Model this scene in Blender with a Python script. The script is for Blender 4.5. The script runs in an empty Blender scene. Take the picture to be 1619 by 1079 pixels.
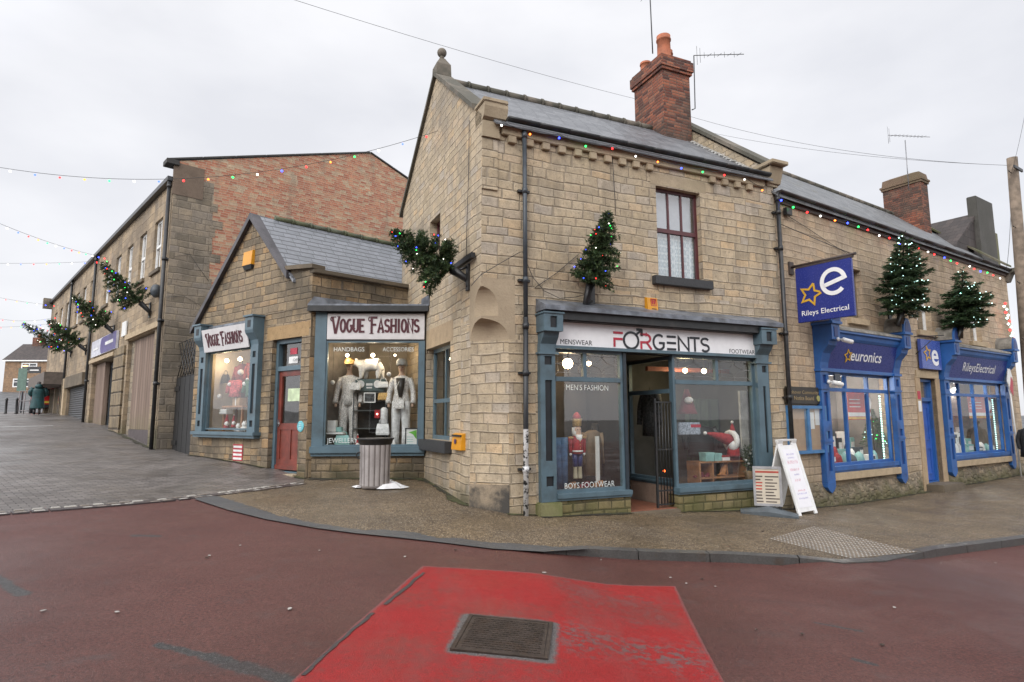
import bpy, bmesh, math, random
import numpy as np
from mathutils import Vector, Matrix
from math import sin, cos, pi, radians
SC = bpy.context.scene
COL = SC.collection

# ------------------------------------------------------------------ camera
FPX, PITCH, ROLL, CZ, PW, PH = 962.24, radians(7.1854), radians(-0.22466), 1.6, 1619, 1079
cam = bpy.data.objects.new('camera', bpy.data.cameras.new('camera'))
COL.objects.link(cam)
_up0 = Vector((0, -sin(PITCH), cos(PITCH)))
_rt = Vector((1, 0, 0)) * cos(ROLL) + _up0 * sin(ROLL)
_up = Vector((-1, 0, 0)) * sin(ROLL) + _up0 * cos(ROLL)
_fw = Vector((0, cos(PITCH), sin(PITCH)))
M = Matrix.Identity(4)
for i in range(3):
    M[i][0], M[i][1], M[i][2] = _rt[i], _up[i], -_fw[i]
M[2][3] = CZ
cam.matrix_world = M
cam.data.sensor_width = 36
cam.data.lens = FPX / PW * 36
cam.data.clip_start = 0.05
cam.data.clip_end = 2000
SC.camera = cam

# ------------------------------------------------------------------ sky, sun, exposure
SUN_EL, SUN_AZ = radians(32), radians(205)      # behind the camera, veiled by cloud
w = bpy.data.worlds.new('World'); SC.world = w; w.use_nodes = True
nt = w.node_tree; nt.nodes.clear()
def wn(t): return nt.nodes.new(t)
sky = wn('ShaderNodeTexSky'); sky.sky_type = 'NISHITA'; sky.sun_disc = False
sky.sun_elevation = SUN_EL; sky.sun_rotation = SUN_AZ
tc = wn('ShaderNodeTexCoord'); mp = wn('ShaderNodeMapping'); mp.inputs['Scale'].default_value = (1.0, 1.0, 2.2)
nz = wn('ShaderNodeTexNoise'); nz.inputs['Scale'].default_value = 2.1; nz.inputs['Detail'].default_value = 5; nz.inputs['Roughness'].default_value = .5
nt.links.new(tc.outputs['Generated'], mp.inputs[0]); nt.links.new(mp.outputs[0], nz.inputs['Vector'])
cr = wn('ShaderNodeValToRGB')
cr.color_ramp.elements[0].position = .36; cr.color_ramp.elements[0].color = (6.75, 6.82, 7.2, 1)
cr.color_ramp.elements[1].position = .62; cr.color_ramp.elements[1].color = (8.2, 8.2, 8.45, 1)
nt.links.new(nz.outputs['Fac'], cr.inputs[0])
# the cloud layer is thinner, and so brighter, round the veiled sun
nrm = wn('ShaderNodeVectorMath'); nrm.operation = 'DOT_PRODUCT'
nt.links.new(tc.outputs['Generated'], nrm.inputs[0])
nrm.inputs[1].default_value = (sin(SUN_AZ) * cos(SUN_EL), cos(SUN_AZ) * cos(SUN_EL), sin(SUN_EL))
mr = wn('ShaderNodeMapRange'); mr.inputs[1].default_value = -.1; mr.inputs[2].default_value = 1.0
mr.inputs[3].default_value = 1.0; mr.inputs[4].default_value = 2.9
nt.links.new(nrm.outputs['Value'], mr.inputs[0])
sc_ = wn('ShaderNodeVectorMath'); sc_.operation = 'SCALE'
nt.links.new(cr.outputs[0], sc_.inputs[0]); nt.links.new(mr.outputs[0], sc_.inputs['Scale'])
mx = wn('ShaderNodeMix'); mx.data_type = 'RGBA'; mx.inputs[0].default_value = .93
nt.links.new(sky.outputs[0], mx.inputs[6]); nt.links.new(sc_.outputs[0], mx.inputs[7])
bg = wn('ShaderNodeBackground'); bg.inputs[1].default_value = .1
nt.links.new(mx.outputs[2], bg.inputs[0])
out = wn('ShaderNodeOutputWorld'); nt.links.new(bg.outputs[0], out.inputs[0])
sl = bpy.data.lights.new('sun', 'SUN'); sl.energy = .95; sl.angle = radians(25); sl.color = (1, .96, .9)
so = bpy.data.objects.new('sun', sl); COL.objects.link(so)
so.rotation_euler = Vector((-sin(SUN_AZ) * cos(SUN_EL), -cos(SUN_AZ) * cos(SUN_EL), -sin(SUN_EL))).to_track_quat('-Z', 'Y').to_euler()
SC.view_settings.view_transform = 'Standard'; SC.view_settings.look = 'None'
SC.view_settings.exposure = .33; SC.view_settings.gamma = 1
SC.cycles.max_bounces = 8; SC.cycles.transparent_max_bounces = 16
SC.cycles.use_denoising = True

# ------------------------------------------------------------------ helpers: frames
Z = Vector((0, 0, 1))
def ray(px, py):
    return _rt * ((px - PW / 2) / FPX) + _up * (-(py - PH / 2) / FPX) + _fw
C0 = Vector((0, 0, CZ))
class Fr:
    """A local frame: u along the wall, v up, w out of it."""
    def __init__(s, o, d, n=None, up=Z):
        s.o = Vector(o); s.d = Vector(d).normalized(); s.up = Vector(up).normalized()
        s.n = Vector(n).normalized() if n is not None else s.d.cross(s.up).normalized()
    def pt(s, u, v, w=0.): return s.o + s.d * u + s.up * v + s.n * w
    def off(s, w): return Fr(s.o + s.n * w, s.d, s.n, s.up)
    def hit(s, px, py):
        r = ray(px, py); t = s.n.dot(s.o - C0) / s.n.dot(r); return C0 + r * t
    def uv(s, px, py):
        q = s.hit(px, py) - s.o; return q.dot(s.d), q.dot(s.up)
    def rect(s, x0, y0, x1, y1):
        a = s.uv(x0, y0); b = s.uv(x1, y1)
        return min(a[0], b[0]), max(a[0], b[0]), min(a[1], b[1]), max(a[1], b[1])
def wallframe(p, ang):
    d = Vector((sin(ang), cos(ang), 0)); n = Vector((d.y, -d.x, 0)); p = Vector((p[0], p[1], 0))
    if n.dot(C0 - p) < 0: n = -n
    return Fr(p, d, n)

# ------------------------------------------------------------------ helpers: objects
def empty(name, loc, label=None, cat=None, group=None, parent=None):
    o = bpy.data.objects.new(name, None); o.empty_display_size = .2
    COL.objects.link(o); o.location = loc
    if parent is not None:
        o.parent = parent; o.location = Vector(loc) - wloc(parent)
    return tag(o, label, cat, group)
def tag(o, label=None, cat=None, group=None, kind=None):
    if label: o['label'] = label
    if cat: o['category'] = cat
    if group: o['group'] = group
    if kind: o['kind'] = kind
    return o
def wloc(o):
    v = Vector((0, 0, 0))
    while o is not None:
        v = v + o.location; o = o.parent
    return v
def link_mesh(name, me, parent=None, loc=None):
    """me holds world coordinates; the object gets its own origin."""
    n = len(me.vertices); co = np.empty(n * 3); me.vertices.foreach_get('co', co); co = co.reshape(-1, 3)
    if loc is None:
        loc = Vector(((co[:, 0].min() + co[:, 0].max()) / 2, (co[:, 1].min() + co[:, 1].max()) / 2, co[:, 2].min())) if n else Vector()
    co -= np.array(loc); me.vertices.foreach_set('co', co.ravel()); me.update()
    o = bpy.data.objects.new(name, me); COL.objects.link(o)
    if parent is not None:
        o.parent = parent; o.location = Vector(loc) - wloc(parent)
    else: o.location = loc
    return o
def copy_to(o, loc, parent=None):
    """a copy of a mesh thing, sharing its data"""
    c = o.copy(); COL.objects.link(c); c.parent = parent
    c.location = Vector(loc) - (wloc(parent) if parent is not None else Vector())
    return c

class MB:
    def __init__(s): s.bm = bmesh.new(); s.mi = 0
    def poly(s, pts):
        f = s.bm.faces.new([s.bm.verts.new(p) for p in pts]); f.material_index = s.mi; return f
    def hexa(s, a, b):
        """two matching quads a (back) and b (front)"""
        va = [s.bm.verts.new(p) for p in a]; vb = [s.bm.verts.new(p) for p in b]
        fs = [s.bm.faces.new(va[::-1]), s.bm.faces.new(vb)]
        k = len(va)
        for i in range(k):
            fs.append(s.bm.faces.new([va[i], va[(i + 1) % k], vb[(i + 1) % k], vb[i]]))
        for f in fs: f.material_index = s.mi
        return va + vb
    def box(s, fr, u0, u1, v0, v1, w0, w1, bev=0):
        vs = s.hexa([fr.pt(u0, v0, w0), fr.pt(u1, v0, w0), fr.pt(u1, v1, w0), fr.pt(u0, v1, w0)],
                    [fr.pt(u0, v0, w1), fr.pt(u1, v0, w1), fr.pt(u1, v1, w1), fr.pt(u0, v1, w1)])
        if bev:
            es = {e for v in vs for e in v.link_edges}
            r = bmesh.ops.bevel(s.bm, geom=list(es), offset=bev, segments=2, affect='EDGES', clamp_overlap=True)
            for f in r['faces']: f.material_index = s.mi
    def prism(s, fr, pts, w0, w1):
        """polygon of (u,v) pushed from w0 to w1"""
        s.hexa([fr.pt(a, b, w0) for a, b in pts], [fr.pt(a, b, w1) for a, b in pts])
    def ring(s, fr, u0, u1, v0, v1, t, w0, w1, tb=None):
        tb = t if tb is None else tb
        s.box(fr, u0, u0 + t, v0, v1, w0, w1); s.box(fr, u1 - t, u1, v0, v1, w0, w1)
        s.box(fr, u0 + t, u1 - t, v1 - t, v1, w0, w1); s.box(fr, u0 + t, u1 - t, v0, v0 + tb, w0, w1)
    def tube(s, pts, r, seg=8, cap=True, closed=False):
        pts = [Vector(p) for p in pts]; n = len(pts)
        rs = r if isinstance(r, (list, tuple)) else [r] * n
        rings = []; ref = None
        for i, p in enumerate(pts):
            if closed: t = (pts[(i + 1) % n] - pts[i - 1])
            else: t = pts[min(i + 1, n - 1)] - pts[max(i - 1, 0)]
            t = t.normalized() if t.length > 1e-9 else Vector((0, 0, 1))
            if ref is None: ref = t.orthogonal().normalized()
            a = (ref - t * ref.dot(t))
            a = a.normalized() if a.length > 1e-6 else t.orthogonal().normalized()
            ref = a; b = t.cross(a)
            rings.append([s.bm.verts.new(p + (a * cos(2 * pi * k / seg) + b * sin(2 * pi * k / seg)) * rs[i]) for k in range(seg)])
        for i in range(n if closed else n - 1):
            A_, B_ = rings[i], rings[(i + 1) % n]
            for k in range(seg):
                f = s.bm.faces.new([A_[k], A_[(k + 1) % seg], B_[(k + 1) % seg], B_[k]]); f.material_index = s.mi; f.smooth = True
        if cap and not closed:
            for rg in (rings[0][::-1], rings[-1]):
                f = s.bm.faces.new(rg); f.material_index = s.mi
    def loft(s, rings, cap=True, smooth=True):
        """rings: lists of points of equal length"""
        vr = [[s.bm.verts.new(p) for p in r] for r in rings]; k = len(vr[0])
        for a, b in zip(vr, vr[1:]):
            for i in range(k):
                f = s.bm.faces.new([a[i], a[(i + 1) % k], b[(i + 1) % k], b[i]]); f.material_index = s.mi; f.smooth = smooth
        if cap:
            for rg in (vr[0][::-1], vr[-1]):
                f = s.bm.faces.new(rg); f.material_index = s.mi
    def lathe(s, c, prof, seg=16, up=Z, sx=1, sy=1, cap=True):
        """profile of (radius, height) round the axis up from c"""
        up = Vector(up).normalized(); a = up.orthogonal().normalized() if abs(up.z) < .99 else Vector((1, 0, 0)); b = up.cross(a)
        s.loft([[Vector(c) + up * h + a * cos(2 * pi * i / seg) * r * sx + b * sin(2 * pi * i / seg) * r * sy for i in range(seg)] for r, h in prof], cap)
    def ball(s, c, r, sub=2, sx=1, sy=1, sz=1):
        m = Matrix.Translation(c) @ Matrix.Diagonal((sx, sy, sz, 1))
        g = bmesh.ops.create_icosphere(s.bm, subdivisions=sub, radius=r, matrix=m)
        for v in g['verts']:
            for f in v.link_faces: f.smooth = True; f.material_index = s.mi
    def build(s, name, mats, parent=None, smooth=False, loc=None, uv=True, weld=False):
        bm = s.bm
        if weld: bmesh.ops.remove_doubles(bm, verts=bm.verts[:], dist=1e-4)
        bmesh.ops.recalc_face_normals(bm, faces=bm.faces[:])
        if uv:
            L = bm.loops.layers.uv.new('UVMap')
            for f in bm.faces:
                f.normal_update(); n = f.normal
                if abs(n.z) > .98: t = Vector((1, 0, 0)); b = Vector((0, 1, 0))
                else:
                    t = Z.cross(n).normalized(); b = n.cross(t)
                for l in f.loops:
                    p = l.vert.co; l[L].uv = (p.dot(t), p.dot(b))
        me = bpy.data.meshes.new(name); bm.to_mesh(me); bm.free()
        if smooth:
            for p in me.polygons: p.use_smooth = True
        for m in (mats if isinstance(mats, (list, tuple)) else [mats]): me.materials.append(m)
        return link_mesh(name, me, parent, loc)

def skin_mesh(name, verts, edges, radii, mat, parent=None, levels=1, root=0, loc=None):
    """one continuous body grown round a skeleton (Skin + Subdivision), world coordinates"""
    me = bpy.data.meshes.new(name + '_skel'); me.from_pydata([tuple(v) for v in verts], edges, [])
    o = bpy.data.objects.new(name + '_skel', me); COL.objects.link(o)
    o.modifiers.new('s', 'SKIN').use_smooth_shade = True
    sv = me.skin_vertices[0].data if me.skin_vertices else None
    if sv is None:
        bmx = bmesh.new(); bmx.from_mesh(me); bmx.verts.layers.skin.verify(); bmx.to_mesh(me); bmx.free(); sv = me.skin_vertices[0].data
    for i, r in enumerate(radii):
        sv[i].radius = (r, r) if not isinstance(r, tuple) else r
        sv[i].use_root = (i == root)
    sb = o.modifiers.new('u', 'SUBSURF'); sb.levels = levels; sb.render_levels = levels
    dg = bpy.context.evaluated_depsgraph_get()
    m2 = bpy.data.meshes.new_from_object(o.evaluated_get(dg)); m2.name = name
    bpy.data.objects.remove(o); bpy.data.meshes.remove(me)
    m2.materials.clear(); m2.materials.append(mat)
    for p in m2.polygons: p.use_smooth = True
    return link_mesh(name, m2, parent, loc)

def text_mesh(name, s, fr, u, v, size, mat, parent=None, w=.004, width=None, bold=0., ext=.002, align='CENTER', shear=0.):
    """lettering lying on frame fr; (u,v) is the middle of its base line"""
    c = bpy.data.curves.new(name, 'FONT'); c.body = s; c.size = 1; c.align_x = align; c.offset = bold; c.shear = shear
    c.extrude = 0; c.resolution_u = 3
    o = bpy.data.objects.new(name, c); COL.objects.link(o)
    dg = bpy.context.evaluated_depsgraph_get(); dg.update()
    me = bpy.data.meshes.new_from_object(o.evaluated_get(dg)); me.name = name
    bpy.data.objects.remove(o); bpy.data.curves.remove(c)
    n = len(me.vertices); co = np.empty(n * 3); me.vertices.foreach_get('co', co); co = co.reshape(-1, 3)
    sx = size
    if width: sx = width / (co[:, 0].max() - co[:, 0].min())
    r = np.array(fr.up.cross(fr.n)); up = np.array(fr.up); nn = np.array(fr.n)
    P = np.array(fr.pt(u, v, w)) + co[:, :1] * sx * r + co[:, 1:2] * size * up
    me.vertices.foreach_set('co', P.ravel()); me.update()
    me.materials.clear(); me.materials.append(mat)
    return link_mesh(name, me, parent)
def strokes(mb, fr, u, v, sx, sy, th, lines, w=.004, ext=.006):
    """flat strokes of thickness th: lines of (x,y) points in a unit box, laid with their corner at (u,v)"""
    r = fr.up.cross(fr.n)
    g = Fr(fr.pt(u, v, w), r, fr.n, fr.up)
    for ln in lines:
        pts = [Vector((a * sx, b * sy)) for a, b in ln]
        L_, R_ = [], []
        for i, p in enumerate(pts):
            d0 = (p - pts[i - 1]).normalized() if i else None
            d1 = (pts[i + 1] - p).normalized() if i < len(pts) - 1 else None
            if d0 is None: d0 = d1
            if d1 is None: d1 = d0
            nn = Vector((-(d0 + d1).y, (d0 + d1).x)); nn = nn.normalized() if nn.length > 1e-6 else Vector((-d0.y, d0.x))
            k = th / 2 / max(.5, nn.dot(Vector((-d0.y, d0.x))))
            L_.append(p + nn * k); R_.append(p - nn * k)
        for i in range(len(pts) - 1):
            mb.hexa([g.pt(*q, 0) for q in (L_[i], R_[i], R_[i + 1], L_[i + 1])], [g.pt(*q, ext) for q in (L_[i], R_[i], R_[i + 1], L_[i + 1])])

# ------------------------------------------------------------------ helpers: materials
class NT:
    def __init__(s, name):
        s.m = bpy.data.materials.new(name); s.m.use_nodes = True; s.t = s.m.node_tree
        s.t.nodes.clear(); s.out = s.n('ShaderNodeOutputMaterial')
    def n(s, t, **k):
        x = s.t.nodes.new(t)
        for a, b in k.items(): setattr(x, a, b)
        return x
    def put(s, sock, v):
        if isinstance(v, bpy.types.NodeSocket): s.t.links.new(v, sock)
        elif v is not None:
            if sock.type == 'RGBA' and len(v) == 3: v = (*v, 1)
            sock.default_value = v
    def m_(s, op, a, b=None, c=None, clamp=False):
        x = s.n('ShaderNodeMath', operation=op, use_clamp=clamp)
        for i, v in enumerate((a, b, c)):
            if v is not None: s.put(x.inputs[i], v)
        return x.outputs[0]
    def smooth(s, v, a, b, lo=0., hi=1.):
        x = s.n('ShaderNodeMapRange', interpolation_type='SMOOTHSTEP')
        for i, q in enumerate((v, a, b, lo, hi)): s.put(x.inputs[i], q)
        return x.outputs[0]
    def mix(s, f, a, b, mode='MIX'):
        x = s.n('ShaderNodeMix', data_type='RGBA', blend_type=mode)
        s.put(x.inputs[0], f); s.put(x.inputs[6], a); s.put(x.inputs[7], b); return x.outputs[2]
    def noise(s, vec, scale, detail=4, rough=.55, dist=0.):
        x = s.n('ShaderNodeTexNoise'); s.put(x.inputs['Vector'], vec); x.inputs['Scale'].default_value = scale
        x.inputs['Detail'].default_value = detail; x.inputs['Roughness'].default_value = rough; x.inputs['Distortion'].default_value = dist
        return x.outputs['Fac']
    def comb(s, x=0., y=0., z=0.):
        c = s.n('ShaderNodeCombineXYZ')
        for i, v in enumerate((x, y, z)): s.put(c.inputs[i], v)
        return c.outputs[0]
    def sep(s, v):
        x = s.n('ShaderNodeSeparateXYZ'); s.put(x.inputs[0], v); return x.outputs
    def ramp(s, f, els, interp='LINEAR'):
        x = s.n('ShaderNodeValToRGB'); x.color_ramp.interpolation = interp
        while len(x.color_ramp.elements) < len(els): x.color_ramp.elements.new(.5)
        for e, (p, c) in zip(x.color_ramp.elements, els): e.position = p; e.color = (*c, 1) if len(c) == 3 else c
        s.put(x.inputs[0], f); return x.outputs[0]
    def white(s, vec):
        x = s.n('ShaderNodeTexWhiteNoise', noise_dimensions='3D'); s.put(x.inputs[0], vec); return x.outputs['Value']
    def pos(s): return s.n('ShaderNodeNewGeometry').outputs['Position']
    def uvm(s):
        x = s.n('ShaderNodeUVMap'); x.uv_map = 'UVMap'; return x.outputs[0]
    def bump(s, h, strength=.5, dist=.02):
        x = s.n('ShaderNodeBump'); x.inputs['Strength'].default_value = strength; x.inputs['Distance'].default_value = dist
        s.put(x.inputs['Height'], h); return x.outputs[0]
    def pbr(s, col, rough=.8, metal=0., nrm=None, spec=None, coat=None, emit=None, estr=0., trans=None):
        x = s.n('ShaderNodeBsdfPrincipled')
        s.put(x.inputs['Base Color'], col); s.put(x.inputs['Roughness'], rough); s.put(x.inputs['Metallic'], metal)
        if nrm is not None: s.put(x.inputs['Normal'], nrm)
        if spec is not None: s.put(x.inputs['Specular IOR Level'], spec)
        if coat is not None: s.put(x.inputs['Coat Weight'], coat)
        if emit is not None: s.put(x.inputs['Emission Color'], emit); s.put(x.inputs['Emission Strength'], estr)
        s.t.links.new(x.outputs[0], s.out.inputs[0]); return s.m
def mul(c, k): return tuple(min(1, x * k) for x in c)
def mat(name, col, rough=.6, metal=0., var=.18, scale=6., bump=.0, dirt=None, dirtamt=.35, spec=None):
    """a painted, plastic or cloth surface with uneven tone, uneven gloss and light dirt"""
    t = NT(name); p = t.pos()
    a = t.noise(p, scale, 5); b = t.noise(p, scale * 7, 3)
    c = t.mix(t.smooth(a, .3, .7), mul(col, 1 - var), mul(col, 1 + var))
    if dirt is not None: c = t.mix(t.m_('MULTIPLY', t.smooth(t.noise(p, scale * .6, 6, .65), .48, .72), dirtamt), c, dirt)
    r = t.m_('ADD', t.m_('MULTIPLY', t.m_('SUBTRACT', b, .5), .25), rough, clamp=True)
    nr = t.bump(b, bump, .01) if bump else None
    return t.pbr(c, r, metal, nr, spec)
def emat(name, col, strength):
    t = NT(name); return t.pbr(col, .4, emit=col, estr=strength)
def glass(name, tint=(.95, .97, .96), dirt=.02, refl=1.0):
    t = NT(name); p = t.pos()
    tr = t.n('ShaderNodeBsdfTransparent'); tr.inputs[0].default_value = (*tint, 1)
    gl = t.n('ShaderNodeBsdfGlossy'); gl.inputs['Roughness'].default_value = .015; gl.inputs[0].default_value = (1, 1, 1, 1)
    t.put(gl.inputs['Normal'], t.bump(t.noise(p, 1.3, 1), .05, .02))
    lw = t.n('ShaderNodeLayerWeight'); lw.inputs[0].default_value = .5
    f = t.m_('ADD', t.m_('MULTIPLY', t.m_('POWER', lw.outputs['Facing'], 5.), .9), .07 * refl, clamp=True)
    m1 = t.n('ShaderNodeMixShader'); t.put(m1.inputs[0], f); t.t.links.new(tr.outputs[0], m1.inputs[1]); t.t.links.new(gl.outputs[0], m1.inputs[2])
    df = t.n('ShaderNodeBsdfDiffuse'); df.inputs[0].default_value = (.5, .5, .48, 1)
    m2 = t.n('ShaderNodeMixShader'); t.put(m2.inputs[0], t.m_('MULTIPLY', t.noise(p, 3, 5), dirt * 2)); t.t.links.new(m1.outputs[0], m2.inputs[1]); t.t.links.new(df.outputs[0], m2.inputs[2])
    t.t.links.new(m2.outputs[0], t.out.inputs[0]); return t.m

def masonry(name, w, h, cols, mortar, mw=.012, rough=.9, bump=.6, seed=0., wob=.5, dark=(.05, .045, .035), darkamt=.5, darkth=.56,
            moss=None, mossz=(-.3, .5), tone=.35, rowvar=.5, linewob=.03, dist=.02, rowh=1.1, pits=.55, streak=.42):
    """coursed stone or brick in wall metres (UV): random course offsets, block lengths, tones, pitted faces, weathering with a shape of its own"""
    t = NT(name); uv = t.uvm(); u, v, _ = t.sep(uv); p = t.pos()
    v2 = t.m_('ADD', v, t.m_('MULTIPLY', t.m_('SUBTRACT', t.noise(uv, 1.1, 3), .5), linewob * 2))
    if rowh: v2 = t.m_('ADD', v2, t.m_('MULTIPLY', t.m_('SUBTRACT', t.noise(t.comb(seed, t.m_('DIVIDE', v, h * 2.2), 0.), 1., 1), .5), rowh * h))
    vh = t.m_('DIVIDE', v2, h); row = t.m_('FLOOR', vh); fv = t.m_('FRACT', vh)
    rr = t.white(t.comb(row, seed, 3.1))
    uu = t.m_('ADD', t.m_('MULTIPLY', t.m_('DIVIDE', u, w), t.m_('ADD', t.m_('MULTIPLY', rr, rowvar), 1 - rowvar / 2)), t.m_('MULTIPLY', rr, 37.))
    uu = t.m_('ADD', uu, t.m_('MULTIPLY', t.m_('SUBTRACT', t.noise(t.comb(t.m_('MULTIPLY', uu, .9), t.m_('MULTIPLY', row, 7.7), seed), 1., 1), .5), wob * 2))
    colm = t.m_('FLOOR', uu); fu = t.m_('FRACT', uu)
    r1 = t.white(t.comb(colm, row, seed)); r2 = t.white(t.comb(colm, row, seed + 9.3))
    du = t.m_('MULTIPLY', t.m_('MINIMUM', fu, t.m_('SUBTRACT', 1., fu)), w)
    dv = t.m_('MULTIPLY', t.m_('MINIMUM', fv, t.m_('SUBTRACT', 1., fv)), h)
    d = t.m_('MINIMUM', du, dv)
    fine = t.noise(p, 38, 5, .65); mid = t.noise(p, 9, 4, .6); big = t.noise(p, .55, 5, .6); med = t.noise(p, 2.4, 4)
    d = t.m_('ADD', d, t.m_('MULTIPLY', t.m_('SUBTRACT', mid, .5), mw * 1.3))
    stone_ = t.smooth(d, mw * .45, mw * 1.1)
    c = t.ramp(r1, cols)
    c = t.mix(1., c, t.ramp(t.m_('ADD', t.m_('MULTIPLY', fine, .5), t.m_('MULTIPLY', mid, .5)), [(.3, (1 - tone,) * 3), (.7, (1 + tone * .6,) * 3)]), 'MULTIPLY')
    c = t.mix(1., c, t.ramp(med, [(.3, (.86, .87, .9)), (.7, (1.1, 1.06, 1.0))]), 'MULTIPLY')
    # dark pits and soot that follow the blocks and the weather
    pit = t.m_('MULTIPLY', t.smooth(t.noise(p, 24, 3, .5), .62, .7), pits)
    c = t.mix(pit, c, mul(cols[0][1], .35))
    c = t.mix(stone_, mortar, c)
    sm = t.m_('MULTIPLY', t.smooth(t.m_('ADD', big, t.m_('MULTIPLY', t.m_('SUBTRACT', mid, .5), .25)), darkth, darkth + .14), darkamt)
    c = t.mix(sm, c, dark)
    if moss is not None:
        pz = t.sep(p)[2]
        mm = t.m_('MULTIPLY', t.smooth(t.m_('ADD', pz, t.m_('MULTIPLY', t.m_('SUBTRACT', t.noise(p, 2.2, 5), .5), 1.2)), mossz[1], mossz[0]), .75)
        c = t.mix(mm, c, t.mix(mid, moss, mul(moss, .35)))
    # rain streaks and grey weathering with shapes of their own
    st = t.noise(t.comb(t.m_('MULTIPLY', u, 2.6), t.m_('MULTIPLY', v, .28), seed), 1., 5, .6)
    c = t.mix(t.m_('MULTIPLY', t.smooth(t.m_('ADD', st, t.m_('MULTIPLY', t.m_('SUBTRACT', big, .5), .5)), .52, .68), streak), c, mul(mortar, .55))
    hgt = t.m_('ADD', t.m_('MULTIPLY', t.smooth(d, 0., mw * 2.2), t.m_('ADD', t.m_('MULTIPLY', r2, .5), .6)), t.m_('MULTIPLY', t.m_('ADD', t.m_('MULTIPLY', fine, t.m_('ADD', r1, .5)), t.m_('MULTIPLY', mid, 1.3)), .34))
    return t.pbr(c, t.m_('ADD', t.m_('MULTIPLY', mid, .2), rough - .1), nrm=t.bump(hgt, bump, dist))
def ashlar(name, col, rough=.88, tone=.3, moss=None, mamt=.5, sc=1.):
    """dressed stone without joints"""
    t = NT(name); p = t.pos()
    a = t.noise(p, 30 * sc, 5, .65); b = t.noise(p, 5 * sc, 5, .6); g = t.noise(p, 1.2 * sc, 4)
    c = t.ramp(t.m_('ADD', t.m_('MULTIPLY', a, .4), t.m_('MULTIPLY', b, .6)), [(.3, mul(col, 1 - tone)), (.5, col), (.72, mul(col, 1 + tone * .7))])
    c = t.mix(t.m_('MULTIPLY', t.smooth(t.noise(p, 22 * sc, 3), .62, .72), .5), c, mul(col, .4))
    if moss is not None: c = t.mix(t.m_('MULTIPLY', t.smooth(t.m_('ADD', g, t.m_('MULTIPLY', b, .4)), .55, .78), mamt), c, moss)
    return t.pbr(c, rough, nrm=t.bump(t.m_('ADD', a, b), .45, .015))
def slates(name, w, h, c0, c1, rough=.35, seed=0., moss=None, lip=1., gw=.016):
    t = NT(name); uv = t.uvm(); u, v, _ = t.sep(uv); p = t.pos()
    vh = t.m_('DIVIDE', t.m_('ADD', v, t.m_('MULTIPLY', t.m_('SUBTRACT', t.noise(p, 2.3, 2), .5), .03)), h)
    row = t.m_('FLOOR', vh); fv = t.m_('FRACT', vh)
    uu = t.m_('ADD', t.m_('DIVIDE', u, w), t.m_('MULTIPLY', t.white(t.comb(row, seed, 0.)), 3.)); cl = t.m_('FLOOR', uu); fu = t.m_('FRACT', uu)
    r1 = t.white(t.comb(cl, row, seed)); b = t.noise(p, 7, 5, .6)
    c = t.mix(r1, c0, c1); c = t.mix(1., c, t.ramp(b, [(.3, (.75,) * 3), (.7, (1.2,) * 3)]), 'MULTIPLY')
    gap = t.m_('MULTIPLY', t.smooth(t.m_('MULTIPLY', t.m_('MINIMUM', fu, t.m_('SUBTRACT', 1., fu)), w), .002, .008), t.smooth(t.m_('MULTIPLY', fv, h), .004 if gw < .03 else gw * .5, gw))
    c = t.mix(gap, mul(c0, .3), c)
    if moss is not None: c = t.mix(t.m_('MULTIPLY', t.smooth(t.noise(p, 1.7, 6, .7), .56, .68), .6), c, moss)
    hg = t.m_('ADD', t.m_('MULTIPLY', t.m_('SUBTRACT', 1., fv), lip), t.m_('ADD', t.m_('MULTIPLY', gap, .5), t.m_('ADD', t.m_('MULTIPLY', r1, .35), t.m_('MULTIPLY', b, .3))))
    return t.pbr(c, t.m_('ADD', t.m_('MULTIPLY', b, .35), rough - .15), nrm=t.bump(hg, .6, .012), spec=.5)
# ------------------------------------------------------------------ wall frames (metres; measured from the place)
fA = wallframe((-.513, 10.017), radians(65.76))          # corner shop, street front; u runs right from the corner
fB = wallframe((-.513, 10.017), radians(-24.24))         # corner shop, gable side; u runs back from the corner
fR = wallframe(fA.pt(6.75, 0), radians(56.3))            # blue electrical shop
fD = wallframe((-2.517, 14.467), radians(46.9))          # return wall of the small fashion shop (u negative towards its corner)
K = fD.pt(-2.42, 0)
fE = wallframe(K, radians(-53.4))                        # gable front of the small fashion shop; u runs left
KC = K + fD.d * .12
CB = fB.pt(3.25, 0)
fC = Fr(KC, CB - KC); fC.n = Vector((fC.d.y, -fC.d.x, 0)); LC = (CB - KC).length   # shop window bay between the two
fL = wallframe((-9.906, 17.144), radians(-43.1))         # long stone range up the left street
fG = wallframe((-9.906, 17.144), radians(46.9))          # its brick gable

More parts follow.
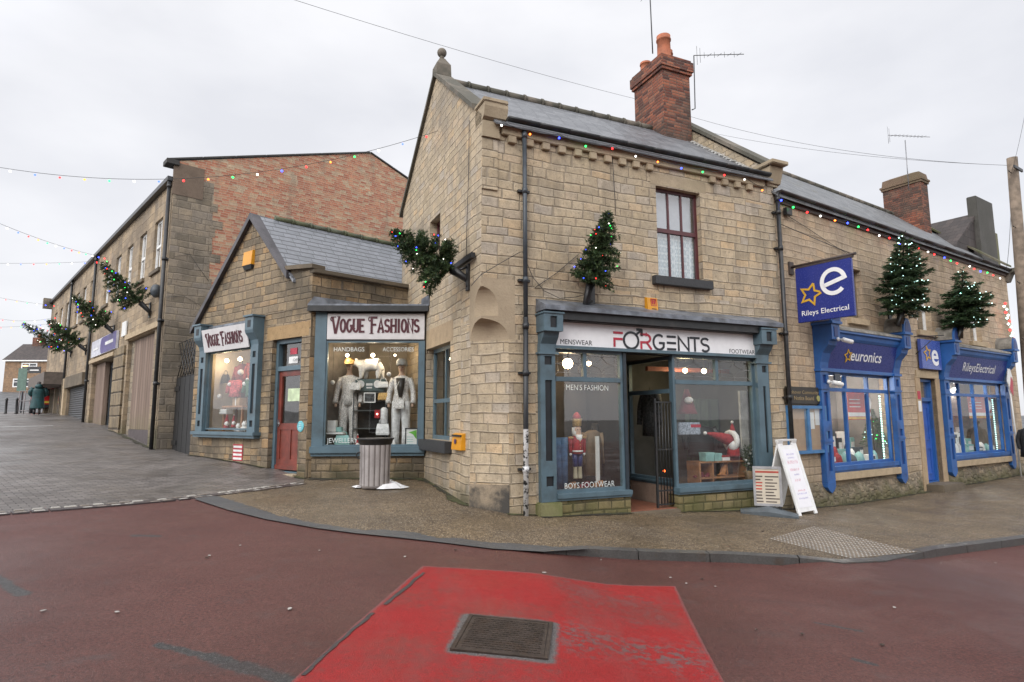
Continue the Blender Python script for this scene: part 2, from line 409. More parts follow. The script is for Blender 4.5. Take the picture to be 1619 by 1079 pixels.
# ------------------------------------------------------------------ ground heights
def _cp():
    L = []
    def a(p, z): L.append((p.x, p.y, z))
    for f, lst in ((fB, [(.52, .13), (3.28, .35)]), (fE, [(-.1, .35), (1.2, .5), (4.6, .68)]), (fL, [(0, .75), (5, 1.15), (10, 1.42), (17.5, 1.82), (24, 1.95)]),
                   (fA, [(.3, .06), (1.05, -.03), (2.8, -.07), (4, -.15), (5.9, -.22)]), (fR, [(1.4, -.33), (6.5, -.33), (12.6, -.26), (30, -.2)])):
        for u, z in lst: a(f.pt(u, 0), z)
    L.extend([(0, 0, 0), (0, 5, -.02), (-6.8, 8.1, .36), (-5, 0, .12), (5, 0, -.16), (4, 6, -.22), (8, 9, -.32), (14, 12, -.3), (-14, 14, .85), (-12, 5, .4),
              (-20, 25, 1.5), (-26, 34, 1.93), (-34, 48, 2.3), (-78, 100, 6.2), (-100, 98, 6.6), (-58, 102, 5.6), (-64, 80, 4.6), (-48, 60, 3.0), (-42, 50, 2.35), (40, 60, 0), (70, 0, -.3), (-70, 0, 1.2), (0, -30, -.3), (0, 90, 2.5), (-120, 140, 8), (120, 120, 1)])
    return np.array(L)
_P = _cp()
def _tps():
    n = len(_P); d2 = ((_P[:, None, :2] - _P[None, :, :2]) ** 2).sum(-1)
    Kk = np.where(d2 > 0, .5 * d2 * np.log(np.maximum(d2, 1e-12)), 0) + np.eye(n) * .5
    Q = np.c_[np.ones(n), _P[:, :2]]
    S = np.block([[Kk, Q], [Q.T, np.zeros((3, 3))]])
    return np.linalg.solve(S, np.r_[_P[:, 2], np.zeros(3)])
_W = _tps()
def HP(x, y):
    d2 = (x - _P[:, 0]) ** 2 + (y - _P[:, 1]) ** 2
    return float(_W[:-3] @ np.where(d2 > 0, .5 * d2 * np.log(np.maximum(d2, 1e-12)), 0) + _W[-3] + _W[-2] * x + _W[-1] * y)
def sstep(a, b, x):
    t = min(1, max(0, (x - a) / (b - a))); return t * t * (3 - 2 * t)
def kerb_h(x): return .004 + .105 * sstep(.1, 1.2, x) * (1 - .85 * sstep(3.55, 3.95, x) * (1 - sstep(5.2, 5.7, x)))
def HR(x, y): return HP(x, y) - kerb_h(x)
def gpt(px, py, h=HP, up=0.):
    r = ray(px, py); t0 = t = 1.
    while t < 150:
        q = C0 + r * t
        if q.z < h(q.x, q.y) + up: break
        t0 = t; t += .5
    for _ in range(30):
        m = (t0 + t) / 2; q = C0 + r * m
        if q.z < h(q.x, q.y) + up: t = m
        else: t0 = m
    q = C0 + r * t
    return Vector((q.x, q.y, h(q.x, q.y) + up))
def gfix(p, up=0.): return Vector((p[0], p[1], HP(p[0], p[1]) + up))
# ------------------------------------------------------------------ ground sheets
def drape(name, poly, step, h, off, m, kind='structure', rot=0., thick=0.):
    bm = bmesh.new()
    vs = [bm.verts.new((p[0], p[1], 0)) for p in poly]; f = bm.faces.new(vs); f.normal_update()
    bmesh.ops.triangulate(bm, faces=[f], quad_method='BEAUTY', ngon_method='EAR_CLIP')
    xs = [p[0] for p in poly]; ys = [p[1] for p in poly]
    for ax, lo, hi in ((0, min(xs), max(xs)), (1, min(ys), max(ys))):
        k = math.ceil(lo / step)
        while k * step < hi:
            co = Vector((0, 0, 0)); co[ax] = k * step; no = Vector((0, 0, 0)); no[ax] = 1
            bmesh.ops.bisect_plane(bm, geom=bm.verts[:] + bm.edges[:] + bm.faces[:], plane_co=co, plane_no=no, dist=1e-5)
            k += 1
    L = bm.loops.layers.uv.new('UVMap')
    c, s = cos(rot), sin(rot)
    for f in bm.faces:
        if f.normal.z < 0: f.normal_flip()
        f.smooth = True
        for l in f.loops: x, y = l.vert.co.xy; l[L].uv = (x * c + y * s, -x * s + y * c)
    for v in bm.verts: v.co.z = h(v.co.x, v.co.y) + off
    me = bpy.data.meshes.new(name); bm.to_mesh(me); bm.free(); me.materials.append(m)
    o = link_mesh(name, me); o['kind'] = kind; return o

def ragged(P, amp, step=.035, closed=True):
    rng = random.Random(len(P) * 7 + int(abs(P[0].x) * 100)); o = []
    for a, b in zip(P, P[1:] + P[:1] if closed else P[1:]):
        n = max(1, int((b - a).length / step)); t = (b - a).normalized() if (b - a).length > 0 else Vector((1, 0, 0)); nn = Vector((-t.y, t.x, 0))
        for k in range(n): o.append(a.lerp(b, k / n) + nn * (rng.uniform(-1, 1) * amp * (.4 if k == 0 else 1)))
    return o
def wet(t, p, base, scale=1.2, lo=.25, hi=.7):
    return t.m_('ADD', t.m_('MULTIPLY', t.smooth(t.noise(p, scale, 5, .6), .35, .65), hi - lo), lo)
def segmask(t, p, a, b, hw, edge=.45, sc=9.):
    """ragged mask round the ground line a-b"""
    x, y, _ = t.sep(p); dx, dy = b[0] - a[0], b[1] - a[1]; L2 = dx * dx + dy * dy
    px_, py_ = t.m_('SUBTRACT', x, a[0]), t.m_('SUBTRACT', y, a[1])
    h = t.m_('DIVIDE', t.m_('ADD', t.m_('MULTIPLY', px_, dx), t.m_('MULTIPLY', py_, dy)), L2, clamp=True)
    ex = t.m_('SUBTRACT', px_, t.m_('MULTIPLY', h, dx)); ey = t.m_('SUBTRACT', py_, t.m_('MULTIPLY', h, dy))
    d = t.m_('SQRT', t.m_('ADD', t.m_('MULTIPLY', ex, ex), t.m_('MULTIPLY', ey, ey)))
    d = t.m_('ADD', d, t.m_('MULTIPLY', t.m_('SUBTRACT', t.noise(p, sc, 6, .7), .5), hw * 2.2))
    return t.smooth(d, hw * (1 + edge * .5), hw * (1 - edge))
_g2 = lambda x, y: tuple(gpt(x, y, HR).xy)
REPAIRS = [(_g2(250, 1020), _g2(330, 1038), .045), (_g2(330, 1038), _g2(455, 1076), .075), (_g2(212, 847), _g2(250, 848), .05), (_g2(-10, 912), _g2(36, 940), .06), (_g2(1352, 1043), _g2(1382, 1051), .035), (_g2(1290, 985), _g2(1360, 998), .03)]
def m_road():
    t = NT('red_tarmac'); p = t.pos()
    a = t.noise(p, 150, 3, .7); b = t.noise(p, .5, 6, .6); c_ = t.noise(p, 3.5, 5, .65); g = t.noise(p, 45, 3, .6)
    c = t.mix(t.smooth(b, .35, .65), (.076, .027, .022), (.098, .038, .031))
    c = t.mix(1., c, t.ramp(t.m_('ADD', t.m_('MULTIPLY', a, .55), t.m_('MULTIPLY', g, .45)), [(.36, (.35, .36, .37)), (.64, (1.75, 1.7, 1.66))]), 'MULTIPLY')
    c = t.mix(t.m_('MULTIPLY', t.smooth(c_, .56, .74), .4), c, (.075, .06, .058))
    c = t.mix(t.m_("MULTIPLY", t.smooth(t.noise(p, 75, 2), .69, .74), .5), c, (.3, .26, .24))
    rep = None
    for (x0, y0), (x1, y1), hw in REPAIRS:
        m = segmask(t, p, (x0, y0), (x1, y1), hw); rep = m if rep is None else t.m_('MAXIMUM', rep, m)
    grit = t.ramp(t.m_('ADD', t.m_('MULTIPLY', a, .6), t.m_('MULTIPLY', g, .4)), [(.38, (.014, .013, .013)), (.55, (.055, .053, .052)), (.66, (.2, .195, .19))])
    c = t.mix(rep, c, grit)
    r = wet(t, p, c, .45, .32, .66)
    c = t.mix(t.m_('MULTIPLY', t.smooth(t.noise(t.comb(t.m_('MULTIPLY', t.sep(p)[0], .25), t.m_('MULTIPLY', t.sep(p)[1], 1.6), 4.), 1., 4), .58, .72), .35), c, (.055, .035, .032))
    return t.pbr(c, r, nrm=t.bump(t.m_('ADD', a, t.m_('MULTIPLY', g, .8)), .8, .01), spec=.38)
def m_pave():
    t = NT('gravel_dressed_pavement'); p = t.pos()
    v = t.n('ShaderNodeTexVoronoi'); v.inputs['Scale'].default_value = 58; t.put(v.inputs['Vector'], p)
    st = t.white(v.outputs['Position'])
    c = t.ramp(st, [(0, (.09, .065, .04)), (.3, (.19, .14, .085)), (.65, (.29, .215, .13)), (.88, (.38, .30, .20)), (1, (.5, .43, .33))])
    c = t.mix(t.smooth(v.outputs['Distance'], .3, .62), c, (.06, .043, .028))
    b = t.noise(p, .8, 6, .6); g = t.noise(p, 3, 5, .6)
    c = t.mix(1., c, t.ramp(b, [(.3, (.68, .68, .68)), (.7, (1.15, 1.12, 1.05))]), 'MULTIPLY')
    c = t.mix(t.m_('MULTIPLY', t.smooth(g, .6, .72), .3), c, (.06, .055, .045))
    return t.pbr(c, wet(t, p, c, .9, .38, .75), nrm=t.bump(t.m_('SUBTRACT', 1., v.outputs['Distance']), .6, .008))
def m_tarmac(name='grey_tarmac', k=1.):
    t = NT(name); p = t.pos(); a = t.noise(p, 110, 3, .7); b = t.noise(p, 2, 5)
    c = t.mix(1., t.mix(b, mul((.048, .049, .05), k), mul((.085, .086, .088), k)), t.ramp(a, [(.3, (.45,) * 3), (.7, (1.6,) * 3)]), 'MULTIPLY')
    return t.pbr(c, wet(t, p, c, 1.3, .35, .7), nrm=t.bump(a, .5, .008))
def m_kerb(name='kerb_stone', k=1.):
    t = NT(name); p = t.pos(); a = t.noise(p, 60, 4, .7); b = t.noise(p, 3, 5, .6)
    c = t.mix(1., t.mix(b, mul((.045, .044, .043), k), mul((.095, .091, .085), k)), t.ramp(a, [(.3, (.6,) * 3), (.7, (1.4,) * 3)]), 'MULTIPLY')
    c = t.mix(t.m_('MULTIPLY', t.smooth(t.noise(p, 5, 5), .6, .7), .5), c, (.07, .045, .03))
    return t.pbr(c, wet(t, p, c, 2., .28, .6), nrm=t.bump(a, .4, .008))
def m_setts():
    t = NT('block_paving'); u, v, _ = t.sep(t.uvm()); p = t.pos(); w_, h_ = .21, .105
    vh = t.m_('DIVIDE', v, h_); row = t.m_('FLOOR', vh); fv = t.m_('FRACT', vh)
    uu = t.m_('ADD', t.m_('DIVIDE', u, w_), t.m_('MULTIPLY', t.m_('FRACT', t.m_('MULTIPLY', row, .5)), 1.)); cl = t.m_('FLOOR', uu); fu = t.m_('FRACT', uu)
    r1 = t.white(t.comb(cl, row, 1.)); b = t.noise(p, .6, 6, .6); a = t.noise(p, 40, 4, .65)
    d = t.m_('MINIMUM', t.m_('MULTIPLY', t.m_('MINIMUM', fu, t.m_('SUBTRACT', 1., fu)), w_), t.m_('MULTIPLY', t.m_('MINIMUM', fv, t.m_('SUBTRACT', 1., fv)), h_))
    c = t.ramp(r1, [(0, (.10, .088, .08)), (.5, (.14, .125, .113)), (1, (.18, .16, .148))])
    c = t.mix(1., c, t.ramp(b, [(.3, (.7,) * 3), (.7, (1.15,) * 3)]), 'MULTIPLY')
    c = t.mix(t.m_('MULTIPLY', t.smooth(t.noise(p, .9, 5), .6, .72), .4), c, (.06, .055, .05))
    c = t.mix(1., c, t.ramp(a, [(.3, (.8,) * 3), (.7, (1.2,) * 3)]), 'MULTIPLY')
    c = t.mix(t.smooth(d, .003, .010), (.022, .019, .018), c)
    return t.pbr(c, wet(t, p, c, .7, .32, .62), nrm=t.bump(t.m_('ADD', t.smooth(d, 0, .012), t.m_('ADD', t.m_('MULTIPLY', r1, .5), t.m_('MULTIPLY', a, .2))), .6, .008))
def m_redpaint():
    t = NT('red_road_paint'); p = t.pos(); g2 = t.noise(p, 60, 3, .6)
    a = t.noise(p, 120, 3, .7); b = t.noise(p, 2.2, 6, .65); c_ = t.noise(p, 14, 5, .7); big = t.noise(p, .9, 4)
    c = t.mix(b, (.23, .014, .014), (.33, .02, .02)); c = t.mix(1., c, t.ramp(a, [(.34, (.5,) * 3), (.66, (1.45,) * 3)]), 'MULTIPLY')
    c = t.mix(t.m_('MULTIPLY', t.smooth(t.m_('ADD', big, t.m_('MULTIPLY', t.m_('SUBTRACT', c_, .5), .6)), .45, .65), .6), c, (.15, .04, .035))
    worn = t.smooth(t.m_('ADD', c_, t.m_('MULTIPLY', t.m_('SUBTRACT', big, .5), .9)), .63, .69)
    px = t.sep(p)[0]
    worn = t.m_('MULTIPLY', worn, t.smooth(px, -.3, .7, .15, 1.))
    q = [_g2(*k) for k in ((700, 1006), (880, 1012))]
    near = segmask(t, p, q[0], q[1], .40, .3, 7.); scuf = segmask(t, p, _g2(930, 1012), _g2(1080, 1040), .34, .9, 3.)
    worn = t.m_('MAXIMUM', t.m_('MULTIPLY', t.m_('MULTIPLY', t.smooth(c_, .47, .56), scuf), .9), t.m_('MULTIPLY', worn, .35))
    E_ = [(668, 896), (870, 911), (1068, 928), (1118, 1030), (1160, 1100)], [(448, 1090), (500, 1045), (560, 990), (620, 938), (668, 896)]
    for ln in E_:
        for s0, s1 in zip(ln, ln[1:]): worn = t.m_('MAXIMUM', worn, t.m_('MULTIPLY', segmask(t, p, _g2(*s0), _g2(*s1), .03, .9, 12.), .75))
    mhc = [_g2(*k) for k in ((738, 975), (874, 988), (867, 1047), (716, 1031))]
    ring_ = None
    for s0, s1 in zip(mhc, mhc[1:] + mhc[:1]):
        m = segmask(t, p, s0, s1, .055, .5, 14.); ring_ = m if ring_ is None else t.m_('MAXIMUM', ring_, m)
    c = t.mix(t.m_('MULTIPLY', worn, .85), c, t.mix(a, (.045, .035, .034), (.20, .15, .145)))
    fade = t.smooth(t.noise(t.comb(t.m_('MULTIPLY', t.sep(p)[0], 2.2), t.m_('MULTIPLY', t.sep(p)[1], .6), 2.), 1., 6, .65), .46, .7)
    c = t.mix(t.m_('MULTIPLY', fade, .45), c, t.mix(g2, (.12, .04, .036), (.26, .07, .06)))
    c = t.mix(ring_, c, t.ramp(a, [(.35, (.03, .028, .027)), (.6, (.16, .145, .14)), (.75, (.36, .34, .33))]))
    return t.pbr(c, wet(t, p, c, 1.6, .38, .7), nrm=t.bump(t.m_('SUBTRACT', t.m_('ADD', a, t.m_('MULTIPLY', c_, .6)), t.m_('MULTIPLY', worn, .6)), .8, .008), spec=.25)

M_ROAD, M_PAVE, M_TAR, M_KERB, M_SETT, M_RED = m_road(), m_pave(), m_tarmac(), m_kerb(), m_setts(), m_redpaint()
M_GRASS = mat('rough_grass', (.07, .1, .03), .95, var=.4, scale=1.5)

# base terrain to the horizon
def terrain():
    xs = sorted(set(list(np.arange(-40, 40.1, 2.0)) + [-600, -400, -250, -160, -120, -100, -80, -70, -60, -50, 50, 60, 80, 120, 200, 400, 600]))
    ys = sorted(set(list(np.arange(-10, 60.1, 2.0)) + [-300, -150, -60, -30, -20, 66, 72, 78, 84, 90, 100, 120, 160, 250, 400, 700, 1000]))
    mb = MB(); bm = mb.bm
    def hh(x, y):
        k = max(-130, min(130, x)), max(-40, min(150, y))
        return HP(*k) - .22
    g = [[bm.verts.new((x, y, hh(x, y))) for y in ys] for x in xs]
    for i in range(len(xs) - 1):
        for j in range(len(ys) - 1):
            f = bm.faces.new([g[i][j], g[i + 1][j], g[i + 1][j + 1], g[i][j + 1]]); f.smooth = True
    o = mb.build('ground', m_tarmac('far_ground', 1.1)); o['kind'] = 'structure'
terrain()
kpx = [(308, 789), (360, 806), (420, 821), (500, 835), (560, 843), (620, 849), (700, 858), (780, 868), (860, 875), (930, 880), (1050, 887), (1160, 890), (1265, 891), (1335, 892), (1400, 889), (1480, 881), (1530, 874), (1619, 862)]
kerb = [gpt(x, y, HR) for x, y in kpx]
e1 = (kerb[-1] - kerb[-2]).normalized()
kerb = kerb + [Vector((*(kerb[-1] + e1 * s).xy, 0)) for s in (2, 6, 14)]
# the border between the road and the paved street
bpx = [(0, 812), (90, 805), (180, 798), (260, 791), (308, 786), (400, 775), (480, 764)]
bord = [gpt(x, y) for x, y in bpx]
e0 = (bord[0] - bord[1]).normalized(); bord0 = bord[0] + e0 * 14
# a finer road sheet: everything in front of the kerb and the border
road = [Vector((-26, -12, 0)), Vector((40, -12, 0)), Vector((40, kerb[-1].y, 0))] + kerb[::-1] + [b for b in bord[3::-1]] + [bord0]
drape('road', road, .5, HR, .0, M_ROAD)
# pavement: from the kerb line back under the walls
wallback = [fR.pt(16, 0, -.3), fR.pt(0, 0, -.3), fA.pt(4.2, 0, -.25), fA.pt(2.7, 0, -.25), fA.pt(.2, 0, -.3), fB.pt(.3, 0, -.3), fB.pt(3.6, 0, -.3), K + Vector((.3, .4, 0)), K + Vector((-.1, .25, 0))]
def inset(pts, d):
    o = []
    for i, p in enumerate(pts):
        a = pts[max(i - 1, 0)]; b = pts[min(i + 1, len(pts) - 1)]; t = (b - a); t.z = 0; t.normalize()
        o.append(p + Vector((-t.y, t.x, 0)) * d)
    return o
kin = inset(kerb, .15)
drape('pavement', kin + wallback + [gpt(480, 766), gpt(400, 777), gpt(340, 785)], .25, HP, .004, M_PAVE)
# paved street on the left
sett = [bord0] + bord + [K + Vector((.1, .25, 0)), fE.pt(4.9, 0, -.3), fL.pt(0, 0, -.5), fL.pt(24, 0, -.4), fL.pt(30, 0, -.4) + Vector((0, 3, 0)), Vector((-45, 42, 0)), Vector((-45, bord0.y, 0))]
drape('paved_street', sett, .8, HP, .0, M_SETT, rot=radians(46.9))

# kerb stones: one strip, a joint every 0.9 m, flush at the left, dropped at the crossing
def kerbs():
    mb = MB(); pts = [p.copy() for p in kerb]; seg = []
    acc = []
    for a, b in zip(pts, pts[1:]):
        n = max(1, int((b - a).xy.length / .3))
        for i in range(n): acc.append(a + (b - a) * i / n)
    ins = inset(acc, .155)
    for i in range(len(acc) - 1):
        a, b, c, d = acc[i], acc[i + 1], ins[i + 1], ins[i]
        if i % 3 == 2: b = a + (b - a) * .965; c = d + (c - d) * .965
        def lo(p): return Vector((p.x, p.y, HP(p.x, p.y) - .3))
        def hi(p, k=.006): return Vector((p.x, p.y, HP(p.x, p.y) + k))
        mb.hexa([lo(a), lo(b), lo(c), lo(d)], [hi(a, -.002), hi(b, -.002), hi(c), hi(d)])
    o = mb.build('kerb', M_KERB); o['kind'] = 'structure'
kerbs()
# old grey tarmac repair along the flush part of the kerb
tin = [gpt(x, y) for x, y in [(930, 869), (880, 866), (800, 860), (775, 860), (730, 853), (690, 852), (655, 843), (600, 839), (575, 840), (500, 829), (440, 817), (400, 803), (370, 794), (345, 786), (318, 784)]]
random.seed(5)
tout = [gpt(x, y + 2, HR) for x, y in kpx[:10]]
drape('tarmac_patch', tout + ragged(tin, .025, .05, False) + [tin[-1]], .3, HP, .012, M_TAR)
# red painted patch and its dark repairs
rp = [gpt(x, y, HR) for x, y in [(668, 896), (870, 911), (1068, 928), (1090, 975), (1118, 1030), (1146, 1082)]]
rp += [gpt(458, 1082, HR), gpt(500, 1045, HR), gpt(560, 990, HR), gpt(620, 938, HR)]
r0 = rp[5] + (rp[5] - rp[3]) * .8; r1 = rp[6] + (rp[6] - rp[8]) * .7
drape('red_patch', rp[:6] + [r0, r1] + rp[6:], .25, HR, .008, M_RED)
M_SEAM = mat('tar_seam', (.045, .035, .035), .5, var=.3, scale=30, bump=.3)
def seam(px, wd, up=.013):
    pts = [gpt(x, y, HR, up) for x, y in px]; mb = MB(); random.seed(len(px))
    fine = []
    for a, b in zip(pts, pts[1:]):
        for i in range(6): fine.append(a.lerp(b, i / 6) + Vector((random.uniform(-1, 1), random.uniform(-1, 1), 0)) * wd * .25)
    l = []
    for i in range(1, len(fine)):
        t = (fine[i] - fine[i - 1]); t.z = 0; t.normalize(); nn = Vector((-t.y, t.x, 0)) * wd * random.uniform(.35, .65)
        l.append((fine[i] + nn, fine[i] - nn))
    for a, b in zip(l, l[1:]):
        mb.poly([Vector((p.x, p.y, HR(p.x, p.y) + up)) for p in (a[0], a[1], b[1], b[0])])
    mb.build('road_seam', M_SEAM)['kind'] = 'structure'
seam([(676, 901), (640, 930), (600, 962)], .035)
seam([(596, 964), (560, 994), (520, 1028), (470, 1076)], .03)
M_PATCH = m_tarmac('dark_repair', .62)
def blob(name, px, m, up=.009):
    drape(name, ragged([gpt(x, y, HR) for x, y in px], .016, .022), .15, HR, up, m)
# manhole cover with a ragged tarmac surround
mh = [gpt(x, y, HR) for x, y in [(738, 975), (874, 988), (867, 1047), (716, 1031)]]
sur = [gpt(x, y, HR) for x, y in [(734, 973), (800, 977), (878, 986), (884, 1000), (896, 1006), (890, 1030), (884, 1050), (850, 1052), (800, 1044), (745, 1038), (703, 1030), (712, 1020)]]
def manhole():
    c = sum(mh, Vector()) / 4; c.z = HR(c.x, c.y)
    x = ((mh[1] - mh[0]) + (mh[2] - mh[3])).normalized(); y = ((mh[0] - mh[3]) + (mh[1] - mh[2])).normalized()
    nrm = x.cross(y).normalized(); f = Fr(c + nrm * .014, x, nrm, nrm.cross(x))
    w_ = ((mh[1] - mh[0]).length + (mh[2] - mh[3]).length) / 4; h_ = ((mh[0] - mh[3]).length + (mh[1] - mh[2]).length) / 4
    iron = mat('worn_iron', (.055, .042, .036), .45, .4, var=.3, scale=9, bump=.3, dirt=(.09, .05, .03))
    e = tag(empty('manhole_cover', c), 'dark iron manhole cover set into the red painted road patch', 'manhole cover')
    mb = MB(); mb.ring(f, -w_, w_, -h_, h_, .03, -.02, .004); mb.build('frame', iron, e)
    mb = MB(); mb.box(f, -w_ + .034, w_ - .034, -h_ + .034, h_ - .034, -.02, .002)
    nx = 22; ny = 15
    for i in range(nx):
        for j in range(ny):
            a = -w_ + .06 + (2 * w_ - .12) * (i + .5) / nx; b = -h_ + .06 + (2 * h_ - .12) * (j + .5) / ny; k = .013 if (i + j) % 2 else .006; k2 = .019 - k
            mb.box(f, a - k, a + k, b - k2, b + k2, .002, .0065)
    mb.build('plate', iron, e)
manhole()
# strip of pale setts with a drain slot, between road and paved street
def sett_strip():
    mb = MB(); random.seed(3); mb2 = MB()
    pts = [bord[0] + e0 * 3] + bord; L = []
    for a, b in zip(pts, pts[1:]):
        n = max(1, int((b - a).xy.length / .17))
        for i in range(n): L.append((a.lerp(b, i / n), (b - a).normalized()))
    for p, t in L:
        nn = Vector((-t.y, t.x, 0))
        for k in (-1, 1):
            q = p + nn * (.09 * k + random.uniform(-.012, .012)); q.z = HP(q.x, q.y)
            if random.random() < .06: continue
            f = Fr(q, t, Z, nn); a = .068 * random.uniform(.8, 1.1); b = .045 * random.uniform(.85, 1.15)
            mb.mi = 0 if random.random() < .6 else 1
            mb.box(f, -a, a, -b, b, -.05, .012 + random.uniform(-.004, .006), .008)
        q = p.copy(); q.z = HP(q.x, q.y)
        mb2.box(Fr(q, t, Z, nn), -.09, .09, -.17, .17, -.05, .006)
    mb.build('sett_strip', [ashlar('pale_sett', (.42, .40, .36), .6), ashlar('grey_sett', (.22, .19, .16), .6)])['kind'] = 'structure'
    mb2.build('drain_channel', M_SEAM)['kind'] = 'structure'
sett_strip()
# tactile studs at the dropped kerb
def tactile():
    c = [gpt(1286, 833), gpt(1215, 853), gpt(1345, 884), gpt(1452, 874)]
    drape('tactile_slabs', c, .2, HP, .008, mat('tactile_slab', (.16, .125, .09), .6, var=.3, scale=8, bump=.4))
    e = MB(); m = mat('steel_stud', (.36, .36, .35), .4, .2)
    nx, ny = 17, 22
    for i in range(nx):
        for j in range(ny):
            a = (i + .5) / nx; b = (j + .5) / ny
            p = (c[0].lerp(c[1], a)).lerp(c[3].lerp(c[2], a), b); p.z = HP(p.x, p.y) + .006
            e.lathe(p, [(.013, 0), (.012, .006), (.005, .008)], 7)
    e.build('tactile_studs', m)['kind'] = 'stuff'
tactile()
# white road lines at the far end of the paved street
M_LINE = mat('white_line', (.62, .62, .6), .6, var=.2, dirt=(.2, .2, .2))
for a, b in (((0, 657), (78, 656)), ((0, 676), (84, 674))):
    p, q = gpt(*a), gpt(*b); t = (q - p).normalized(); p = p - t * 5; n_ = Vector((-t.y, t.x, 0)) * .09
    drape('road_line', [p - n_, q - n_, q + n_, p + n_], .8, HP, .012, M_LINE)

# moss and wet dirt gathered along the foot of the walls
M_MOSSG = NT('wall_foot_moss'); t = M_MOSSG; p = t.pos(); a = t.noise(p, 18, 5, .7); b = t.noise(p, 2, 4)
M_MOSSG = t.pbr(t.mix(1., t.mix(t.smooth(b, .4, .6), (.03, .026, .018), (.055, .058, .02)), t.ramp(a, [(.3, (.45,) * 3), (.7, (1.5,) * 3)]), 'MULTIPLY'), .8, nrm=t.bump(a, .8, .02))
def moss(pts, out, wmax, seed):
    rng = random.Random(seed); A_, B_ = [], []
    for a, b in zip(pts, pts[1:]):
        n = max(2, int((b - a).length / .05))
        for k in range(n + 1):
            p_ = a.lerp(b, k / n); w_ = wmax * (.25 + .75 * abs(sin(p_.x * 2.1 + seed) * sin(p_.y * 3.3))) * rng.uniform(.6, 1.2)
            A_.append(p_ - out * .04); B_.append(p_ + out * (w_ + .01))
    mb = MB(); up = .014
    for i in range(len(A_) - 1): mb.poly([Vector((q.x, q.y, HP(q.x, q.y) + up)) for q in (A_[i], B_[i], B_[i + 1], A_[i + 1])])
    mb.build('wall_foot_moss', M_MOSSG)['kind'] = 'stuff'
moss([fA.pt(.45, 0, .02), fA.pt(1.0, 0, .02), fA.pt(1.0, 0, .17), fA.pt(2.8, 0, .10)], fA.n, .11, 1); moss([fA.pt(3.95, 0, .09), fA.pt(6.8, 0, .09)], fA.n, .09, 2)
moss([fB.pt(.5, 0, .015), fB.pt(3.25, 0, .015)], fB.n, .22, 3); moss([fC.pt(.0, 0, .01), fC.pt(LC, 0, .01)], fC.n, .3, 4)
moss([fE.pt(-.05, 0, .01), fE.pt(.28, 0, .01)], fE.n, .08, 5); moss([fE.pt(1.5, 0, .01), fE.pt(4.9, 0, .01)], fE.n, .08, 6); moss([fR.pt(.1, 0, .1), fR.pt(6.1, 0, .1)], fR.n, .14, 7); moss([fR.pt(7.6, 0, .1), fR.pt(13.3, 0, .1)], fR.n, .14, 8)
moss([fL.pt(0, 0, .03), fL.pt(6, 0, .05)], fL.n, .12, 9)
# ------------------------------------------------------------------ wall building
def clipcells(u0, u1, v0, v1, holes):
    us = sorted({u0, u1} | {h[k] for h in holes for k in (0, 1) if u0 < h[k] < u1})
    vs = sorted({v0, v1} | {h[k] for h in holes for k in (2, 3) if v0 < h[k] < v1})
    for a, b in zip(us, us[1:]):
        for c, d in zip(vs, vs[1:]):
            m, n = (a + b) / 2, (c + d) / 2
            if not any(h[0] < m < h[1] and h[2] < n < h[3] for h in holes): yield a, b, c, d
def wall(mb, fr, u0, u1, v0, v1, holes=(), reveal=.16):
    for a, b, c, d in clipcells(u0, u1, v0, v1, holes):
        mb.poly([fr.pt(a, c), fr.pt(b, c), fr.pt(b, d), fr.pt(a, d)])
    for h in holes:
        r = h[4] if len(h) > 4 else reveal
        q = [(h[0], h[2]), (h[1], h[2]), (h[1], h[3]), (h[0], h[3])]
        for i in range(4):
            a, b = q[i], q[(i + 1) % 4]
            mb.poly([fr.pt(*a), fr.pt(*b), fr.pt(*b, -r), fr.pt(*a, -r)])
def roomshell(mb, fr, u0, u1, v0, v1, w0, w1):
    """inside of a box open to the street at w1"""
    P = fr.pt
    for q in ([(u0, v0, w0), (u1, v0, w0), (u1, v1, w0), (u0, v1, w0)], [(u0, v0, w0), (u0, v0, w1), (u0, v1, w1), (u0, v1, w0)],
              [(u1, v0, w0), (u1, v0, w1), (u1, v1, w1), (u1, v1, w0)], [(u0, v0, w0), (u1, v0, w0), (u1, v0, w1), (u0, v0, w1)],
              [(u0, v1, w0), (u1, v1, w0), (u1, v1, w1), (u0, v1, w1)]):
        mb.poly([P(*c) for c in q])

TAN = [(0, (.36, .295, .205)), (.2, (.415, .34, .235)), (.45, (.455, .375, .265)), (.68, (.475, .39, .275)), (.84, (.50, .375, .235)), (.93, (.44, .38, .30)), (1, (.40, .345, .275))]
OLD = [(0, (.17, .135, .09)), (.25, (.23, .18, .12)), (.55, (.29, .225, .145)), (.78, (.33, .245, .145)), (.92, (.36, .235, .12)), (1, (.24, .20, .15))]
DRK = [(0, (.17, .145, .11)), (.25, (.22, .185, .14)), (.55, (.27, .225, .17)), (.8, (.30, .25, .18)), (1, (.23, .20, .165))]
M_TAN = masonry('tan_stone', .33, .168, TAN, (.29, .24, .175), .009, seed=1., darkamt=.5, darkth=.55, dark=(.235, .20, .155), wob=.7, rowvar=.6, linewob=.05, bump=.8, moss=(.13, .11, .05), mossz=(-.3, .3))
M_TANB = masonry('gable_stone', .31, .155, TAN, (.29, .24, .175), .009, seed=4., darkamt=.5, darkth=.52, dark=(.22, .19, .15), wob=.7, rowvar=.6, linewob=.05, bump=.8, moss=(.08, .075, .03), mossz=(0., .6))
M_OLD = masonry('brown_stone', .31, .16, OLD, (.15, .115, .08), .011, wob=.7, rowvar=.6, linewob=.05, bump=.9, seed=7., darkamt=.6, darkth=.5, moss=(.05, .05, .02), mossz=(.2, .75))
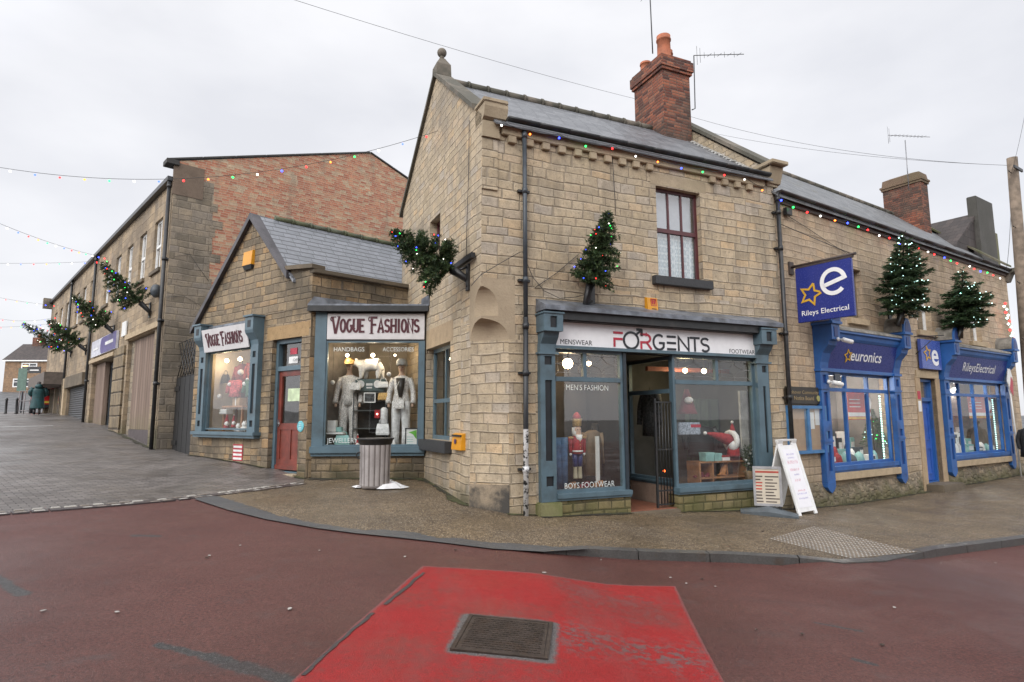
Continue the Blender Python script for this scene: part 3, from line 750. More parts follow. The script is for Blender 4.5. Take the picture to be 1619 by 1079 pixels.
M_GREY = masonry('weathered_stone', .36, .2, DRK, (.18, .15, .115), .012, wob=.8, rowvar=.7, linewob=.06, seed=11., darkamt=.45, darkth=.5, moss=(.06, .055, .03), mossz=(.3, 1.0))
M_BRICK = masonry('gable_brick', .225, .076, [(0, (.34, .135, .085)), (.3, (.42, .185, .115)), (.55, (.45, .225, .14)), (.75, (.42, .27, .17)), (1, (.46, .36, .25))], (.38, .29, .21), .008, rowh=0., seed=2., darkamt=.25, darkth=.6, wob=.1, rowvar=.0, bump=.4, dist=.01)
M_CHIM = masonry('chimney_brick', .22, .078, rowh=0., cols=[(0, (.07, .03, .024)), (.3, (.16, .05, .03)), (.6, (.25, .08, .045)), (.85, (.30, .11, .06)), (1, (.20, .10, .07))], mortar=(.10, .075, .06), mw=.009, seed=5., darkamt=.6, darkth=.48, wob=.1, rowvar=.0, bump=.7, dist=.012)
M_PLIN = masonry('mossy_plinth', .30, .17, [(0, (.16, .13, .075)), (.5, (.27, .22, .12)), (1, (.33, .25, .13))], (.07, .055, .035), .016, seed=8., darkamt=.3, moss=(.12, .125, .03), mossz=(-.3, .5))
M_RUB = masonry('rubble_base', .26, .14, [(0, (.12, .10, .07)), (.5, (.24, .19, .13)), (1, (.34, .27, .19))], (.2, .165, .12), .02, seed=13., wob=1.0, rowvar=.9, linewob=.08, moss=(.10, .10, .03), mossz=(-.35, .2), bump=1.)
M_ASH = ashlar('dressed_stone', (.41, .33, .225), moss=(.22, .175, .115), mamt=.5)
M_ASHD = ashlar('dark_dressed_stone', (.16, .125, .085), moss=(.05, .045, .035))
M_COP = ashlar('coping_stone', (.17, .145, .115), moss=(.06, .06, .045), mamt=.8)
M_SILL = ashlar('painted_sill', (.035, .036, .038), .6, .2)
M_MOSS = ashlar('green_plinth_block', (.20, .19, .09), moss=(.10, .12, .03), mamt=.8)
M_SLATE = slates('wet_slate', .3, .19, (.10, .105, .115), (.17, .175, .185), .42, 1.)
M_SLATER = slates('old_slate', .3, .2, (.11, .115, .12), (.18, .185, .19), .5, 2., moss=(.10, .095, .06))
M_SLATEV = slates('flat_grey_tile', .33, .19, (.15, .16, .175), (.19, .20, .22), .35, 3., lip=2.2, gw=.045)
M_PANT = slates('dark_pantile', .24, .3, (.035, .028, .026), (.065, .05, .045), .7, 4., moss=(.05, .045, .03), lip=2.)
M_LEAD = mat('lead_flashing', (.16, .175, .20), .45, .3, var=.35, scale=5, bump=.2, dirt=(.07, .07, .07), dirtamt=.7)
M_IRON = mat('black_iron', (.018, .019, .02), .4, var=.3, scale=8, dirt=(.08, .06, .05), dirtamt=.25)
M_PIPE = mat('grey_black_pipe', (.045, .055, .065), .42, var=.2, scale=5)
M_BLUE = mat('slate_blue_paint', (.085, .135, .165), .42, var=.1, scale=3, dirt=(.045, .055, .055), dirtamt=.55, bump=.15)
M_BLUED = mat('slate_blue_inset', (.012, .014, .017), .5, var=.2)
M_RBLUE = mat('royal_blue_paint', (.022, .10, .31), .4, var=.12, scale=3, dirt=(.025, .045, .12), dirtamt=.6, bump=.15)
M_RBLUED = mat('deep_blue_paint', (.012, .035, .15), .4, var=.12)
M_MAROON = mat('maroon_frame', (.085, .022, .025), .4, var=.12)
M_WHITEP = mat('white_paint', (.72, .72, .70), .45, var=.05, dirt=(.4, .38, .35), dirtamt=.25)
M_POT = mat('terracotta_pot', (.36, .115, .055), .75, var=.25, scale=4, bump=.2, dirt=(.12, .07, .05))
M_GLASS = glass('shop_glass', dirt=.006, refl=1.5)
M_GLASSU = glass('upper_glass', (.75, .78, .8), dirt=.04, refl=7.)
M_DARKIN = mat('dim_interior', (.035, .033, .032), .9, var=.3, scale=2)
M_CREAM = mat('cream_interior', (.42, .36, .27), .85, var=.08, scale=2)
M_WARMW = mat('warm_white_wall', (.55, .52, .46), .85, var=.06)
M_WOOD = mat('pine_wood', (.28, .13, .055), .5, var=.25, scale=7)
def part(mb, name, m, parent, **k): return mb.build(name, m, parent, **k)

# ------------------------------------------------------------------ corner shop (stone, two storeys)
bA = empty('corner_shop_building', fA.pt(0, 0) + Z * HP(*fA.pt(0, 0).xy), 'two storey tan stone corner shop with a chamfered corner, slate roof and gents clothing shopfront', 'building')
EAVE, RIDV, RIDZ = 6.72, 2.73, 8.95
# corner: profile of the chamfer at each height
def chf(z):
    if z < 2.92: return .5
    if z < 3.24: t = (z - 2.92) / .32; return .12 + .38 * math.sqrt(max(0, 1 - t * t))
    if z < 3.30: return .0 if z > 3.25 else .12
    if z < 3.42: return .31
    if z < 3.80: t = (z - 3.42) / .38; return .31 * math.sqrt(max(0, 1 - t * t))
    return 0.
zs = [-.5, 2.92] + [2.92 + .32 * k / 8 for k in range(1, 8)] + [3.239, 3.252, 3.295, 3.305, 3.42] + [3.42 + .38 * k / 8 for k in range(1, 8)] + [3.798, 3.95]
mb = MB()
for a, b in zip(zs, zs[1:]):
    ca, cb = chf(a + 1e-6), chf(b - 1e-6) if b not in (3.252, 3.305) else chf(b)
    if b == 3.252: cb = 0.
    if b == 3.305: cb = .31
    lim = .62 if a >= 2.92 else None
    if lim:
        mb.mi = 2; mb.poly([fA.pt(ca, a), fA.pt(lim, a), fA.pt(lim, b), fA.pt(cb, b)]); mb.poly([fB.pt(ca, a), fB.pt(.56, a), fB.pt(.56, b), fB.pt(cb, b)])
        mb.mi = 0; mb.poly([fA.pt(lim, a), fA.pt(1.0, a), fA.pt(1.0, b), fA.pt(lim, b)]); mb.mi = 1; mb.poly([fB.pt(.56, a), fB.pt(1.0, a), fB.pt(1.0, b), fB.pt(.56, b)]); mb.mi = 2
    else:
        mb.poly([fA.pt(ca, a), fA.pt(1.0, a), fA.pt(1.0, b), fA.pt(cb, b)])
        mb.mi = 1; mb.poly([fB.pt(ca, a), fB.pt(1.0, a), fB.pt(1.0, b), fB.pt(cb, b)]); mb.mi = 0
    if ca > 0 or cb > 0:
        mb.poly([fA.pt(ca, a), fB.pt(ca, a), fB.pt(cb, b), fA.pt(cb, b)])
    mb.mi = 0
part(mb, 'corner_return', [M_TAN, M_TANB, ashlar('pale_corner_stone', (.40, .32, .22), tone=.22, moss=(.27, .21, .14), mamt=.5)], bA)
# sooty bottom block of the chamfer
cf = Fr((fA.pt(.5, 0) + fB.pt(.5, 0)) / 2, fA.pt(.5, 0) - fB.pt(.5, 0)); cw = (fA.pt(.5, 0) - fB.pt(.5, 0)).length / 2
if cf.n.dot(C0 - cf.o) < 0: cf.n = -cf.n
mb = MB(); mb.box(cf, -cw - .012, cw + .004, -.4, .50, -.06, .006, .004)
part(mb, 'base_block', ashlar('sooty_stone', (.31, .245, .17), .85, .35, moss=(.045, .042, .038), mamt=.97, sc=1.3), bA)
# front wall
WH = (3.68, 4.79, 4.30, 6.14, .17)
mb = MB()
wall(mb, fA, 1.0, 6.85, -.5, 3.36, [(1.1, 6.42, -.6, 3.33, .0)])
wall(mb, fA, 1.0, 6.85, 3.36, 3.95, [])
wall(mb, fA, 0., 6.85, 3.95, EAVE, [WH])
part(mb, 'front_wall', M_TAN, bA)
mb = MB()
WB1 = (1.6, 3.21, 1.17, 3.05, .2); WB2 = (2.33, 3.07, 5.05, 5.82, .2)
wall(mb, fB, 1.0, 5.5, -.3, 3.95, [WB1]); wall(mb, fB, 0., 5.5, 3.95, 6.85, [WB2])
mb.poly([fB.pt(0, 6.85), fB.pt(5.5, 6.85), fB.pt(RIDV, RIDZ + .08)])
part(mb, 'gable_wall', M_TANB, bA)
mb = MB()   # back and far side, seen from nowhere but keeps the light out
mb.poly([fB.pt(5.5, -.3), fB.pt(5.5, 6.85), fB.pt(5.5, 6.85) + fA.d * 6.8, fB.pt(5.5, -.3) + fA.d * 6.8])
part(mb, 'back_wall', M_TAN, bA)
# roof
def roof_pair(name, fr, u0, u1, ez, rv, rz, m, parent, over=.16, th=.05, back=True):
    mb = MB(); sl = (rz - ez) / rv
    lo = (-rv + 0, 0)
    a = [fr.pt(u0, ez - over * sl, over), fr.pt(u1, ez - over * sl, over), fr.pt(u1, rz, -rv), fr.pt(u0, rz, -rv)]
    mb.hexa([p - Z * th for p in a], a)
    if back:
        b = [fr.pt(u0, rz, -rv), fr.pt(u1, rz, -rv), fr.pt(u1, ez, -2 * rv), fr.pt(u0, ez, -2 * rv)]
        mb.hexa([p - Z * th for p in b], b)
    return part(mb, name, m, parent)
rA = roof_pair('roof', fA, .2, 6.7, EAVE + .1, RIDV, RIDZ, M_SLATE, bA)
mb = MB(); random.seed(2)
u = .3
while u < 6.6:
    mb.tube([fA.pt(u, RIDZ + .02, -RIDV), fA.pt(u + .44, RIDZ + .02, -RIDV)], .085, 10); mb.tube([fA.pt(u + .42, RIDZ + .02, -RIDV), fA.pt(u + .47, RIDZ + .02, -RIDV)], .105, 10); u += .46
part(mb, 'ridge_tile', M_COP, rA)
# gable coping, kneelers and ball finial
mb = MB(); sl = (RIDZ + .08 - 6.85) / RIDV
def copings(mb, fr, va, za, vb, zb, w0, w1, th, n):
    for i in range(n):
        a, b = i / n, (i + 1) / n - .003
        A_ = (va + (vb - va) * a, za + (zb - za) * a); B_ = (va + (vb - va) * b, za + (zb - za) * b)
        mb.hexa([fr.pt(A_[0], A_[1], w0), fr.pt(B_[0], B_[1], w0), fr.pt(B_[0], B_[1], w1), fr.pt(A_[0], A_[1], w1)],
                [fr.pt(A_[0], A_[1] + th, w0), fr.pt(B_[0], B_[1] + th, w0), fr.pt(B_[0], B_[1] + th, w1), fr.pt(A_[0], A_[1] + th, w1)])
copings(mb, fB, .3, 6.85 + .3 * sl, RIDV, RIDZ + .08, -.3, .07, .1, 5)
copings(mb, fB, 5.62, 6.72, RIDV, RIDZ + .08, -.3, .07, .1, 5)
part(mb, 'gable_coping', M_COP, bA)
mb = MB()
kf = Fr(fA.pt(0, 0), fA.d, fA.n)
mb.prism(Fr(fA.pt(.02, 0), fA.n, -fA.d), [(-.3, 6.72), (.0, 6.72), (.10, 6.78), (.15, 6.95), (.15, 7.02), (-.3, 7.02)], -.42, .02)
mb.box(fA, -.03, .44, 7.025, 7.10, -.28, .17, .015)
mb.box(fA, -.01, .32, 6.425, 6.50, -.0, .07); mb.box(fA, .0, .31, 6.502, 6.72, .0, .06)
part(mb, 'kneeler', M_ASH, bA)
_m = MB(); _m.box(fA, .0, .29, 5.5, 6.42, .0, .03); part(_m, 'corner_pilaster', M_TAN, bA)
mb = MB(); fp = fB.pt(RIDV, RIDZ + .1, -.12)
ff = Fr(fp, fB.d, fB.n)
mb.loft([[ff.pt(a * k, z, b * k) for a, b in ((-1, -1), (1, -1), (1, 1), (-1, 1))] for k, z in ((.17, -.05), (.16, .22), (.08, .36), (.06, .4))], smooth=False)
mb.lathe(fp + Z * .4, [(.06, 0), (.05, .05), (.05, .1)], 12); mb.ball(fp + Z * .56, .105, 3)
part(mb, 'ball_finial', M_COP, bA)
# party wall coping at the right end, with mortared flashing
mb = MB(); P1 = Fr(fA.pt(6.72, 0), fB.d, -fA.d)
mb.prism(P1, [(-.02, 6.6), (-.02, 7.0), (2.8, 9.32), (2.8, 6.6)], -.26, .06)
part(mb, 'party_wall', M_TAN, bA)
mb = MB(); copings(mb, P1, -.1, 7.0, 2.95, 9.5, -.33, .12, .1, 6); part(mb, 'party_coping', M_COP, bA)
mb = MB(); mb.prism(Fr(fA.pt(6.72, 0), fA.n, -fA.d), [(-.1, 6.62), (.06, 6.66), (.12, 6.85), (.16, 7.0), (-.1, 7.0)], -.3, .08); mb.box(fA, 6.58, 7.06, 7.02, 7.11, -.34, .28, .015)
part(mb, 'end_kneeler', M_ASH, bA)
mb = MB(); random.seed(9)
for i in range(22):
    v = .15 + i * .12; z = EAVE + .1 + v * (RIDZ - EAVE - .1) / RIDV
    k = random.uniform(.1, .19)
    mb.box(Fr(fA.pt(6.655, z - .03, -v), fB.d, Vector((0, 0, 1)), -fA.d), -.062, .06, .0, k, .0, .03 + random.uniform(0, .012))
part(mb, 'mortar_flashing', mat('white_mortar', (.5, .49, .46), .8, var=.2, scale=9, bump=.4, dirt=(.2, .19, .17)), bA)
# string course, dentils, gutter, downpipes
mb = MB(); mb.box(fA, .36, 6.55, 6.53, 6.70, 0, .07, .01)
for u in [.56, .9, 1.23, 1.56, 1.9, 2.22, 2.55, 2.88, 3.2, 3.52, 5.1, 5.44, 5.78, 6.12]: mb.box(fA, u - .075, u + .075, 6.40, 6.527, 0, .075, .008)
part(mb, 'string_course', M_ASH, bA)
def gutter(mb, fr, u0, u1, z, w, r=.06, sag=0.):
    n = 10
    for i in range(n):
        a = u0 + (u1 - u0) * i / n; b = u0 + (u1 - u0) * (i + 1) / n
        z0 = z - sag * sin(pi * i / n); z1 = z - sag * sin(pi * (i + 1) / n)
        mb.loft([[fr.pt(q, zz - r * sin(pi * k / 8), w + r * cos(pi * k / 8)) for k in range(9)] for q, zz in ((a, z0), (b, z1))], cap=True)
mb = MB(); gutter(mb, fA, .42, 6.6, 6.80, .16, .07); part(mb, 'gutter', M_IRON, bA)
def pipe(fr, u, ztop, zbot, parent, m, w=.09, r=.04, du=0., brackets=(), name='downpipe'):
    mb = MB(); mb.tube([fr.pt(u, ztop, w), fr.pt(u + du, zbot, w)], r, 12)
    for z in (ztop - .15, *brackets): 
        k = u + du * (ztop - z) / (ztop - zbot)
        mb.tube([fr.pt(k, z + .05, w), fr.pt(k, z - .05, w)], r * 1.25, 12)
    o = part(mb, name, m, parent)
    if brackets:
        for z in brackets:
            mb = MB(); k = u + du * (ztop - z) / (ztop - zbot); mb.box(fr, k - .11, k + .11, z - .02, z + .02, 0, .06)
            part(mb, 'pipe_bracket', M_IRON, o)
    return o
t = NT('flaking_white_pipe'); p_ = t.pos(); k_ = t.smooth(t.noise(p_, 16, 5, .6), .5, .56)
k_ = t.m_('MULTIPLY', k_, t.smooth(t.sep(p_)[2], 1.42, 1.40)); k_ = t.m_('MULTIPLY', k_, 1.)
kk = t.m_('SUBTRACT', t.smooth(t.sep(p_)[2], 1.42, 1.40), t.m_('MULTIPLY', t.smooth(t.noise(p_, 14, 5, .6), .52, .58), t.smooth(t.sep(p_)[2], 1.42, 1.40)))
M_FLAKE = t.pbr(t.mix(kk, (.02, .022, .025), (.6, .6, .6)), .45)
t = NT('half_painted_pipe'); p_ = t.pos()
pipe(fA, .78, 6.72, 3.3, bA, M_PIPE, brackets=(5.55, 3.95))
pipe(fA, .78, 3.3, -.02, bA, M_FLAKE, du=-.02, brackets=(2.35, .75), r=.045)
pipe(fA, 6.87, 6.45, -.3, bA, M_IRON, du=.0, brackets=(6.0, 5.2, 3.35, 2.0), r=.045)
# chimney stack
bf = fA.off(-2.2)
mb = MB(); mb.box(bf, 5.74, 6.60, 8.0, 10.32, -1.19, 0); part_ch = None
ch = part(mb, 'chimney', M_CHIM, bA)
mb = MB(); mb.box(bf, 5.69, 6.65, 10.323, 10.40, -1.24, .05); mb.box(bf, 5.66, 6.68, 10.403, 10.66, -1.27, .08); mb.box(bf, 5.70, 6.64, 10.663, 10.73, -1.23, .04)
part(mb, 'chimney_cap', M_CHIM, ch)
mb = MB(); mb.loft([[bf.pt(6.17 + a * .42 * k, z, -.6 + b * .55 * k) for a, b in ((-1, -1), (1, -1), (1, 1), (-1, 1))] for k, z in ((1, 10.735), (.75, 10.86))], smooth=False)
part(mb, 'chimney_flaunching', ashlar('mossy_mortar', (.2, .19, .1), moss=(.12, .13, .03)), ch)
for (cu, cw_, r, h) in ((6.06, -.3, .18, .66), (6.42, -.62, .15, .52), (6.0, -1.0, .15, .3)):
    mb = MB(); mb.lathe(bf.pt(cu, 10.80, cw_), [(r * 1.05, 0), (r * 1.05, .06), (r * .98, .09), (r * .93, h * .78), (r * 1.06, h * .8), (r * 1.06, h * .86), (r * .95, h * .88), (r * 1.0, h), (r * .75, h), (r * .7, h * .6)], 18)
    part(mb, 'chimney_pot', M_POT, ch)

# ------------------------------------------------------------------ upper sash window of the corner shop
def sash(fr, hole, parent, m, mg, cols, rail, d=.12, sill=None, sillm=None, back=None, fw=.06, name='window', bars=.035, top_only=False):
    u0, u1, v0, v1 = hole[:4]
    mb = MB(); mb.ring(fr, u0, u1, v0, v1, fw, -d - .05, -d)
    ww = (u1 - u0 - 2 * fw)
    if rail is not None:
        mb.box(fr, u0 + fw, u1 - fw, rail - .04, rail + .04, -d - .05, -d + .006)
    cuts = [u0 + fw + ww * k / cols for k in range(1, cols)]
    vb = [(v0 + fw, (rail - .04) if rail is not None else v1 - fw)] + ([(rail + .04, v1 - fw)] if rail is not None else [])
    for c in cuts:
        for i, (a, b) in enumerate(vb):
            if top_only and i == 0: continue
            mb.box(fr, c - bars / 2, c + bars / 2, a, b, -d - .04, -d - .004)
    o = part(mb, name, m, parent)
    mb = MB(); mb.poly([fr.pt(u0 + fw * .5, v0 + fw * .5, -d - .03), fr.pt(u1 - fw * .5, v0 + fw * .5, -d - .03), fr.pt(u1 - fw * .5, v1 - fw * .5, -d - .03), fr.pt(u0 + fw * .5, v1 - fw * .5, -d - .03)])
    part(mb, 'pane', mg, o)
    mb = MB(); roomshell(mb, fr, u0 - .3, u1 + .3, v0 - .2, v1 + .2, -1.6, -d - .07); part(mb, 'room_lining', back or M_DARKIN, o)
    if sill:
        mb = MB(); mb.box(fr, u0 - sill[0], u1 + sill[0], v0 - sill[1], v0 - .002, -.1, sill[2], .008); part(mb, 'sill', sillm or M_SILL, o)
    return o
wA = sash(fA, WH, bA, M_MAROON, glass('front_sash_glass', (.85, .87, .88), dirt=.03, refl=3.), 3, 5.28, sill=(.16, .17, .11))
t = NT('lace_curtain'); u_, v_, _ = t.sep(t.uvm())
vv = t.n('ShaderNodeTexVoronoi', feature='F1'); vv.inputs['Randomness'].default_value = 0.; vv.inputs['Scale'].default_value = 6.5; t.put(vv.inputs['Vector'], t.uvm())
ringm = t.m_('MULTIPLY', t.smooth(vv.outputs['Distance'], .2, .3), t.smooth(vv.outputs['Distance'], .52, .42))
t.pbr(t.mix(ringm, (.62, .68, .68), (.36, .46, .50)), .9)
mb = MB()
cpts = []
for i in range(41):
    a = 3.72 + (4.75 - 3.72) * i / 40; cpts.append((a, -.22 + .012 * sin(i * 1.9)))
for (a, wa), (b, wb) in zip(cpts, cpts[1:]): mb.poly([fA.pt(a, 4.32, wa), fA.pt(b, 4.32, wb), fA.pt(b, 5.3, wb), fA.pt(a, 5.3, wa)])
part(mb, 'net_curtain', t.m, wA)
mb = MB(); mb.box(fA, 3.72, 4.75, 5.3, 6.1, -.3, -.29); part(mb, 'pale_panel', mat('grey_white_panel', (.50, .53, .56), .9, var=.06), wA)  # plain grey-white panel filling the upper half behind the sash
mb = MB(); mb.box(fA, 3.55, 4.95, 6.16, 6.39, 0., .004); part(mb, 'lintel', M_ASH, bA)
# side windows
wB1 = sash(fB, WB1, bA, M_BLUE, M_GLASS, 2, 1.95, d=.16, sill=(.14, .22, .14), back=M_CREAM, fw=.08)
wB2 = sash(fB, WB2, bA, M_MAROON, M_GLASSU, 1, None, d=.16)
mb = MB(); mb.box(fB, 1.45, 3.22, 3.053, 3.45, 0, .004); part(mb, 'side_lintel', ashlar('pale_lintel', (.36, .27, .17)), bA)
# ------------------------------------------------------------------ gents shopfront (part of the corner shop)
def one(name, m, parent, *a, **k):
    mb = MB(); mb.box(*a, **k); return part(mb, name, m, parent)
def quadpane(fr, u0, u1, v0, v1, w, m, parent, name='pane'):
    mb = MB(); mb.poly([fr.pt(u0, v0, w), fr.pt(u1, v0, w), fr.pt(u1, v1, w), fr.pt(u0, v1, w)]); return part(mb, name, m, parent)
def bulb_lamp(name, p, drop, r, col, strength, label, parent=None, power=None, cord=True, group=None):
    e = tag(empty(name, p), label, 'lamp', group)
    m = emat('lit_bulb', col, strength)
    mb = MB(); mb.ball(p, r, 2); part(mb, 'bulb', m, e)
    if cord:
        mb = MB(); mb.tube([Vector(p) + Z * (r + .05), Vector(p) + Z * (r + drop)], .006, 6); part(mb, 'cord', M_IRON, e)
        mb = MB(); mb.lathe(Vector(p) + Z * r * .7, [(.03, 0), (.03, .06), (.01, .08)], 8); part(mb, 'holder', M_IRON, e)
    if power:
        l = bpy.data.lights.new('lamp_light', 'POINT'); l.energy = power; l.color = col; l.shadow_soft_size = .12
        o = bpy.data.objects.new('lamp_light', l); COL.objects.link(o); o.parent = e; o.location = (0, 0, -r - .06)
    return e
gs = mark = None
sf = empty('shopfront', fA.pt(3.7, -.1), parent=bA)
def pilaster(fr, u0, u1, z0, z1, w, insets, m, parent, mi=M_BLUED):
    mb = MB(); zcuts = sorted([z0, z1] + [q for i in insets for q in i[2:4]])
    for a, b in zip(zcuts, zcuts[1:]):
        ins = [i for i in insets if i[2] <= (a + b) / 2 <= i[3]]
        if ins:
            i = ins[0]; mb.box(fr, u0, i[0], a, b, 0, w); mb.box(fr, i[1], u1, a, b, 0, w); mb.mi = 1; mb.box(fr, i[0], i[1], a, b, 0, w - .03); mb.mi = 0
        else: mb.box(fr, u0, u1, a, b, 0, w)
    return part(mb, 'pilaster', [m, mi], parent)
f1 = fA.off(.11)
ins = [f1.rect(861, 563, 873, 577), f1.rect(862, 601, 874.5, 729), f1.rect(864, 754, 876.5, 769)]
u0, u1 = f1.uv(855.5, 700)[0], f1.uv(879.5, 700)[0]
pilaster(fA, u0, u1, .2, 2.86, .11, [(max(i[0], u0 + .05), min(i[1], u1 - .05), i[2], i[3]) for i in ins], M_BLUE, sf)
ins = [f1.rect(1204.5, 578.5, 1214.5, 589.5), f1.rect(1206.5, 611, 1216.5, 716)]
v0, v1 = f1.uv(1200.5, 650)[0], f1.uv(1218.5, 650)[0]
pilaster(fA, v0, v1, .2, 2.86, .11, [(max(i[0], v0 + .05), min(i[1], v1 - .05), i[2], i[3]) for i in ins], M_BLUE, sf)
def corbelbox(fr, a, b, z0, z1, w, m, parent):
    mb = MB(); c, d = a + (b - a) * .32, a + (b - a) * .68; e_, f_ = z0 + (z1 - z0) * .2, z1 - (z1 - z0) * .15
    mb.box(fr, a, c, z0, z1, 0, w); mb.box(fr, d, b, z0, z1, 0, w); mb.box(fr, c, d, z0, e_, 0, w); mb.box(fr, c, d, f_, z1, 0, w)
    mb.mi = 1; mb.box(fr, c, d, e_, f_, 0, w - .03); mb.mi = 0
    # curved bracket below
    q = [(.0, z0 - .34), (.10, z0 - .34), (.11, z0 - .2), (w * .62, z0 - .09), (w * .75, z0), (.0, z0)]
    mb.prism(Fr(fr.pt(a + .03, 0), fr.n, fr.d), q, 0, b - a - .06)
    mb.box(fr, a - .01, b + .01, z0 - .38, z0 - .343, 0, .14)
    mb.box(fr, a - .02, b + .02, z1 + .002, z1 + .03, 0, w + .02)
    return part(mb, 'corbel', [m, M_BLUED], parent)
corbelbox(fA, u0 - .02, u1 + .05, 3.06, 3.36, .32, M_BLUE, sf)
corbelbox(fA, v0 - .04, v1 + .06, 3.06, 3.36, .32, M_BLUE, sf)
mb = MB(); mb.prism(Fr(fA.pt(1.02, 0), fA.n, fA.d), [(.0, 3.66), (.03, 3.64), (.36, 3.5), (.36, 3.42), (.0, 3.42)], 0, 5.5)
part(mb, 'lead_canopy', M_LEAD, sf)
mb = MB(); mb.box(fA, u1 + .06, v0 - .05, 3.285, 3.417, .0, .27); mb.box(fA, u1 + .06, v0 - .05, 3.27, 3.284, .0, .2); part(mb, 'canopy_soffit', M_IRON, sf)
one('fascia_bearer', M_BLUE, sf, fA, u1, v0, 2.79, 2.845, -.06, .12)
one('fascia_back', M_DARKIN, sf, fA, u1, v0, 2.85, 3.28, -.06, .06)
# framed glazing
A0, A1, A2, A3 = u1, 2.78, 3.92, v0
def glazing(fr, a, b, zb, zt, transom, mull, m, parent, w=-.02, t=.055, name='window_frame', mg=M_GLASS, bot_mull=()):
    mb = MB(); mb.ring(fr, a, b, zb, zt, t, w - .05, w + .03)
    cuts = [a + t] + sorted(mull) + [b - t]
    if transom: mb.box(fr, a + t, b - t, transom - .04, transom + .04, w - .05, w + .045)
    for c in mull: mb.box(fr, c - .035, c + .035, (transom + .04) if transom else zb + t, zt - t, w - .05, w + .028)
    for c in bot_mull: mb.box(fr, c - .03, c + .03, zb + t, (transom - .04) if transom else zt - t, w - .05, w + .028)
    o = part(mb, name, m, parent)
    quadpane(fr, a + t * .5, b - t * .5, zb + t * .5, (transom or zt - t), w - .01, mg, o)
    if transom: quadpane(fr, a + t * .5, b - t * .5, transom, zt - t * .5, w - .012, mg, o, 'toplight')
    return o
g1 = glazing(fA, A0, A1, .32, 2.79, 2.27, [f1.uv(928, 580)[0] + .02], M_BLUE, sf)
g2 = glazing(fA, A2, A3, .30, 2.79, 2.27, [5.02], M_BLUE, sf)
def sillbar(fr, a, b, z0, z1, w, m, parent, name='window_sill'):
    mb = MB(); mb.box(fr, a, b, z0, z1, -.05, w, .008); mb.box(fr, a, b, z0 - .035, z0 - .002, -.05, w - .03); return part(mb, name, m, parent)
sillbar(fA, A0 + .001, A1 + .06, .24, .32, .15, M_BLUE, sf); sillbar(fA, A2 - .04, A3 + .0, .21, .30, .15, M_BLUE, sf)
one('stall_riser', M_PLIN, sf, fA, A0 + .1, A1 + .05, -.5, .2, -.2, .085); one('stall_riser', M_PLIN, sf, fA, A2 - .03, v1 + .02, -.6, .17, -.2, .085)
mb = MB(); mb.box(fA, u0 - .06, u1 + .09, -.4, .195, -.1, .16, .02); part(mb, 'plinth_block', M_MOSS, sf)
# leaded patterns of the toplights
M_CAME = mat('lead_came', (.25, .25, .25), .5)
def leaded(a, b):
    mb = MB(); z0, z1 = 2.33, 2.75; n = 10
    x = lambda k: a + (b - a) * k
    y = lambda k: z0 + (z1 - z0) * k
    L = [[(.12, .14), (.88, .14), (.88, .86), (.12, .86), (.12, .14)], [(0, 0), (.12, .14)], [(1, 0), (.88, .14)], [(0, 1), (.12, .86)], [(1, 1), (.88, .86)], [(.5, 0), (.5, .14)], [(.5, 1), (.5, .86)]]
    for sx in (1, -1):
        for sy in (1, -1):
            L.append([(.5 + sx * .5 * (1 - cos(t * pi / 16) * 1.) if False else .5 + sx * (.5 * t / 8), .5 + sy * (.36 - .36 * math.sqrt(max(0, 1 - (1 - t / 8) ** 2)) if True else 0)) for t in range(9)])
    for ln in L:
        mb.tube([fA.pt(x(p), y(q), -.024) for p, q in ln], .0045, 4, cap=False)
    return part(mb, 'lead_came', M_CAME, g1)
ml = f1.uv(928, 580)[0] + .02
leaded(A0 + .055, ml - .035); leaded(ml + .035, A1 - .055); leaded(A2 + .055, 5.02 - .035); leaded(5.02 + .035, A3 - .055)
# lobby: tiled floor, side window, door, step
lf = Fr(fA.pt(A2 + .02, 0), fA.n, -fA.d)            # return window plane, u outwards to the street
t = NT('terracotta_tiles'); u_, v_, _ = t.sep(t.uvm())
ck = t.m_('MINIMUM', t.m_('MINIMUM', t.m_('FRACT', t.m_('DIVIDE', u_, .15)), t.m_('FRACT', t.m_('DIVIDE', v_, .15))), 1.)
t.pbr(t.mix(t.smooth(ck, .02, .06), (.07, .05, .04), t.mix(t.noise(t.pos(), 4, 5), (.20, .075, .045), (.33, .13, .08))), .4)
one('lobby_floor', t.m, sf, fA, A1 + .06, A2 - .03, -.3, -.065, -1.7, .03)
one('door_step', M_ASHD, sf, fA, A1 + .05, A2 - .032, -.5, -.075, .03, .16, bev=.015)
mb = MB(); mb.box(fA, A1 - .03, A2 + .1, 2.76, 2.785, -1.7, -.06); mb.box(fA, A1 + .0, A1 + .03, -.1, 2.76, -1.7, -.08); mb.box(fA, A1 + .03, A2, -.1, 2.76, -1.75, -1.7)
part(mb, 'lobby_lining', M_DARKIN, sf)
mb = MB(); mb.box(fA, A1 + .002, A1 + .07, -.06, 2.785, -.06, .03); part(mb, 'door_post', mat('dark_blue_post', (.02, .03, .04), .4), sf)
mb = MB(); mb.box(lf, -1.5, -.06, -.1, .33, -.14, 0); part(mb, 'return_riser', ashlar('pinkish_render', (.30, .22, .17)), sf)
gr = glazing(lf, -1.5, -.075, .38, 2.76, 2.1, [], M_BLUE, sf, w=-.03); sillbar(lf, -1.5, -.075, .335, .378, .04, M_BLUE, sf)
dm = fA.off(-1.62)
mb = MB(); mb.ring(dm, A1 + .04, A2 - .04, -.06, 2.1, .07, -.03, .02); part(mb, 'inner_door', M_IRON, sf)
quadpane(dm, A1 + .1, A2 - .1, 0., 2.05, 0., M_GLASS, sf, 'door_glass')
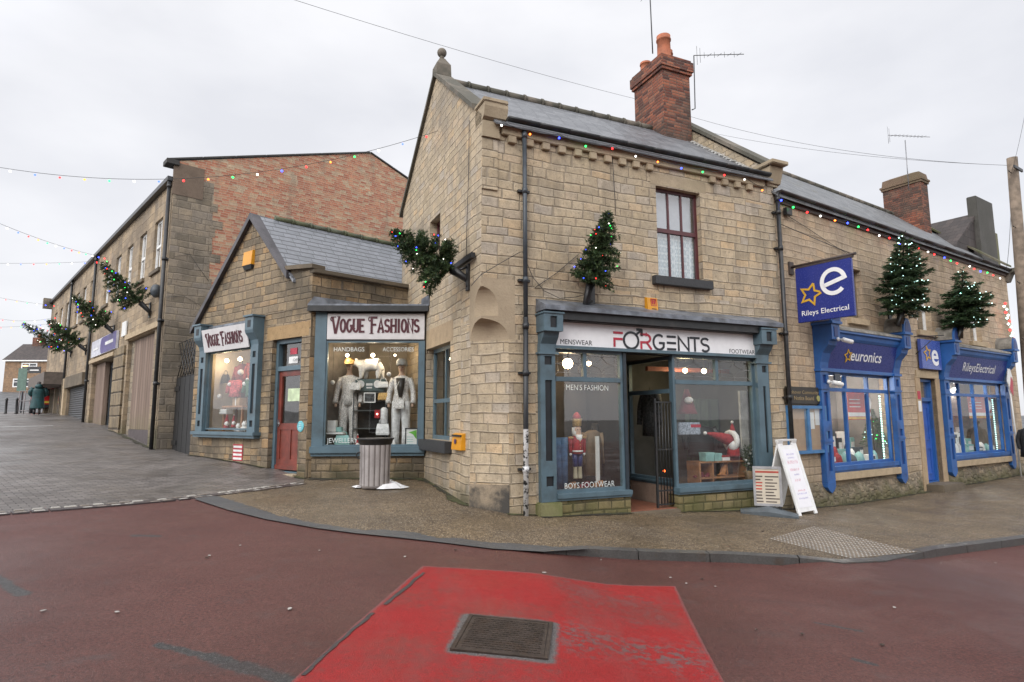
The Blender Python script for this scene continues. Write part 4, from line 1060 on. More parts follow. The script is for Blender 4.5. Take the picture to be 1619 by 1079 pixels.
# folded security gate by the right post
fg = Fr(fA.pt(3.5, 0, -.02), (fA.d * .95 - fA.n * .05)); fg.n = fA.n
e = tag(empty('security_gate', fg.pt(0, -.06)), 'black barred steel gate folded open beside the right post of the gents shop entrance', 'gate')
mb = MB()
for k in range(6): mb.tube([fg.pt(.02 + k * .072, -.02), fg.pt(.02 + k * .072, 1.9)], .011, 6)
for z in (-.0, .25, 1.0, 1.88): mb.box(fg, 0, .40, z - .013, z + .013, -.012, .012)
mb.box(fg, -.02, .015, -.05, 1.95, -.02, .02); part(mb, 'bars', M_IRON, e)
# display rooms
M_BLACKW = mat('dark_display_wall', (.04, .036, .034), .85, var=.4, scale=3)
M_CARPET = mat('display_floor', (.10, .08, .065), .9, var=.3, scale=20)
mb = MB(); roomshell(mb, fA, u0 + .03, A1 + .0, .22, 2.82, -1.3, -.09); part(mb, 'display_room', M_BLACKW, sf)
mb = MB(); P_ = fA.pt; a_, b_ = A2 + .05, v1 - .03
for q in ([(a_, .2, -1.9), (b_, .2, -1.9), (b_, 2.84, -1.9), (a_, 2.84, -1.9)], [(b_, .2, -1.9), (b_, .2, -.09), (b_, 2.84, -.09), (b_, 2.84, -1.9)], [(a_, .2, -1.9), (b_, .2, -1.9), (b_, .2, -.09), (a_, .2, -.09)], [(a_, 2.84, -1.9), (b_, 2.84, -1.9), (b_, 2.84, -.09), (a_, 2.84, -.09)]): mb.poly([P_(*c) for c in q])
part(mb, 'display_room', mat('grey_display_wall', (.085, .085, .084), .85, var=.3, scale=1.5), sf)
mb = MB(); mb.box(fA, u0 + .04, A1 - .01, .225, .30, -1.29, -.1); part(mb, 'display_floor', mat('pale_display_floor', (.22, .17, .12), .6), sf)
mb = MB(); mb.box(fA, A2 + .11, v1 - .04, .203, .27, -1.89, -.1); part(mb, 'display_floor', M_CARPET, sf)
# shop sign
M_SIGNW = mat('white_sign_board', (.78, .78, .79), .35, var=.03, dirt=(.5, .5, .5), dirtamt=.15)
M_INK = mat('black_lettering', (.012, .014, .02), .4); M_CRIM = mat('crimson_lettering', (.42, .02, .045), .4)
fs = fA.off(.085)
a0, a1 = f1.uv(880, 547)[0], f1.uv(1196.5, 565)[0]
sg = tag(empty('shop_sign', fs.pt((a0 + a1) / 2, 2.85)), 'long white FORGENTS fascia sign with MENSWEAR and FOOTWEAR in the lower corners', 'sign')
mb = MB(); mb.box(fA, a0, a1, 2.848, 3.268, .062, .085, .004); part(mb, 'board', M_SIGNW, sg)
def ub(x, y): return fs.uv(x, y)
def ell(cx, cy, rx, ry, a, b, n=20): return [(cx + rx * cos(radians(a + (b - a) * k / n)), cy + ry * sin(radians(a + (b - a) * k / n))) for k in range(n + 1)]
LT = {'F': [[(0, .92), (1, .92)], [(.1, 0), (.1, .52), (.95, .52)]], 'O': [ell(.5, .5, .46, .46, 0, 360, 32)],
      'R': [[(0, .93), (.5, .93)] + ell(.5, .68, .38, .25, 90, -90, 12) + [(.08, .43), (.08, 0)], [(.55, .42), (.98, 0)]],
      'G': [ell(.55, .5, .46, .46, 50, 322, 24) + [(.93, .46), (.55, .46)]], 'E': [[(0, .94), (1, .94)], [(0, .5), (1, .5)], [(0, .06), (1, .06)]],
      'N': [[(.06, 0), (.06, .95), (.94, .05), (.94, 1)]], 'T': [[(0, .94), (1, .94)], [(.5, .94), (.5, 0)]],
      'S': [ell(.5, .72, .38, .22, 30, 270, 14)[:-1] + ell(.5, .28, .38, .22, 90, -150, 14)]}
for ch_, x0, x1, yt, yb, mi in (('F', 969.8, 984.5, 524, 548.5, 1), ('O', 985.5, 1009.5, 524, 552, 0), ('R', 1012.5, 1029.5, 527, 552, 1), ('G', 1031.5, 1050, 528.5, 553.5, 0), ('E', 1054.5, 1068, 531, 553.5, 0),
                            ('N', 1072, 1089, 532, 555, 0), ('T', 1091, 1105.5, 533, 556, 0), ('S', 1107.5, 1121.5, 534, 557, 0)):
    p, q = ub(x0, yb), ub(x1, yt); q2 = ub(x0, yt)
    mb = MB(); strokes(mb, fs, p[0], p[1], q[0] - p[0], q2[1] - p[1], .042, LT[ch_])
    if ch_ == 'O':
        k = (q[0] - p[0], q2[1] - p[1])
        strokes(mb, fs, p[0], p[1], k[0], k[1], .04, [[(.82, .84), (1.17, 1.12)]]); strokes(mb, fs, p[0], p[1], k[0], k[1], .045, [[(.86, 1.14), (1.2, 1.14)], [(1.19, 1.18), (1.19, .78)]])
    part(mb, 'letter', M_CRIM if mi else M_INK, sg)
def label_px(name, s, fr, x0, x1, yb, ht, m, parent, **k):
    a, b = fr.uv(x0, yb), fr.uv(x1, yb); text_mesh(name, s, fr, (a[0] + b[0]) / 2, min(a[1], b[1]) if 'z' not in k else k.pop('z'), ht, m, parent, width=abs(b[0] - a[0]), **k)
label_px('small_lettering', 'MENSWEAR', fs, 885.5, 936, 544.5, .125, M_INK, sg, z=2.875)
label_px('small_lettering', 'FOOTWEAR', fs, 1153, 1193, 561, .125, M_INK, sg, z=2.865)
M_VINYL = mat('pale_window_vinyl', (.6, .64, .62), .5)
fw_ = fA.off(-.03)
label_px('window_lettering', "MEN'S FASHION", fw_, 894.5, 961, 617, .14, M_VINYL, g1, w=.012, z=2.08)
label_px('window_lettering', 'BOYS FOOTWEAR', fw_, 892, 971, 770, .14, M_VINYL, g1, w=.012, z=.385)
# lit lamps in the gents shop
bulb_lamp('pendant_lamp', fA.off(-.55).hit(897.5, 575), .25, .1, (1, .72, .42), 14, 'large glowing bulb hanging in the left toplight of the gents shop', power=24)
bulb_lamp('pendant_lamp', fA.off(-.75).hit(931, 575), .25, .05, (1, .72, .42), 12, 'small glowing bulb beside the mullion of the left toplight', power=None)
bulb_lamp('ceiling_spot', fA.off(-.7).hit(1083, 586), .2, .055, (1, .8, .45), 10, 'left yellow spot lamp behind the right toplights of the gents shop', power=16)
bulb_lamp('ceiling_spot', fA.off(-.7).hit(1113, 587), .2, .055, (1, .8, .45), 10, 'right yellow spot lamp behind the right toplights of the gents shop', power=None)
one('beam', mat('red_beam', (.24, .06, .035), .5), sf, fA, A2 + .12, v1 - .06, 2.55, 2.64, -1.0, -.92)
# ------------------------------------------------------------------ fashion shop (low stone gable building)
bV = empty('fashion_shop_building', gfix(K), 'low brown stone shop with a steep gable and two VOGUE FASHIONS signs', 'building')
PZ = 4.80
f_ = fE.off(.12)
eW = f_.rect(316, 690, 410, 548)     # window of the gable front
EW = (1.80, 4.45, 1.28, 3.72)
ED = (.30, 1.41, .4, 3.36)
mb = MB()
wall(mb, fE, 0, 4.92, -.2, 4.0, [(EW[0], EW[1], EW[2], EW[3], .2), (ED[0], ED[1], -.3, ED[3], .28)])
mb.poly([fE.pt(0, 4.0), fE.pt(4.92, 4.0), fE.pt(2.435, 6.46), fE.pt(.94, 4.96), fE.pt(0, 4.86)])
part(mb, 'gable_wall', M_OLD, bV)
DW = -2.42
mb = MB()
wall(mb, fD, DW, .6, 3.7, PZ - .1); mb.poly([fD.pt(DW, -.2), fD.pt(DW + .14, -.2), fD.pt(DW + .14, 3.7), fD.pt(DW, 3.7)])
part(mb, 'side_wall', M_OLD, bV)
mb = MB(); mb.poly([fE.pt(4.92, -.2), fE.pt(4.92, 4.0), fE.pt(4.92, 4.0) + fD.d * 6, fE.pt(4.92, -.2) + fD.d * 6]); part(mb, 'far_wall', M_OLD, bV)
# roof running back from the gable, with slate verge and lead edge
rd = Fr(fE.pt(2.435, 0), fD.d, fE.n)
mb = MB(); ap, el, er = fE.pt(2.435, 6.5), fE.pt(5.05, 3.92), fE.pt(.62, 4.64)
back = fD.d * 6.0
for a, b in ((ap, er), (ap, el)):
    o_ = fE.n * .06
    mb.hexa([a - Z * .07 + o_, b - Z * .07 + o_, b - Z * .07 + back, a - Z * .07 + back], [a + o_, b + o_, b + back, a + back])
rV = part(mb, 'roof', M_SLATEV, bV)
mb = MB()
# broad grey verge capping on the right slope, thin one on the left
for a, b, wd in ((ap, fE.pt(.80, 4.80), .52), (ap, el, .1)):
    s_ = fE.n * .12
    mb.hexa([a + s_ - Z * .12, b + s_ - Z * .12, b - fE.n * wd - Z * .05, a - fE.n * wd - Z * .05], [a + s_ + Z * .035, b + s_ + Z * .035, b - fE.n * wd + Z * .035, a - fE.n * wd + Z * .035])
part(mb, 'verge', mat('verge_slate', (.06, .055, .06), .5, var=.3, scale=3), bV)
mb = MB(); u = .5
while u < 5.8:
    mb.tube([ap + fD.d * u + Z * .03, ap + fD.d * (u + .44) + Z * .03], .07, 8); mb.tube([ap + fD.d * (u + .42) + Z * .03, ap + fD.d * (u + .48) + Z * .03], .085, 8); u += .48
part(mb, 'ridge_tile', ashlar('mossy_ridge', (.10, .11, .08), moss=(.08, .09, .03)), rV)
mb = MB(); mb.box(fD, DW - .02, .4, PZ - .095, PZ - .0, -.3, .09, .012); copings(mb, Fr(fE.pt(0, 0), fE.d, fE.n), -.09, 4.80, .92, 4.90, -.25, .09, .09, 1)
part(mb, 'parapet_coping', M_ASHD, bV)
# gable front window
wf = empty('shopfront', fE.pt(3.1, 1.2), parent=bV)
pl = EW[1] - .30, EW[1] + .02; pr = EW[0] - .02, EW[0] + .30
f2 = fE.off(.1)
def vpil(a, b):
    h = b - a; m1, m2 = a + h * .3, b - h * .3
    pilaster(fE, a, b, 1.28, 3.3, .12, [(m1, m2, 3.0, 3.14), (m1, m2, 1.72, 2.85), (m1, m2, 1.42, 1.56)], M_BLUE, wf)
    mb = MB(); q = [(.0, 3.3), (.12, 3.3), (.14, 3.4), (.26, 3.55), (.28, 3.62), (.28, 3.92), (0, 3.92)]
    mb.prism(Fr(fE.pt(a, 0), fE.n, fE.d), q, -.01, h + .01)
    mb.mi = 1; mb.box(fE, m1, m2, 3.68, 3.84, .27, .285); mb.mi = 0
    mb.box(fE, a - .04, b + .04, 3.922, 3.96, 0, .32)
    part(mb, 'corbel', [M_BLUE, M_BLUED], wf)
vpil(*pl); vpil(*pr)
gE = glazing(fE, pr[1] + .0, pl[0], 1.34, 3.26, None, [], M_BLUE, wf, w=.0, t=.04)
mb = MB(); mb.box(fE, EW[0] - .1, EW[1] + .1, 1.22, 1.30, -.05, .2, .008); mb.box(fE, EW[0] - .06, EW[1] + .06, 1.16, 1.218, -.05, .15); part(mb, 'window_sill', M_BLUE, wf)
one('fascia_back', M_BLUED, wf, fE, pr[1], pl[0], 3.26, 3.8, -.05, .06)
one('lead_strip', M_LEAD, wf, fE, EW[0] + .25, EW[1] - .25, 3.84, 3.90, 0., .1)
mb = MB(); roomshell(mb, fE, EW[0] - .1, EW[1] + .05, 1.2, 3.6, -1.3, -.06); part(mb, 'display_room', mat('cream_wall', (.5, .43, .33), .85, var=.08), wf)
# tilted sign over the gable window
fSE = Fr(fE.pt((pr[1] + pl[0]) / 2, 3.24, .16), fE.d, fE.n * .98 - Z * .2, Z * .98 + fE.n * .2)
hw = (pl[0] - pr[1]) / 2 - .005
M_MAR = mat('maroon_lettering', (.075, .012, .02), .4); M_SIGNG = mat('pale_grey_sign', (.6, .58, .58), .4, var=.05, dirt=(.4, .38, .36), dirtamt=.2)
# fancy letters: strokes with slab serifs
def vog():
    V = {'V': [[(0, .98), (.42, .04), (.52, .04), (.95, .98)]], 'O': [ell(.5, .5, .40, .45, 0, 360, 20)], 'G': [ell(.52, .5, .42, .45, 60, 330, 18) + [(.9, .5), (.6, .5)]], 'U': [[(.12, 1), (.12, .3)] + ell(.5, .3, .38, .25, 180, 360, 10) + [(.88, 1)]],
         'E': [[(.95, .95), (.12, .95), (.12, .05), (.95, .05)], [(.12, .5), (.75, .5)]], 'F': [[(1, .95), (.2, .95), (.2, 0)], [(.2, .52), (.85, .52)]], 'A': [[(.04, 0), (.5, .98), (.96, 0)], [(.2, .3), (.8, .3)]],
         'S': [ell(.5, .72, .36, .22, 25, 270, 12)[:-1] + ell(.5, .28, .36, .22, 90, -155, 12)], 'H': [[(.1, 0), (.1, 1)], [(.9, 0), (.9, 1)], [(.1, .5), (.9, .5)]], 'I': [[(.5, 0), (.5, 1)]], 'N': [[(.1, 0), (.1, .98), (.9, .02), (.9, 1)]]}
    SER = {'U': [(.12, 1), (.88, 1)], 'E': [], 'F': [(.2, 0)], 'A': [(.04, 0), (.96, 0)], 'H': [(.1, 0), (.1, 1), (.9, 0), (.9, 1)], 'I': [(.5, 0), (.5, 1)], 'N': [(.1, 0), (.1, 1), (.9, 1)], 'V': [(.95, 1)]}
    return V, SER
VG, VS = vog()
def vogue(fr, u, v, width, hgt, parent, w=.004, m=M_MAR):
    """VOGUE FASHIONS in heavy slab capitals with curled initials; u,v = lower left corner seen from the street"""
    r = fr.up.cross(fr.n)
    words = [('VOGUE', 0.), ('FASHIONS', 5.9)]
    adv = {'I': .55}; tot = 0
    seq = []; x = 0.
    for wd, _ in words:
        for i, c in enumerate(wd):
            big = i == 0; wl = adv.get(c, .92) * (1.25 if big else 1.0); seq.append((c, x, wl, big)); x += wl + .12
        x += .75
    tot = x - .87
    k = width / tot; o = fr.pt(u, v)
    for c, x0, wl, big in seq:
        mb = MB(); g = Fr(o + r * x0 * k, r, fr.n, fr.up); h = hgt * (1. if big else .80)
        strokes(mb, g, 0, hgt * (0 if big else 0.06), wl * k, h, k * .36, VG[c], w)
        for (a, b) in VS.get(c, []):
            strokes(mb, g, 0, hgt * (0 if big else 0.06), wl * k, h, k * .12, [[(max(-.1, a - .28), b), (min(1.1, a + .28), b)]], w + .001)
        if big:
            strokes(mb, g, 0, 0, wl * k, h, k * .16, [ell(-.08, .86, .17, .12, 90, 400, 12)], w + .001)
            strokes(mb, g, 0, 0, wl * k, h, k * .14, [[(-.08, .98), (.5, .98)]], w + .001)
        part(mb, 'letter', m, parent)
s1 = tag(empty('shop_sign', fSE.pt(0, 0)), 'tilted pale VOGUE FASHIONS sign over the gable window with red goods', 'sign')
mb = MB(); mb.box(fSE, -hw, hw, 0, .56, -.03, .0, .006); part(mb, 'board', M_SIGNG, s1)
rr_ = fSE.up.cross(fSE.n); sgn = 1 if rr_.dot(fSE.d) > 0 else -1
vogue(fSE, -sgn * hw * .80, .12, hw * 1.6, .34, s1)
# door of the fashion shop
d1, d2 = ED[0], ED[1]
dz = .50
fd = fE.off(-.16)
dv = empty('door', fd.pt((d1 + d2) / 2, dz), parent=bV)
mb = MB(); mb.ring(fd, d1, d2, dz - .06, ED[3], .09, -.06, .05, tb=.03); mb.box(fd, d1 + .09, d2 - .09, 2.66, 2.76, -.06, .05); part(mb, 'door_frame', M_BLUE, dv)
M_DOOR = mat('worn_red_door', (.17, .035, .022), .38, var=.25, scale=5, dirt=(.09, .035, .025), dirtamt=.6, bump=.1)
mb = MB(); a, b = d1 + .09, d2 - .09
mb.box(fd, a, a + .11, dz, 2.655, -.05, .0); mb.box(fd, b - .11, b, dz, 2.655, -.05, .0); mb.box(fd, a + .11, b - .11, 2.54, 2.655, -.05, 0); mb.box(fd, a + .11, b - .11, 1.36, 1.5, -.05, 0); mb.box(fd, a + .11, b - .11, dz, .72, -.05, 0)
c_ = (a + b) / 2; mb.box(fd, c_ - .05, c_ + .05, .72, 1.36, -.05, 0); mb.box(fd, a + .11, c_ - .05, .72, 1.36, -.05, -.018); mb.box(fd, c_ + .05, b - .11, .72, 1.36, -.05, -.018)
mb.box(fd, a - .0, b + .0, dz + .0, dz + .09, .002, .03)
part(mb, 'door_leaf', M_DOOR, dv)
quadpane(fd, a + .11, b - .11, 1.5, 2.54, -.03, M_GLASS, dv, 'door_glass'); quadpane(fd, d1 + .09, d2 - .09, 2.76, ED[3] - .09, -.03, M_GLASS, dv, 'fanlight')
mb = MB(); hx = b - .05; mb.box(fd, hx - .02, hx + .02, 1.42, 1.58, 0, .01); mb.tube([fd.pt(hx, 1.5, .01), fd.pt(hx, 1.5, .05), fd.pt(hx - .1, 1.5, .05)], .009, 6); part(mb, 'handle', mat('bright_metal', (.6, .6, .6), .25, 1.), dv)
one('door_step', M_ASH, bV, fE, d1 - .02, d2 + .02, 0, dz - .065, -.3, .1, bev=.01)
mb = MB(); roomshell(mb, fE, d1 - .05, d2 + .02, .3, 3.5, -2.2, -.24); part(mb, 'hall_lining', mat('hall_wall', (.16, .14, .12), .9, var=.2), bV)
mb = MB(); mb.box(fE, d1 - .25, d2 + .22, 3.362, 3.66, 0, .004); part(mb, 'door_lintel', ashlar('ochre_lintel', (.33, .22, .11)), bV)
mb = MB(); mb.box(fD, DW - .0, DW + .26, .2, 4.2, 0., .003); part(mb, 'quoin', masonry('quoin_stone', .6, .37, OLD, (.12, .09, .06), .012, seed=21., darkamt=.4), bV)
# bay window between the two shops (fC): sill, posts, glass, fascia, lead roof
bay = empty('bay_window', fC.pt(LC / 2, .3), parent=bV)
CZ0, CZ1, CS = 1.02, 3.24, 3.86
one('post', M_BLUE, bay, fC, .0, .24, CZ0 - .1, CS, -.08, .05); one('post', M_BLUE, bay, fC, LC - .12, LC - .02, CZ0 - .1, CZ1, -.08, .05)
gC = glazing(fC, .24, LC - .12, CZ0, CZ1, None, [], M_BLUE, bay, w=.0, t=.035)
mb = MB(); mb.box(fC, -.02, LC + .02, CZ0 - .14, CZ0 - .0, -.1, .12, .01); mb.box(fC, .0, LC, CZ0 - .2, CZ0 - .142, -.1, .07); part(mb, 'window_sill', M_BLUE, bay)
one('fascia_back', M_BLUED, bay, fC, .24, LC - .02, CZ1, CS, -.08, .03)
mb = MB(); mb.box(fC, .0, LC, -.2, CZ0 - .2, -.2, .0); part(mb, 'stall_riser', M_OLD, bay)
mb = MB(); q0, q1 = fC.pt(-.12, CS + .12, .2), fC.pt(LC + .1, CS + .12, .2)
mb.box(fC, -.14, LC + .06, CS + .002, CS + .12, -.1, .2)
part(mb, 'bay_gutter', M_IRON, bay)
mb = MB(); w0_ = fD.pt(DW + .05, CS + .34, .01); w1_ = fD.pt(-.05, CS + .34, .01)
a0_, a1_ = fC.pt(-.14, CS + .125, .19), fC.pt(LC + .06, CS + .125, .19)
mb.hexa([a0_ - Z * .003, a1_ - Z * .003, w1_ - Z * .2, w0_ - Z * .2], [a0_ + Z * .03, a1_ + Z * .03, w1_, w0_])
mb.box(fB, 3.0, 3.6, CS + .13, CS + .36, .0, .02)
part(mb, 'lead_roof', M_LEAD, bay)
mb = MB(); roomshell(mb, fC, -.02, LC - .02, CZ0 - .06, CZ1 + .1, -1.5, -.1); part(mb, 'display_room', mat('warm_display_wall', (.26, .23, .19), .85, var=.15, scale=1.2), bay)
s2 = tag(empty('shop_sign', fC.pt(LC / 2, CZ1 + .03)), 'flat pale VOGUE FASHIONS sign above the bay window with silver outfits', 'sign')
mb = MB(); mb.box(fC, .25, LC - .03, CZ1 + .03, CS - .03, .032, .055, .006); part(mb, 'board', M_SIGNG, s2)
vogue(fC.off(.055), .36, CZ1 + .16, LC - .50, .36, s2)
fgl = fC.off(-.01)
for s_, x0, x1, z_, h_ in (('HANDBAGS', 523, 572, 3.02, .13), ('ACCESSORIES', 602, 652, 3.02, .13), ('JEWELLERY', 517, 566, 1.09, .15)):
    label_px('window_lettering', s_, fgl, x0, x1, 700, h_, M_VINYL, gC, w=.008, z=z_)
# small lit lamps of the two windows
for k, (x, y) in enumerate(((358.5, 570.5), (379.5, 568), (405, 566))):
    bulb_lamp('display_lamp', fE.off(-.45).hit(x, y), .1, .052, (1, .78, .5), 16, ['left round display lamp', 'middle round display lamp', 'right round display lamp'][k] + ' glowing under the gable window ceiling', power=(7, None, 7)[k], cord=False, group='round lamps in the gable window')
for k, (x, y) in enumerate(((549, 562), (589.5, 562), (624.5, 562))):
    bulb_lamp('display_lamp', fC.off(-.5).hit(x, y), .1, (.04, .045, .025)[k], (1, .8, .55), 14, ['left warm spot lamp above the silver jumpsuit', 'middle warm spot lamp above the white bear', 'right dim spot lamp above the capped mannequin'][k], power=(16, 16, 10)[k], cord=False, group='spot lamps in the bay window')
# small things on the walls
def alarm(name, fr, x0, y0, x1, y1, label, dark=True):
    a, b, c, d = fr.rect(x0, y0, x1, y1); e = tag(empty(name, fr.pt((a + b) / 2, c)), label, 'alarm box')
    M_Y = mat('yellow_plastic', (.62, .27, .012), .35, var=.08, dirt=(.3, .14, .02), dirtamt=.3)
    mb = MB(); h = d - c; lo = c + h * (.22 if dark else 0)
    mb.hexa([fr.pt(a, lo, 0), fr.pt(b, lo, 0), fr.pt(b, d, 0), fr.pt(a, d, 0)], [fr.pt(a + .01, lo, .09), fr.pt(b - .01, lo, .09), fr.pt(b - .01, d - .02, .06), fr.pt(a + .01, d - .02, .06)]); part(mb, 'cover', M_Y, e)
    if dark:
        mb = MB(); mb.hexa([fr.pt(a, lo - .002, 0), fr.pt(b, lo - .002, 0), fr.pt(b - .03, c, 0), fr.pt(a + .03, c, 0)], [fr.pt(a + .01, lo - .002, .085), fr.pt(b - .01, lo - .002, .085), fr.pt(b - .05, c, .05), fr.pt(a + .05, c, .05)]); part(mb, 'siren_base', M_BLUED, e)
    return e, (a, b, lo, d)
alarm('alarm_box', fE, 389, 399.5, 402, 425, 'orange yellow alarm box high on the fashion shop gable')
e, (a, b, c, d) = alarm('alarm_box', fA, 1019, 470, 1037.5, 503, 'orange yellow alarm box just above the FORGENTS canopy')
mb = MB(); q = fA.off(.066); h = d - c; w_ = b - a
mb.ring(q, a + w_ * .34, a + w_ * .84, c + h * .42, c + h * .88, .012, .0, .012); mb.box(q, a + w_ * .45, a + w_ * .55, c + h * .52, c + h * .78, 0, .012); mb.box(q, a + w_ * .62, a + w_ * .72, c + h * .52, c + h * .78, 0, .012); part(mb, 'logo', M_CRIM, e)
mb = MB(); mb.box(q, a + w_ * .4, a + w_ * .8, c + h * .2, c + h * .25, .004, .022); part(mb, 'stripe', M_INK, e)
e, (a, b, c, d) = alarm('defibrillator_box', fB, 720.5, 684.5, 736, 712.5, 'yellow equipment box with a dark emblem low on the corner shop side wall', dark=False)
mb = MB(); q = fB.off(.085); mb.lathe(q.pt((a + b) / 2 + .03, (c + d) / 2 - .0, 0), [(.045, 0), (.045, .012)], 12, up=fB.n); part(mb, 'emblem', mat('blue_red_emblem', (.06, .03, .12), .4), e)
mb = MB(); mb.box(q, a + .03, b - .03, d - .06, d - .03, -.02, .004); part(mb, 'stripe', M_INK, e)
e = tag(empty('wall_plaque', f2.hit(475.5, 683)), 'round pale teal plaque on the stone pier right of the fashion shop door', 'plaque')
p = fE.hit(475.5, 674.5); mb = MB(); mb.lathe(p, [(.115, 0), (.115, .012), (.1, .016)], 24, up=fE.n, sx=1, sy=1); part(mb, 'disc', mat('teal_disc', (.12, .42, .47), .4, var=.2, scale=18), e)
mb = MB()
for k in range(4): mb.box(Fr(p + fE.n * .017, fE.up.cross(fE.n), fE.n), -.05 + .004 * k, .05 - .004 * k, -.06 + k * .035, -.05 + k * .035, 0, .004)
part(mb, 'marks', mat('white_marks', (.6, .65, .66), .5), e)
q = f_.rect(368, 727, 384.5, 703); q = fE.rect(368, 728, 384.5, 703)
e = tag(empty('wall_notice', fE.pt(q[0], q[2])), 'small red and white notice fixed under the gable window sill', 'sign')
mb = MB(); mb.box(fE, *q, 0, .01); part(mb, 'plate', mat('red_plate', (.42, .03, .045), .4), e)
mb = MB(); h = q[3] - q[2]
for k in range(4): mb.box(fE, q[0] + .025, q[1] - .025, q[2] + h * (.06 + .24 * k), q[2] + h * (.06 + .24 * k) + h * .13, .0, .014)
part(mb, 'white_bar', M_WHITEP, e)
# ------------------------------------------------------------------ blue electrical shop building
bR = empty('electrical_shop_building', gfix(fR.pt(6.5, 0)), 'long tan stone building with two royal blue shopfronts and a slate roof', 'building')
RE, REV, RRZ, RU = 6.45, 2.55, 8.85, 13.35
M_TANR = masonry('tan_stone_long', .36, .17, [(0, (.36, .28, .19)), (.25, (.40, .315, .22)), (.55, (.44, .345, .245)), (.8, (.46, .37, .265)), (1, (.45, .33, .215))], (.30, .235, .165), .011, seed=31., darkamt=.4, darkth=.55, dark=(.24, .17, .11), moss=(.12, .11, .045), mossz=(-.5, .55), linewob=.05, wob=.7, rowvar=.7)
S1, S2, DR = (1.62, 4.66), (7.82, 11.83), (6.3, 7.22)
W1, W2, W3 = (2.95, 3.65, 3.95, 5.2, .2), (6.5, 7.36, 3.93, 5.2, .2), (9.92, 10.8, 3.86, 5.15, .2)
mb = MB()
wall(mb, fR, .12, RU, -.8, 3.6, [(S1[0], S1[1], .36, 3.4, .25), (S2[0], S2[1], .36, 3.4, .25), (DR[0], DR[1], -.9, 2.62, .5)])
wall(mb, fR, .12, RU, 3.6, RE, [W1, W2, W3])
mb.poly([fR.pt(RU, -.8), fR.pt(RU, RE), fR.pt(RU, RE, -5.1), fR.pt(RU, -.8, -5.1)]); mb.poly([fR.pt(RU, RE), fR.pt(RU, RE, -5.1), fR.pt(RU, RRZ, -2.55)])
mb.poly([fR.pt(.12, -.8, -5.1), fR.pt(RU, -.8, -5.1), fR.pt(RU, RE, -5.1), fR.pt(.12, RE, -5.1)])
part(mb, 'front_wall', M_TANR, bR)
def footing(ua, ub_):
    rng = random.Random(int(ua * 10)); n = int((ub_ - ua) / .09); mb = MB(); G = []
    for i in range(n + 1):
        u = ua + (ub_ - ua) * i / n; col_ = []
        for k in range(9):
            z = -.75 + k * .115; k2 = sin(u * 5.1) * .03 + sin(u * 11.7 + k) * .022 + rng.uniform(-.014, .014)
            w_ = (.085 + k2) * (1 if k < 6 else (8 - k) / 3) + .004
            if i in (0, n) or k == 8: w_ = -.01
            col_.append(mb.bm.verts.new(fR.pt(u, z + sin(u * 2.3) * .06, w_)))
        G.append(col_)
    for i in range(n):
        for k in range(8):
            f = mb.bm.faces.new([G[i][k], G[i + 1][k], G[i + 1][k + 1], G[i][k + 1]]); f.smooth = True
    part(mb, 'rough_footing', M_RUB, bR)
footing(.2, DR[0] - .34); footing(DR[1] + .34, RU - .05)
mb = MB(); random.seed(4)
n = 0
for i in range(n):   # (kept empty)
    a, b = .15 + (RU - .2) * i / n, .15 + (RU - .2) * (i + .97) / n
    if b > DR[0] - .1 and a < DR[1] + .1:
        if a > DR[0] + .3 or mb is None: continue
        part(mb, 'rough_footing', M_RUB, bR); mb = MB(); continue
    mb.box(fR, a, b, -.9, random.uniform(-.12, .1), -.1, random.uniform(.04, .11), .02)
rR = roof_pair('roof', fR, .05, RU + .05, RE + .08, REV, RRZ, M_SLATER, bR, over=.14)
mb = MB(); u = .1
while u < RU - .3:
    mb.tube([fR.pt(u, RRZ + .01, -REV), fR.pt(u + .43, RRZ + .01, -REV)], .08, 8); u += .45
part(mb, 'ridge_tile', M_COP, rR)
mb = MB(); vf = Fr(fR.pt(RU, 0), -fR.n, fR.d)
copings(mb, vf, -.15, RE + .12, REV, RRZ + .06, -.5, .08, .07, 8); part(mb, 'mossy_verge', ashlar('mossy_tile', (.13, .115, .08), moss=(.075, .08, .03), mamt=.9), bR)
mb = MB(); gutter(mb, fR, .12, RU + .2, RE + .04, .15, .065, .0); part(mb, 'gutter', mat('brown_black_gutter', (.028, .02, .018), .45, var=.3), bR)
mb = MB(); mb.box(fR, .15, RU, RE - .18, RE - .02, 0, .05); part(mb, 'eaves_board', mat('brown_board', (.07, .045, .035), .6), bR)
mb = MB(); mb.prism(Fr(fR.pt(RU - .1, 0), fR.n, fR.d), [(-.1, 6.1), (.03, 6.1), (.14, 6.35), (.3, 6.42), (.3, 6.52), (-.1, 6.52)], 0, .4); part(mb, 'end_kneeler', M_COP, bR)
M_STF = ashlar('pale_stone_sill', (.40, .31, .20))
for k, W_ in enumerate((W1, W2, W3)):
    sash(fR, W_, bR, M_ASHD if k == 0 else M_WHITEP, M_GLASSU, 1, (W_[2] + W_[3]) / 2, d=.14, sill=(.1, .15, .09), sillm=M_STF)
# chimney
cR = fR.off(-1.55)
mb = MB(); mb.box(cR, 11.45, 11.98, 7.4, 9.75, -1.25, 0); chR = part(mb, 'chimney', M_CHIM, bR)
mb = MB(); mb.box(cR, 11.41, 12.02, 9.753, 9.83, -1.29, .04); mb.box(cR, 11.38, 12.05, 9.833, 9.90, -1.32, .07); mb.loft([[cR.pt(11.715 + a * .3 * k, z, -.62 + b * .64 * k) for a, b in ((-1, -1), (1, -1), (1, 1), (-1, 1))] for k, z in ((1, 9.903), (.95, 10.12), (.6, 10.18))], smooth=False)
part(mb, 'chimney_cap', ashlar('brown_cap', (.15, .10, .065), moss=(.09, .08, .04)), chR)
